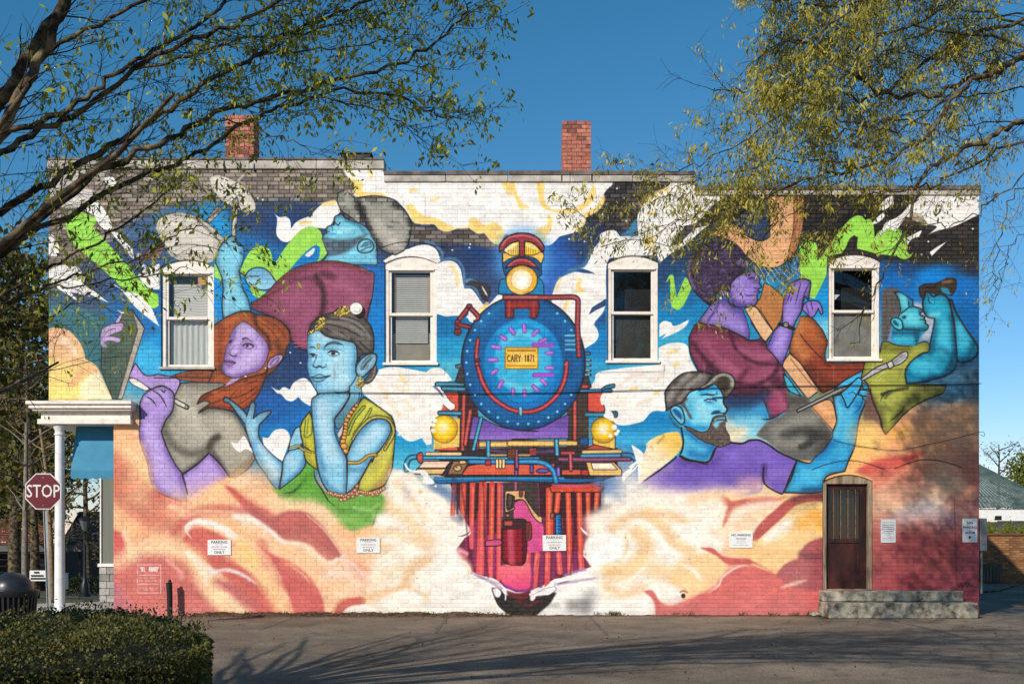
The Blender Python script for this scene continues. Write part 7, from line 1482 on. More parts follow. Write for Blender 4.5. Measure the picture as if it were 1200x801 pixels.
# outline in plan: back edge, rounded right end, front edge
fp = [(-9.2, -10.3), (-6.0, -10.35), (-4.2, -10.5), (-3.4, -10.75), (-2.75, -11.3), (-2.36, -12.0), (-2.22, -12.6), (-2.28, -13.2), (-3.6, -13.7), (-6.0, -14.1), (-8.8, -14.5)]
HT = .90
def inside(x, y):
    c_ = False; n_ = len(fp); j = n_-1
    for i in range(n_):
        if (fp[i][1] > y) != (fp[j][1] > y) and x < (fp[j][0]-fp[i][0])*(y-fp[i][1])/(fp[j][1]-fp[i][1])+fp[i][0]: c_ = not c_
        j = i
    return c_
b = MB(); cxh, cyh = -5.0, -12.2
b.prism([(cxh+(x-cxh)*.975, cyh+(y-cyh)*.93) for x, y in fp], 'z', .0, HT-.2); hc = b.build('twig_core', mat('hedge core', (.012, .014, .007, 1), .95, .4, 20), hd); hc.location = (4.6, 11.5, 0)
HR = random.Random(5); lp, ld, lnn, ll, lw, lt = [], [], [], [], [], []
def bump_h(x, y): return HT+.035*math.sin(x*3.1+y*1.7)+.026*math.sin(x*7.3-y*5.1)+.018*math.sin(x*13+y*11)-.03
def edge_d(x, y):
    best = 9
    for i in range(len(fp)-1):
        (xa, ya), (xb, yb) = fp[i], fp[i+1]; L2 = (xb-xa)**2+(yb-ya)**2; t = max(0, min(1, ((x-xa)*(xb-xa)+(y-ya)*(yb-ya))/L2)); best = min(best, math.hypot(x-xa-t*(xb-xa), y-ya-t*(yb-ya)))
    return best
def add(x, y, z, nx_, ny_, nz_, big=1.0):
    d0 = Vector((nx_+HR.gauss(0, .65), ny_+HR.gauss(0, .65), nz_+HR.gauss(0, .65)))
    l_ = HR.uniform(.018, .036)*big; lp.append((x+4.6, y+11.5, z)); ld.append(tuple(d0)); lnn.append((HR.gauss(0, 1), HR.gauss(0, 1), HR.gauss(0, .6))); ll.append(l_); lw.append(l_*HR.uniform(.5, .75)); lt.append(min(1, max(0, HR.gauss(.42, .25)+.25*math.sin(x*2.1+y*3.3)*math.sin(x*5.2-y*1.3))))
cnt = 0
while cnt < 46000:
    x, y = HR.uniform(-6.6, -1.9), HR.uniform(-14.2, -10.2)
    if not inside(x, y): continue
    ed = edge_d(x, y); add(x, y, bump_h(x, y)-.17*math.exp(-(ed/.13)**2)-HR.random()**2*.09+(.05*HR.random() if HR.random() < .06 else 0), 0, 0, .8); cnt += 1
for i in range(len(fp)-1):
    (xa, ya), (xb, yb) = fp[i], fp[i+1]; L_ = math.hypot(xb-xa, yb-ya); nx_, ny_ = -(yb-ya)/L_, (xb-xa)/L_
    if max(xa, xb) < -6.8: continue
    for k in range(int(L_*5200)):
        t = HR.random(); z = HR.random()*(HT-.10); add(xa+(xb-xa)*t+nx_*HR.uniform(-.05, .012), ya+(yb-ya)*t+ny_*HR.uniform(-.05, .012), z, nx_*.8, ny_*.8, .2)
for k in range(2600):
    x, y = HR.uniform(-6.4, -2.1), HR.uniform(-13.9, -10.3)
    if inside(x, y):
        h0 = bump_h(x, y); hh_ = HR.uniform(.02, .07) if HR.random() < .9 else HR.uniform(.08, .17)
        for q in range(5): add(x+HR.gauss(0, .008), y+HR.gauss(0, .008), h0+hh_*q/5, 0, 0, .9, .9)
dl = [i for i in range(len(lp)) if HR.random() < .012]
tag(cards('dead_leaves', [lp[i] for i in dl], [ld[i] for i in dl], [lnn[i] for i in dl], [ll[i]*1.25 for i in dl], [lw[i]*1.2 for i in dl], [HR.random() for i in dl], leafmat('dead hedge leaf', (.10, .05, .02, 1), (.36, .22, .10, 1), .2), hd), kind='stuff')
tag(cards('foliage', lp, ld, lnn, ll, lw, lt, leafmat('hedge leaf', (.026, .036, .009, 1), (.20, .175, .040, 1), .25), hd), kind='stuff')
# ------------------------------------------------------------------ trees
class Tree:
    def __init__(self, seed): self.r = random.Random(seed); self.mb = MB(); self.tw = MB(); self.lp = []; self.ld = []; self.ln = []; self.ll = []; self.lw = []; self.lt = []
    def limb(self, pts, r0, r1, seg=7, mb=None):
        n = len(pts); (mb or self.mb).tube(pts, [r0+(r1-r0)*(i/(n-1))**.8 for i in range(n)], seg, cap=False)
    def path(self, p, d, L_, n, wob, droop):
        out = [Vector(p)]; d = Vector(d).normalized()
        for i in range(n):
            d = (d+Vector((self.r.gauss(0, wob), self.r.gauss(0, wob), self.r.gauss(0, wob)-droop))).normalized(); out.append(out[-1]+d*L_/n)
        return out
    def leafcluster(self, p, n, size, spread, hang, asp):
        r = self.r
        base = r.random()
        for _ in range(n):
            q = p+Vector((r.gauss(0, spread), r.gauss(0, spread), r.gauss(0, spread)-spread*.4*hang))
            d = Vector((r.gauss(0, .6), r.gauss(0, .6), r.gauss(0, .6)*(1-hang*.5)-hang*1.1)); l_ = size*r.uniform(.6, 1.25)
            self.lp.append(tuple(q)); self.ld.append(tuple(d)); self.ln.append((r.gauss(0, 1), r.gauss(0, 1), r.gauss(0, .5))); self.ll.append(l_); self.lw.append(l_*asp*r.uniform(.7, 1.2)); self.lt.append(min(1, max(0, base*.6+r.random()*.45)))
    def twigs(self, pts, r0, dens, L_, lv, leaf, side=None, droop=0.0, wob=.13, seg=3, dirbias=None):
        """side shoots along a limb, each with its own shoots; leaf = function(point) -> cluster or None"""
        r = self.r
        for i in range(len(pts)-1):
            a, b = pts[i], pts[i+1]; t = (b-a); sl_ = t.length
            k = dens*sl_; n = int(k)+(1 if r.random() < k-int(k) else 0)
            tn = t.normalized()
            for _ in range(n):
                p = a.lerp(b, r.random()); f = r.uniform(.45, 1.2)
                s_ = Vector((r.gauss(0, 1), r.gauss(0, 1), r.gauss(0, 1))); s_ = (s_-tn*s_.dot(tn)).normalized()
                d = tn*r.uniform(.5, 1.1)+s_*r.uniform(.45, .95)
                if dirbias is not None: d += dirbias
                q = self.path(p, d, L_*f, 5 if lv > 0 else 3, wob, droop)
                rr_ = max(.0018, r0*r.uniform(.35, .6)); self.limb(q, rr_, max(.0012, rr_*.35), seg, self.tw)
                if lv > 0: self.twigs(q[1:], rr_, dens*1.9, L_*.42, lv-1, leaf, None, droop, wob*1.15, 3, dirbias*.5 if dirbias is not None else None)
                else: leaf(self, q)
    def finish(self, root, mbark, mtwig, mleaf, leafname='foliage'):
        inv = -Vector(root.location)
        for m, nm, mm in ((self.mb, 'trunk', mbark), (self.tw, 'twigs', mtwig)):
            if m.f:
                o = m.build(nm, mm, root, smooth=True, fix=False); o.location = inv
                if nm == 'twigs': tag(o, kind='stuff')
        if self.lp: o = cards(leafname, self.lp, self.ld, self.ln, self.ll, self.lw, self.lt, mleaf, root); o.location = inv; tag(o, kind='stuff')
def sm(pts, n=5):
    out = []
    for i in range(len(pts)-1):
        p0 = pts[max(i-1, 0)]; p1 = pts[i]; p2 = pts[i+1]; p3 = pts[min(i+2, len(pts)-1)]
        for k in range(n):
            t = k/n; m1 = (p2-p0)*.5; m2 = (p3-p1)*.5; t2 = t*t; t3 = t2*t
            out.append(p1*(2*t3-3*t2+1)+m1*(t3-2*t2+t)+p2*(-2*t3+3*t2)+m2*(t3-t2))
    out.append(pts[-1]); return out
def wig(P_, s_):
    return [P_[0]]+[p+Vector((rng.gauss(0, s_), rng.gauss(0, s_), rng.gauss(0, s_))) for p in P_[1:]]
M_bark = mat('grey brown bark', (.035, .025, .016, 1), .95, .4, 9, 1.0, 45, col2=(.20, .148, .080), lo=.42, hi=.66)
M_twig = mat('dark twig', (.018, .013, .010, 1), .9, .35, 12, col2=(.062, .045, .028))
# --- near tree on the left: trunk just outside the frame, limbs sweeping over the picture
T = Tree(101); LEAD = None; rt = empty('street_tree', (-5.6, -13.2, 0)); tag(rt, 'near tree with long bare limbs sweeping in from the left edge over the wall', 'tree')
base = Vector((-5.6, -13.2, 0)); fork = Vector((-5.2, -13.1, 2.3)); T.limb([base, base+Vector((.05, 0, .25)), Vector((-5.45, -13.15, 1.2)), fork], .17, .125, 14); T.limb([fork, Vector((-5.3, -13.35, 3.0)), Vector((-5.3, -13.4, 3.7))], .12, .08, 10)
def leafL(t, q):
    p = q[-1]
    fr = min(1, max(0.0, (p.x+3.6)/2.4)); k = .20+.95*fr**1.0
    if t.r.random() < k: t.leafcluster(p, t.r.choice((4, 6, 8, 10)), t.r.uniform(.040, .062), .032, .8, .40)
def leafH(t, q):
    if t.r.random() < .4: t.leafcluster(q[-1], t.r.choice((4, 5, 6, 8)), .08, .04, .8, .42)
LIMBS = [ # px, py, depth
 ([(-60,235,6.9),(0,118,6.9),(40,60,7.0),(80,-15,7.1),(120,-110,7.3),(150,-220,7.5)], .062, .03, 1.5),
 ([(-60,262,6.5),(5,145,6.5),(45,75,6.5),(72,5,6.5),(92,-70,6.4),(100,-180,6.3)], .045, .022, 1.5),
 ([(-80,255,7.4),(0,165,7.4),(60,140,7.5),(110,105,7.5),(150,78,7.6),(200,48,7.7),(245,18,7.8),(300,-30,7.9)], .030, .010, 3.2),
 ([(-80,300,7.0),(0,182,7.0),(50,152,7.1),(110,122,7.2),(170,70,7.2),(230,45,7.3),(300,15,7.4),(360,-20,7.5)], .030, .010, 3.2),
 ([(-80,320,7.3),(0,248,7.3),(60,212,7.3),(130,172,7.4),(200,128,7.5),(245,95,7.5),(300,66,7.6),(360,30,7.7),(420,5,7.8),(480,-25,7.9)], .036, .008, 3.2),
 ([(-80,345,6.8),(0,288,6.8),(60,246,6.8),(130,192,6.8),(200,160,6.9),(245,138,6.9),(300,118,7.0),(380,98,7.0),(440,82,7.1),(500,58,7.1),(535,28,7.2),(550,2,7.2)], .033, .006, 3.4),
 ([(-60,330,7.6),(0,296,7.6),(80,252,7.6),(150,212,7.7),(205,194,7.7),(250,170,7.8),(300,138,7.8),(350,120,7.9),(405,108,7.9),(460,112,8.0),(500,128,8.0),(525,140,8.0)], .028, .006, 3.2),
 ([(-40,392,7.0),(0,358,7.0),(40,343,7.0),(80,326,7.1),(130,308,7.1),(175,300,7.2),(212,272,7.2),(240,262,7.2)], .013, .004, 3.4),
 ([(-40,372,7.3),(0,345,7.3),(60,312,7.3),(110,286,7.4),(160,252,7.4),(205,218,7.5),(225,196,7.5)], .017, .004, 3.4),
 ([(-40,372,6.9),(10,352,6.9),(70,338,6.9),(130,328,7.0),(185,324,7.0),(222,310,7.0)], .010, .003, 2.6),
 ([(-40,430,7.1),(0,392,7.1),(40,378,7.1),(75,362,7.1),(110,350,7.2)], .008, .003, 2.6),
 ([(-60,210,7.8),(0,108,7.8),(60,60,7.9),(130,20,8.0),(200,-20,8.1),(280,-80,8.2)], .026, .010, 3.2),
 ([(150,78,7.6),(210,72,7.6),(270,50,7.7),(330,42,7.7),(400,28,7.8),(460,12,7.8)], .015, .004, 3.6),
 ([(245,138,6.9),(300,150,6.9),(345,165,6.9),(370,182,6.9)], .007, .003, 3.0),
 ([(300,66,7.6),(360,62,7.6),(430,52,7.6),(495,38,7.6)], .010, .003, 3.6),
 ([(300,118,7.0),(360,112,7.0),(430,128,7.0),(470,142,7.0),(485,152,7.0)], .008, .003, 3.4),
]
for pts, r0, r1, dn in LIMBS:
    r0 *= .86; P_ = wig(sm([at(*q) for q in pts]), .012)
    T.limb(P_, r0, r1, 8)
    T.twigs(P_[4:], max(.005, (r0+r1)*.22), dn*3.0, .50, 1, leafL, None, -.01, .13, 3, Vector((.35, .05, .14)))
for pts, r0, r1, dn in LIMBS[:12]:
    a = at(*pts[0]); T.limb(sm([fork+Vector((rng.uniform(-.05, .05), rng.uniform(-.05, .05), -.1)), fork.lerp(a, .5)+Vector((-.12, 0, -.05)), a], 4), max(r0*1.6, .03), r0, 8)
# the rest of the crown, outside the frame, throws the long shadows on the lot
for k in range(24):
    a = R(15*k+rng.uniform(-9, 9)); el = rng.uniform(.35, 1.1)
    d = Vector((math.cos(a), math.sin(a), el))
    if d.x > .15 and d.y > -.15: continue
    P_ = T.path(fork, d, rng.uniform(3.2, 5.2), 7, .10, .02); T.limb(P_, .06, .012, 7); T.twigs(P_[2:], .012, 3.5, .9, 1, leafL, None, 0, .12)
for k in range(13):
    D_l = rng.uniform(7.4, 10.2); e_ = Vector((-.5*D_l-rng.uniform(.25, 1.5), D_l-20, rng.uniform(3.3, 5.6)))
    P_ = wig(sm([fork+Vector((0, 0, -.1)), fork.lerp(e_, .4)+Vector((-.25, 0, .25)), fork.lerp(e_, .75)+Vector((-.1, 0, .1)), e_], 5), .02)
    T.limb(P_, .05, .010, 7); T.twigs(P_[4:], .010, 6.0, .6, 1, leafH if k % 3 == 0 else (lambda t_, q_: None), None, 0, .12, 3, Vector((.1, .2, .15)))
for k in range(26):
    a_ = fork+Vector((0, 0, rng.uniform(0, .4))); e_ = Vector((rng.uniform(-1.8, 2.8), rng.uniform(-17.2, -14.4), rng.uniform(6.0, 8.4)))
    a_ = Vector((-5.3, -13.4, 3.6)); md = a_.lerp(e_, .5)+Vector((-.9, rng.uniform(-.9, -.3), 1.3)); P_ = wig(sm([a_, a_.lerp(md, .5)+Vector((-.15, 0, .2)), md, md.lerp(e_, .5)+Vector((0, 0, .2)), e_], 5), .03)
    T.limb(P_, .055, .012, 7); T.twigs(P_[10:], .014, 5.0, .9, 1, leafH, None, 0, .13, 3, Vector((.25, .1, .1)))
T.finish(rt, M_bark, M_twig, leafmat('young leaf', (.075, .10, .010, 1), (.50, .50, .05, 1), .32))
# --- leafing tree on the right, limbs hanging in with tassels
T = Tree(202); T.r = random.Random(77); rt2 = empty('leafing_tree', (10.6, -7.2, 0)); tag(rt2, 'tree with drooping olive yellow tassels hanging in from the right edge', 'tree')
base = Vector((10.6, -7.2, 0)); fork = Vector((10.3, -7.1, 4.6)); T.limb([base, base+Vector((0, 0, .4)), Vector((10.5, -7.2, 2.4)), fork, Vector((9.9, -7.0, 7.2)), Vector((9.8, -6.9, 10.5))], .30, .12, 14)
def leafR(t, q):
    p = q[-1]; u = 600+p.x/(p.y+20)*1200; v_ = 625-(p.z-1.6)/(p.y+20)*1200
    k = .72 if v_ < 175 else .72-.30*min(1, (v_-175)/80)
    if u > 1040: k *= .75
    if u < 860 and -20 < v_ < 190: k *= .45
    if v_ < -20: k = .8
    cl = math.sin(p.x*5.1+p.z*3.3)*math.sin(p.z*6.2-p.y*2.1+p.x*2.0)
    if t.r.random() < k*(.62+.5*cl):
        t.leafcluster(p, t.r.choice((9, 12, 16, 22)), t.r.uniform(.055, .10), .05, .9, .27)
        if t.r.random() < .5: t.leafcluster(q[-2], t.r.choice((6, 8, 10)), t.r.uniform(.05, .08), .045, .9, .24)
def leafR2(t, q):
    if t.r.random() < .55: t.leafcluster(q[-1], t.r.choice((3, 4, 6, 8)), .06, .035, .9, .22)
RL = [
 ([(1250,100,13.8),(1150,110,13.8),(1080,130,13.8),(1020,150,13.8),(970,170,13.7),(930,200,13.7),(900,232,13.7)], .022, .005, leafR),
 ([(1250,20,14.2),(1140,20,14.2),(1060,50,14.2),(1000,90,14.1),(950,130,14.1),(915,170,14.1)], .025, .005, leafR),
 ([(1250,-30,13.9),(1150,-20,13.9),(1080,0,13.9),(1010,20,13.9),(960,60,13.8),(925,95,13.8)], .025, .005, leafR),
 ([(1250,-70,12.9),(1130,-60,12.9),(1030,-50,12.9),(960,-40,12.9),(910,-20,12.9)], .025, .005, leafR),
 ([(1250,150,13.4),(1180,140,13.4),(1120,150,13.4),(1070,170,13.3),(1030,205,13.3)], .018, .005, leafR),
 ([(1260,-60,12.2),(1120,-40,12.2),(1040,-10,12.2),(985,20,12.1),(945,45,12.1),(910,75,12.0),(885,95,12.0)], .03, .005, leafR),
 ([(1260,-120,12.4),(1100,-110,12.4),(1010,-80,12.4),(950,-50,12.3),(900,-30,12.3)], .03, .005, leafR),
 ([(1260,-170,11.6),(1120,-190,11.6),(1020,-200,11.6),(930,-190,11.6),(860,-160,11.6)], .03, .006, leafR),
 ([(1240,80,13.6),(1160,60,13.6),(1100,70,13.6),(1050,60,13.6),(1010,90,13.5),(980,130,13.5)], .022, .005, leafR),
 ([(1260,-240,11.2),(1120,-260,11.2),(1000,-270,11.2),(900,-250,11.2),(830,-220,11.2)], .03, .006, leafR),
 ([(1240,60,12.9),(1140,40,12.9),(1060,30,12.9),(1000,60,12.8),(955,90,12.8),(925,130,12.8),(905,165,12.8)], .03, .005, leafR),
 ([(1260,-20,13.4),(1130,-40,13.4),(1040,-30,13.4),(980,-10,13.4),(930,30,13.4),(905,70,13.4)], .03, .005, leafR),
 ([(1290,15,13.2),(1200,68,13.2),(1150,90,13.2),(1100,106,13.1),(1040,112,13.0),(990,80,12.9),(950,52,12.8),(915,40,12.8)], .075, .010, leafR),
 ([(1300,30,12.8),(1200,64,12.8),(1130,100,12.8),(1090,150,12.7),(1050,182,12.7),(1000,196,12.6),(940,212,12.5),(875,244,12.4),(830,250,12.4),(790,262,12.3)], .070, .007, leafR),
 ([(1290,110,12.6),(1200,140,12.6),(1160,160,12.6),(1110,185,12.5),(1082,205,12.5),(1062,260,12.4),(1046,300,12.4),(1025,345,12.4),(1003,405,12.4)], .075, .006, leafR2),
 ([(1280,0,13.6),(1200,22,13.6),(1120,52,13.6),(1060,90,13.5),(1020,114,13.4),(960,106,13.4),(905,100,13.3),(865,108,13.2),(836,106,13.2)], .055, .007, leafR),
 ([(1260,-50,13.0),(1150,-12,13.0),(1050,0,12.9),(950,8,12.8),(900,0,12.7)], .05, .006, leafR),
 ([(1290,190,13.0),(1200,168,13.0),(1150,186,13.0),(1100,216,12.9),(1060,222,12.8),(1010,232,12.8),(960,262,12.7),(930,300,12.7)], .035, .006, leafR),
 ([(1120,102,12.8),(1060,150,12.6),(1000,142,12.5),(940,122,12.4),(880,160,12.3),(822,190,12.2),(772,206,12.1),(728,240,12.0),(690,262,12.0)], .022, .004, leafR),
 ([(1050,182,12.7),(980,186,12.9),(900,192,13.0),(850,204,13.1),(800,216,13.2),(758,246,13.2)], .018, .004, leafR),
 ([(1230,210,12.2),(1190,225,12.2),(1176,262,12.2),(1165,310,12.2),(1172,345,12.2)], .016, .004, leafR2),
 ([(1240,260,12.4),(1200,272,12.4),(1180,300,12.4),(1172,330,12.4)], .012, .004, leafR2),
 ([(1260,120,11.8),(1200,196,11.8),(1160,236,11.8),(1120,262,11.8),(1080,262,11.8),(1040,280,11.8)], .02, .004, leafR2),
 ([(1090,150,12.7),(1040,140,12.6),(980,160,12.5),(930,176,12.4),(880,216,12.3),(850,262,12.2),(840,300,12.2)], .016, .004, leafR),
 ([(1000,196,12.6),(960,230,12.6),(920,256,12.6),(880,290,12.6),(850,330,12.6)], .012, .003, leafR),
 ([(1200,30,14),(1120,10,14),(1030,40,14),(965,30,14),(915,62,14)], .03, .005, leafR),
 ([(1280,-90,13.2),(1160,-90,13.2),(1040,-70,13.1),(950,-60,13.0),(890,-40,12.9)], .045, .006, leafR),
 ([(1300,-140,13),(1200,-190,13),(1100,-180,13),(1000,-170,12.9),(920,-140,12.8)], .04, .008, leafR),
]
for pts, r0, r1, lf in RL:
    r0 *= .58; P_ = wig(sm([at(*q) for q in pts]), .028); T.limb(P_, r0, r1, 8)
    T.twigs(P_[3:], max(.006, (r0+r1)*.26), 9.5 if lf is leafR else 5.5, .66, 1, lf, None, .03, .16, 3, Vector((-.05, 0, -.06)))
for pts, r0, r1, lf in RL:
    if pts[0][0] >= 1240: a = at(*pts[0]); T.limb(sm([Vector((10.1, -7.05, max(4.2, min(9.5, a.z-.8)))), Vector(((10.1+a.x)/2, (a.y-7.0)/2, a.z-.25)), a], 4), max(.05, r0*1.3), r0, 8)
for k in range(20):
    a = R(18*k+rng.uniform(-9, 9)); st_ = Vector((9.9, -7, rng.uniform(5, 10)))
    d = Vector((math.cos(a), math.sin(a), rng.uniform(.1, .9)))
    if d.x < -.5 and st_.z < 8.6: continue
    P_ = T.path(st_, d, rng.uniform(2.5, 4.5), 7, .10, .02); T.limb(P_, .06, .012, 7); T.twigs(P_[2:], .012, 4.0, 1.0, 1, leafR, None, .02, .12)
T.finish(rt2, M_bark, M_twig, leafmat('oak tassel', (.075, .080, .010, 1), (.62, .52, .075, 1), .30))
# ------------------------------------------------------------------ far trees
def bgtree(name, label, px, pyb, pyt, D, wpx, seed, mleaf, dens, bare, cat='tree', size=.22, zb=None, group=None):
    r_ = random.Random(seed); c = at(px, pyb, D); zb = gh(c.x, c.y) if zb is None else zb
    h = at(px, pyt, D).z-zb; w = wpx/1200*D; o = empty(name, (c.x, c.y, zb)); tag(o, label, cat, group); t = Tree(seed)
    b0 = Vector((c.x, c.y, zb)); tops = [b0]; d = Vector((r_.uniform(-.06, .06), r_.uniform(-.06, .06), 1))
    for k in range(8): tops.append(tops[-1]+d*h/8*.97+Vector((r_.gauss(0, .03), r_.gauss(0, .03), 0))*h*.1)
    t.limb(tops, h*.016+.05, .03, 8)
    def lf(tt, q):
        if r_.random() < dens: tt.leafcluster(q[-1], 7, size, size*1.1, .2, .45)
        if r_.random() < dens*.5: tt.leafcluster(q[-2], 5, size, size*1.1, .2, .45)
    nb = 26 if not bare else 22
    for k in range(nb):
        f = .22+.76*k/nb; p = tops[min(8, int(f*8))].lerp(tops[min(8, int(f*8)+1)], f*8-int(f*8)); a = k*2.4+r_.uniform(-.4, .4)
        L_ = w*.62*(1.15-abs(f-.55)*1.1)*r_.uniform(.7, 1.15)
        q = t.path(p, (math.cos(a), math.sin(a), r_.uniform(.15, .7)), L_, 6, .13, .01); t.limb(q, .02+h*.004, .012, 5); t.twigs(q[1:], .014, 4.2/max(.6, L_*.5), L_*.36, 1, lf, None, 0, .16)
    t.finish(o, M_bark, mat('pale twig', (.20, .16, .10, 1), .9, .3, 9) if bare else M_twig, mleaf)
ML1 = leafmat('pine needle clump', (.028, .034, .008, 1), (.20, .17, .030, 1), .3); ML2 = leafmat('brown leaf', (.06, .045, .015, 1), (.24, .17, .05, 1), .3); ML3 = leafmat('bright leaf', (.06, .085, .012, 1), (.27, .30, .04, 1), .4)
bgtree('pine_tree', 'tall olive green pine behind the porch, partly hidden by the wall', 18, 690, 262, 38, 120, 301, ML1, 1.0, False, size=.36)
bgtree('pine_tree', 'dark pine farther back at the left edge', -40, 690, 300, 46, 150, 302, ML1, 1.0, False, size=.42)
bgtree('pine_tree', 'dense low pine rising behind the rust red roof', 8, 690, 470, 64, 110, 311, ML1, 1.0, False, size=.34)
bgtree('bare_tree', 'pale bare tree with slanting branches left of the porch', 40, 690, 400, 33, 105, 303, ML2, .12, True, size=.12)
bgtree('bare_tree', 'bare tree seen through the porch between column and awning', 104, 688, 470, 44, 110, 304, ML2, .35, True, size=.16)
bgtree('broadleaf_tree', 'yellow green bushy tree behind the red roof', -5, 690, 510, 58, 120, 305, ML3, .8, False, size=.3)
bgtree('bare_tree', 'small bare tree above the green metal roof', 1172, 640, 516, 62, 60, 306, ML2, .15, True, size=.14)
bgtree('broadleaf_tree', 'leafy tree top just over the right end of the metal roof', 1208, 640, 540, 60, 50, 307, ML3, .8, False, size=.25)
for k, (px, wid, D, lab) in enumerate(((29, .11, 30, 'slim grey tree trunk behind the litter bin'), (61, .10, 31, 'tan tree trunk between the stop sign and the column'))):
    c = at(px, 690, D); zb = gh(c.x, c.y); o = empty('young_tree', (c.x, c.y, zb)); tag(o, lab, 'tree'); t = Tree(400+k)
    q = t.path(Vector((c.x, c.y, zb)), (0.01, 0, 1), 5.2, 8, .02, 0); t.limb(q, wid, wid*.45, 8)
    for j in range(10): s_ = t.path(q[4+j % 4], (math.cos(j*2.2), math.sin(j*2.2), .8), 1.6, 5, .1, 0); t.limb(s_, .03, .008, 5); t.twigs(s_[1:], .01, 2.2, .5, 1, lambda tt, z_: tt.leafcluster(z_[-1], 4, .10, .08, .3, .45) if tt.r.random() < .5 else None)
    t.finish(o, mat('grey trunk', (.19, .165, .13, 1), .9, .3, 10, .5, 40) if k == 0 else mat('tan trunk', (.26, .18, .09, 1), .9, .3, 10, .5, 40), M_twig, ML3)
# ------------------------------------------------------------------ far left: low station building, lamp, sign
def bbox_part(name, m, parent, px0, px1, py0, py1, D, dep=.3, off=0.0):
    a = at(px0, py0, D); b = at(px1, py1, D); q = MB(); q.box(a.x, b.x, a.y+off, a.y+off+dep, b.z, a.z, .01); return q.build(name, m, parent)
M_bg = mat('dark brown boards', (.022, .018, .015, 1), .8, .3, 2); M_rf = mat('rust red shingles', (.20, .055, .035, 1), .85, .35, 3, .4, 20)  # boards are dark brown in their own base colour
lb = empty('low_building', at(40, 690, 52)); tag(lb, 'low dark building with rust red roof beyond the street at left', 'building'); lb.location = (0, 0, 0)
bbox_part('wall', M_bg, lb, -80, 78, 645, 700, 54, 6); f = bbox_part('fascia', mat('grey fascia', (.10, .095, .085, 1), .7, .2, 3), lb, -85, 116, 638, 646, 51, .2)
a0 = at(-85, 638, 51); b0 = at(116, 638, 51); rf = MB()
nn = 26
for k in range(14):
    u0, u1 = k/14, (k+.96)/14; y0, y1 = 51-20-.1+u0*4.5, 51-20-.1+u1*4.5; z0 = a0.z+u0*1.55; z1 = a0.z+u1*1.55
    xl_, xr_ = a0.x+u0*1.0, b0.x-2.6-u0*.8
    rf.quad((xl_, y0, z0+.05), (xr_, y0, z0+.05), (xr_, y1, z1+.02), (xl_, y1, z1+.02))
rf.build('roof', M_rf, lb, fix=False)
for k, px in enumerate((8, 26, 45)): q = bbox_part('window', mat('dim pane', (.04, .035, .04, 1), .3, .2, 2), lb, px, px+10, 656, 668, 53.9, .05); bbox_part('window_frame', mat('maroon frame', (.08, .03, .03, 1), .6, .2, 3), q, px-.6, px, 655.5, 668.5, 53.85, .05)
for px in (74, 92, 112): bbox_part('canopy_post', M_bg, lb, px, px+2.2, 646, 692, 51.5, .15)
t = empty('notice_board', (0, 0, 0)); tag(t, 'white notice board with dark lettering in front of the low dark building', 'sign')
D = 32; bbox_part('panel', M_sign, t, 34.5, 54, 668, 680.5, D, .06)
for row, (xa, xb) in ((670.2, (40, 46)), (674, (36.5, 51)), (677.4, (36, 53))):
    q = MB(); r_ = random.Random(int(row)); x = xa
    while x < xb: w_ = r_.uniform(.7, 1.5); a = at(x, row-1.0, D-.01); b = at(min(x+w_, xb), row+1.0, D-.01); q.box(a.x, b.x, a.y-.012, a.y-.002, b.z, a.z); x += w_+.45
    q.build('lettering', M_black, t)
bbox_part('post', M_steel, t, 35, 36, 680.5, 694, D, .05, .07); bbox_part('post', M_steel, t, 52.5, 53.5, 680.5, 694, D, .05, .07)
D = 36; c = at(99.5, 692, D); zb = gh(c.x, c.y); lm = empty('lamp_post', (c.x, c.y, zb)); tag(lm, 'black street lamp with lantern head seen through the porch', 'street lamp')
zt = at(99.5, 604, D).z-zb; M_iron = mat('black iron', (.014, .014, .015, 1), .4, .2, 5)
q = MB(); q.lathe([(.20, 0), (.20, .12), (.14, .16), (.14, .45), (.09, .55), (.06, .75), (.05, zt-.62), (.085, zt-.58), (.05, zt-.52)], 0, 0, 12); smooth_by_angle(q.build('post', M_iron, lm))
q = MB(); q.lathe([(.09, zt-.5), (.19, zt-.2), (.20, zt-.16)], 0, 0, 8); q.build('lantern_glass', mat('lantern glass', (.12, .13, .14, 1), .2, .1, 4), lm)
q = MB(); q.lathe([(.23, zt-.155), (.21, zt-.1), (.06, zt-.02), (.03, zt)], 0, 0, 8); q.build('lantern_roof', M_iron, lm)
# brick house beyond, seen under the awning
hb = empty('brick_house', (0, 0, 0)); tag(hb, 'orange brick house with white windows far beyond the porch', 'house'); D = 62
M_ob = mat('orange brick', (.34, .13, .065, 1), .9, .25, 30, .3, 60)
bbox_part('wall', M_ob, hb, 76, 120, 648, 690, D, 6)
for px in (84, 101): w_ = bbox_part('window', mat('sky pane', (.3, .33, .36, 1), .2, .2, 1), hb, px, px+5.5, 646.5, 659, D-.05, .04); bbox_part('frame', M_white, w_, px-.6, px+6.2, 645.8, 647, D-.1, .05); bbox_part('frame', M_white, w_, px+2.5, px+3.1, 647, 659, D-.1, .05)
rfm = MB(); a = at(74, 648, D); b = at(122, 648, D); rfm.prism([(a.y-.6, a.z), (a.y+6.6, a.z), (a.y+3, a.z+2.6)], 'x', a.x-.3, b.x+.3); rfm.build('roof', mat('dark shingle', (.05, .045, .045, 1), .9, .3, 6), hb)
q = empty('gate_post', (0, 0, 0)); tag(q, 'short white gate post on the lawn beyond the column', 'post'); bbox_part('shaft', M_white, q, 75.2, 78.4, 672, 690, 34, .1); bbox_part('cap', M_white, q, 74.8, 78.8, 671, 672, 34-.01, .12)
bs = []
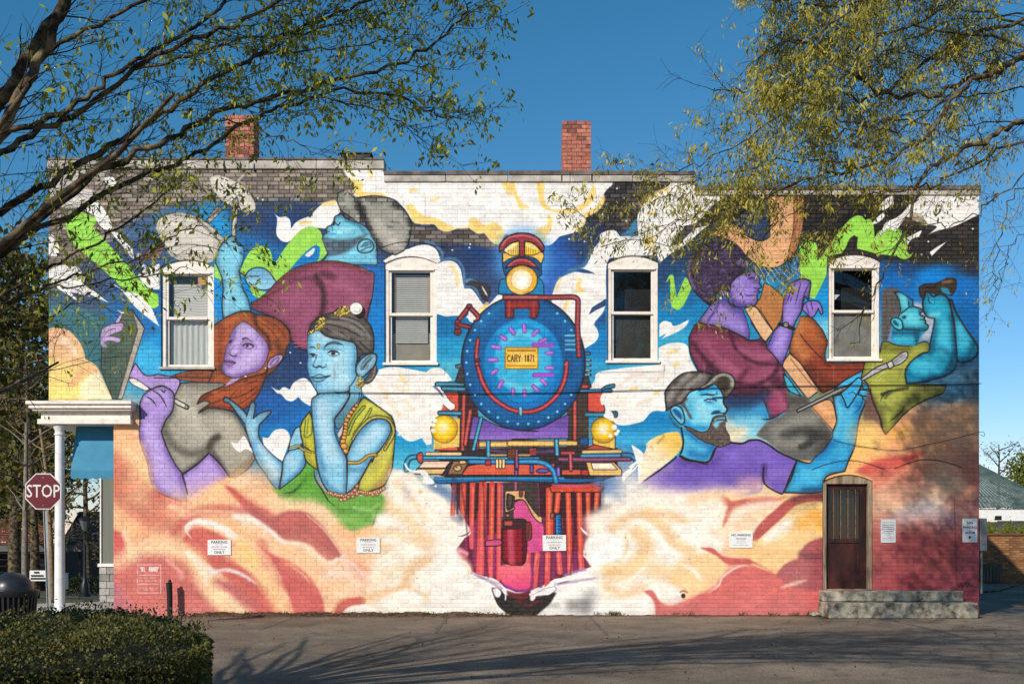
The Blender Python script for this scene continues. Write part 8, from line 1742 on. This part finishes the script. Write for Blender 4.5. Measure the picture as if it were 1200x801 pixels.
def shrub(name, label, px0, px1, pyt, D, seed, ml, n=2600, size=.09, hz=None, group=None, zb=None):
    r_ = random.Random(seed); a = at(px0, pyt, D); b = at(px1, pyt, D); zb = gh((a.x+b.x)/2, a.y) if zb is None else zb; o = empty(name, ((a.x+b.x)/2, a.y, zb)); tag(o, label, 'shrub', group); t = Tree(seed)
    w = (b.x-a.x)/2; h = a.z-zb
    for k in range(7): q_ = t.path(Vector(((a.x+b.x)/2, a.y, zb)), (r_.uniform(-1, 1), r_.uniform(-.5, .5), 1.2), h*.9, 4, .2, 0); t.limb(q_, .02, .006, 5)
    for k in range(n//6):
        u, v_ = r_.uniform(-1, 1), r_.uniform(-1, 1); zz = r_.random()**.6
        if u*u+(zz-.3)**2*.9 > 1: continue
        t.leafcluster(Vector(((a.x+b.x)/2+u*w, a.y+v_*w*.6, zb+h*zz*(1-.18*abs(u))+r_.uniform(-.05, .06)*h)), 6, size, size, .1, .55)
    t.finish(o, M_bark, M_twig, ml)
shrub('dark_shrub', 'dark clipped shrub at the foot of the street lamp', 78, 116, 676, 38, 501, leafmat('dark shrub leaf', (.012, .018, .008, 1), (.05, .06, .02, 1), .2), 1800, .1)
# ------------------------------------------------------------------ far right: low building with standing seam roof, garden wall
rb_ = empty('low_house', (0, 0, 0)); tag(rb_, 'low white house with weathered green standing seam roof at right', 'house'); D = 44
M_seam = mat('weathered copper green', (.085, .14, .125, 1), .5, .3, 2.5, .1, 30, col2=(.16, .21, .19))
bbox_part('wall', mat('cream siding', (.55, .50, .43, 1), .7, .1, 4), rb_, 1120, 1330, 611, 690, D+1, 8); bbox_part('fascia', M_white, rb_, 1116, 1334, 595.5, 610, D, .25)
e0 = at(1116, 595, D); e1 = at(1334, 595, D); hgt = at(1180, 541, D+4).z-e0.z; n_ = 44
rr0 = Vector((e0.x+1.3, e0.y+4.2, e0.z+hgt)); rr1 = Vector((e1.x-4.2, e1.y+4.2, e1.z+hgt))
for k in range(n_):
    a, b = e0.lerp(e1, k/n_), e0.lerp(e1, (k+1)/n_); c_, d_2 = rr0.lerp(rr1, k/n_), rr0.lerp(rr1, (k+1)/n_)
    if k > 26: continue
    q = MB(); q.quad(a+Vector((0, -.1, 0)), b+Vector((-.01, -.1, 0)), d_2+Vector((-.01, 0, 0)), c_); nrm = Vector((0, -hgt, 4.2)).normalized()*.05
    q.quad(a+Vector((0, -.1, 0)), a+Vector((0, -.1, 0))+nrm, c_+nrm, c_); q.quad(a+Vector((.03, -.1, 0)), a+Vector((.03, -.1, 0))+nrm, c_+Vector((.03, 0, 0))+nrm, c_+Vector((.03, 0, 0))); q.quad(a+Vector((0, -.1, 0))+nrm, a+Vector((.03, -.1, 0))+nrm, c_+Vector((.03, 0, 0))+nrm, c_+nrm)
    q.build('roof_panel', M_seam, rb_, fix=False)
bbox_part('vent', M_dark, rb_, 1166, 1174, 604, 609, D-.02, .05)
gw = empty('garden_wall', (0, 0, 0)); tag(gw, 'tan brick garden wall with a wooden gate at the right edge', 'wall'); D = 33.2
M_tb = mat('tan brick', (.27, .125, .050, 1), .9, .25, 8, .3, 50); M_tm = mat('tan mortar', (.20, .11, .06, 1), .95, .2, 12)
a = at(1140, 627, D); b = at(1330, 690, D)
q = MB(); q.box(a.x, b.x, a.y+.015, a.y+.4, -.02, a.z); core = q.build('core', M_tm, gw)
bme2 = None; M_tbs = [M_tb, mat('tan brick dark', (.20, .09, .040, 1), .9, .25, 8, .3, 50), mat('tan brick pale', (.33, .165, .07, 1), .9, .25, 8, .3, 50)]; meshes = []
for m_ in M_tbs:
    q = MB(); q.box(0, .225, -.006, .1, 0, .066, .004); o_ = q.build('brick', m_, core); meshes.append(o_.data); bpy.data.objects.remove(o_)
r_ = 0; zz = .0
while zz < a.z-.09:
    x = a.x-(r_ % 2)*.117
    while x < a.x+3.3:
        if x > a.x+.2: o_ = link(bpy.data.objects.new('brick', meshes[rng.choice((0, 0, 1, 2))]), core); o_.location = (x, a.y+.005+rng.uniform(-.003, .003), zz+.004)
        x += .235
    zz += .076; r_ += 1
q = MB(); q.box(a.x, b.x, a.y-.04, a.y+.44, a.z, a.z+.07, .01); q.build('coping', mat('brown coping', (.16, .075, .03, 1), .9, .2, 6), gw)
M_gate = mat('grey weathered planks', (.11, .085, .06, 1), .9, .35, 8, .5, 50, stretch=(2, 2, .3))
for k in range(7):
    xx = at(1151, 690, D-.3).x+k*.105; q = MB(); q.box(xx, xx+.095, a.y-.13, a.y-.10, .04, at(1151, 663, D-.3).z+rng.uniform(-.02, .02), .004); q.build('gate_plank', M_gate, gw)
for zz in (.16, .55): q = MB(); xx = at(1151, 690, D-.3).x; q.box(xx-.03, xx+.76, a.y-.098, a.y-.065, zz, zz+.08, .004); q.build('gate_rail', M_gate, gw)
for k, (p0, p1, lab) in enumerate(((1150, 1172, 'bright yellow green shrub behind the garden wall near the building corner'), (1170, 1192, 'bright yellow green shrub in the middle behind the garden wall'), (1190, 1214, 'bright yellow green shrub behind the garden wall at the picture edge'))): shrub('sunny_shrub', lab, p0, p1, 612+k, 34.9, 520+k, leafmat('sunny shrub leaf %d' % k, (.10, .12, .012, 1), (.36, .38, .03, 1), .4), 2600, .07, group='shrubs behind the garden wall', zb=0.0)
lg = MB(); c = at(1165, 697, 26.5); lg.tube([(c.x-.5, c.y, .08), (c.x+.2, c.y+.1, .12), (c.x+.9, c.y+.3, .30)], [.03, .026, .015], 7); tag(lg.build('fallen_branch', M_bark, None, smooth=True), 'fallen pale branch on the ground before the garden wall', 'branch')
# weathered stone by the step
q = MB(); bm = bmesh.new(); bmesh.ops.create_icosphere(bm, subdivisions=2, radius=.11)
for v_ in bm.verts: v_.co *= rng.uniform(.8, 1.15); v_.co.z *= .55
me = bpy.data.meshes.new('stone'); bm.to_mesh(me); bm.free(); me.materials.append(M_stepc); so2 = link(bpy.data.objects.new('loose_stone', me)); so2.location = (X(951), -.2, .05); tag(so2, 'small dark stone beside the left end of the step', 'stone')
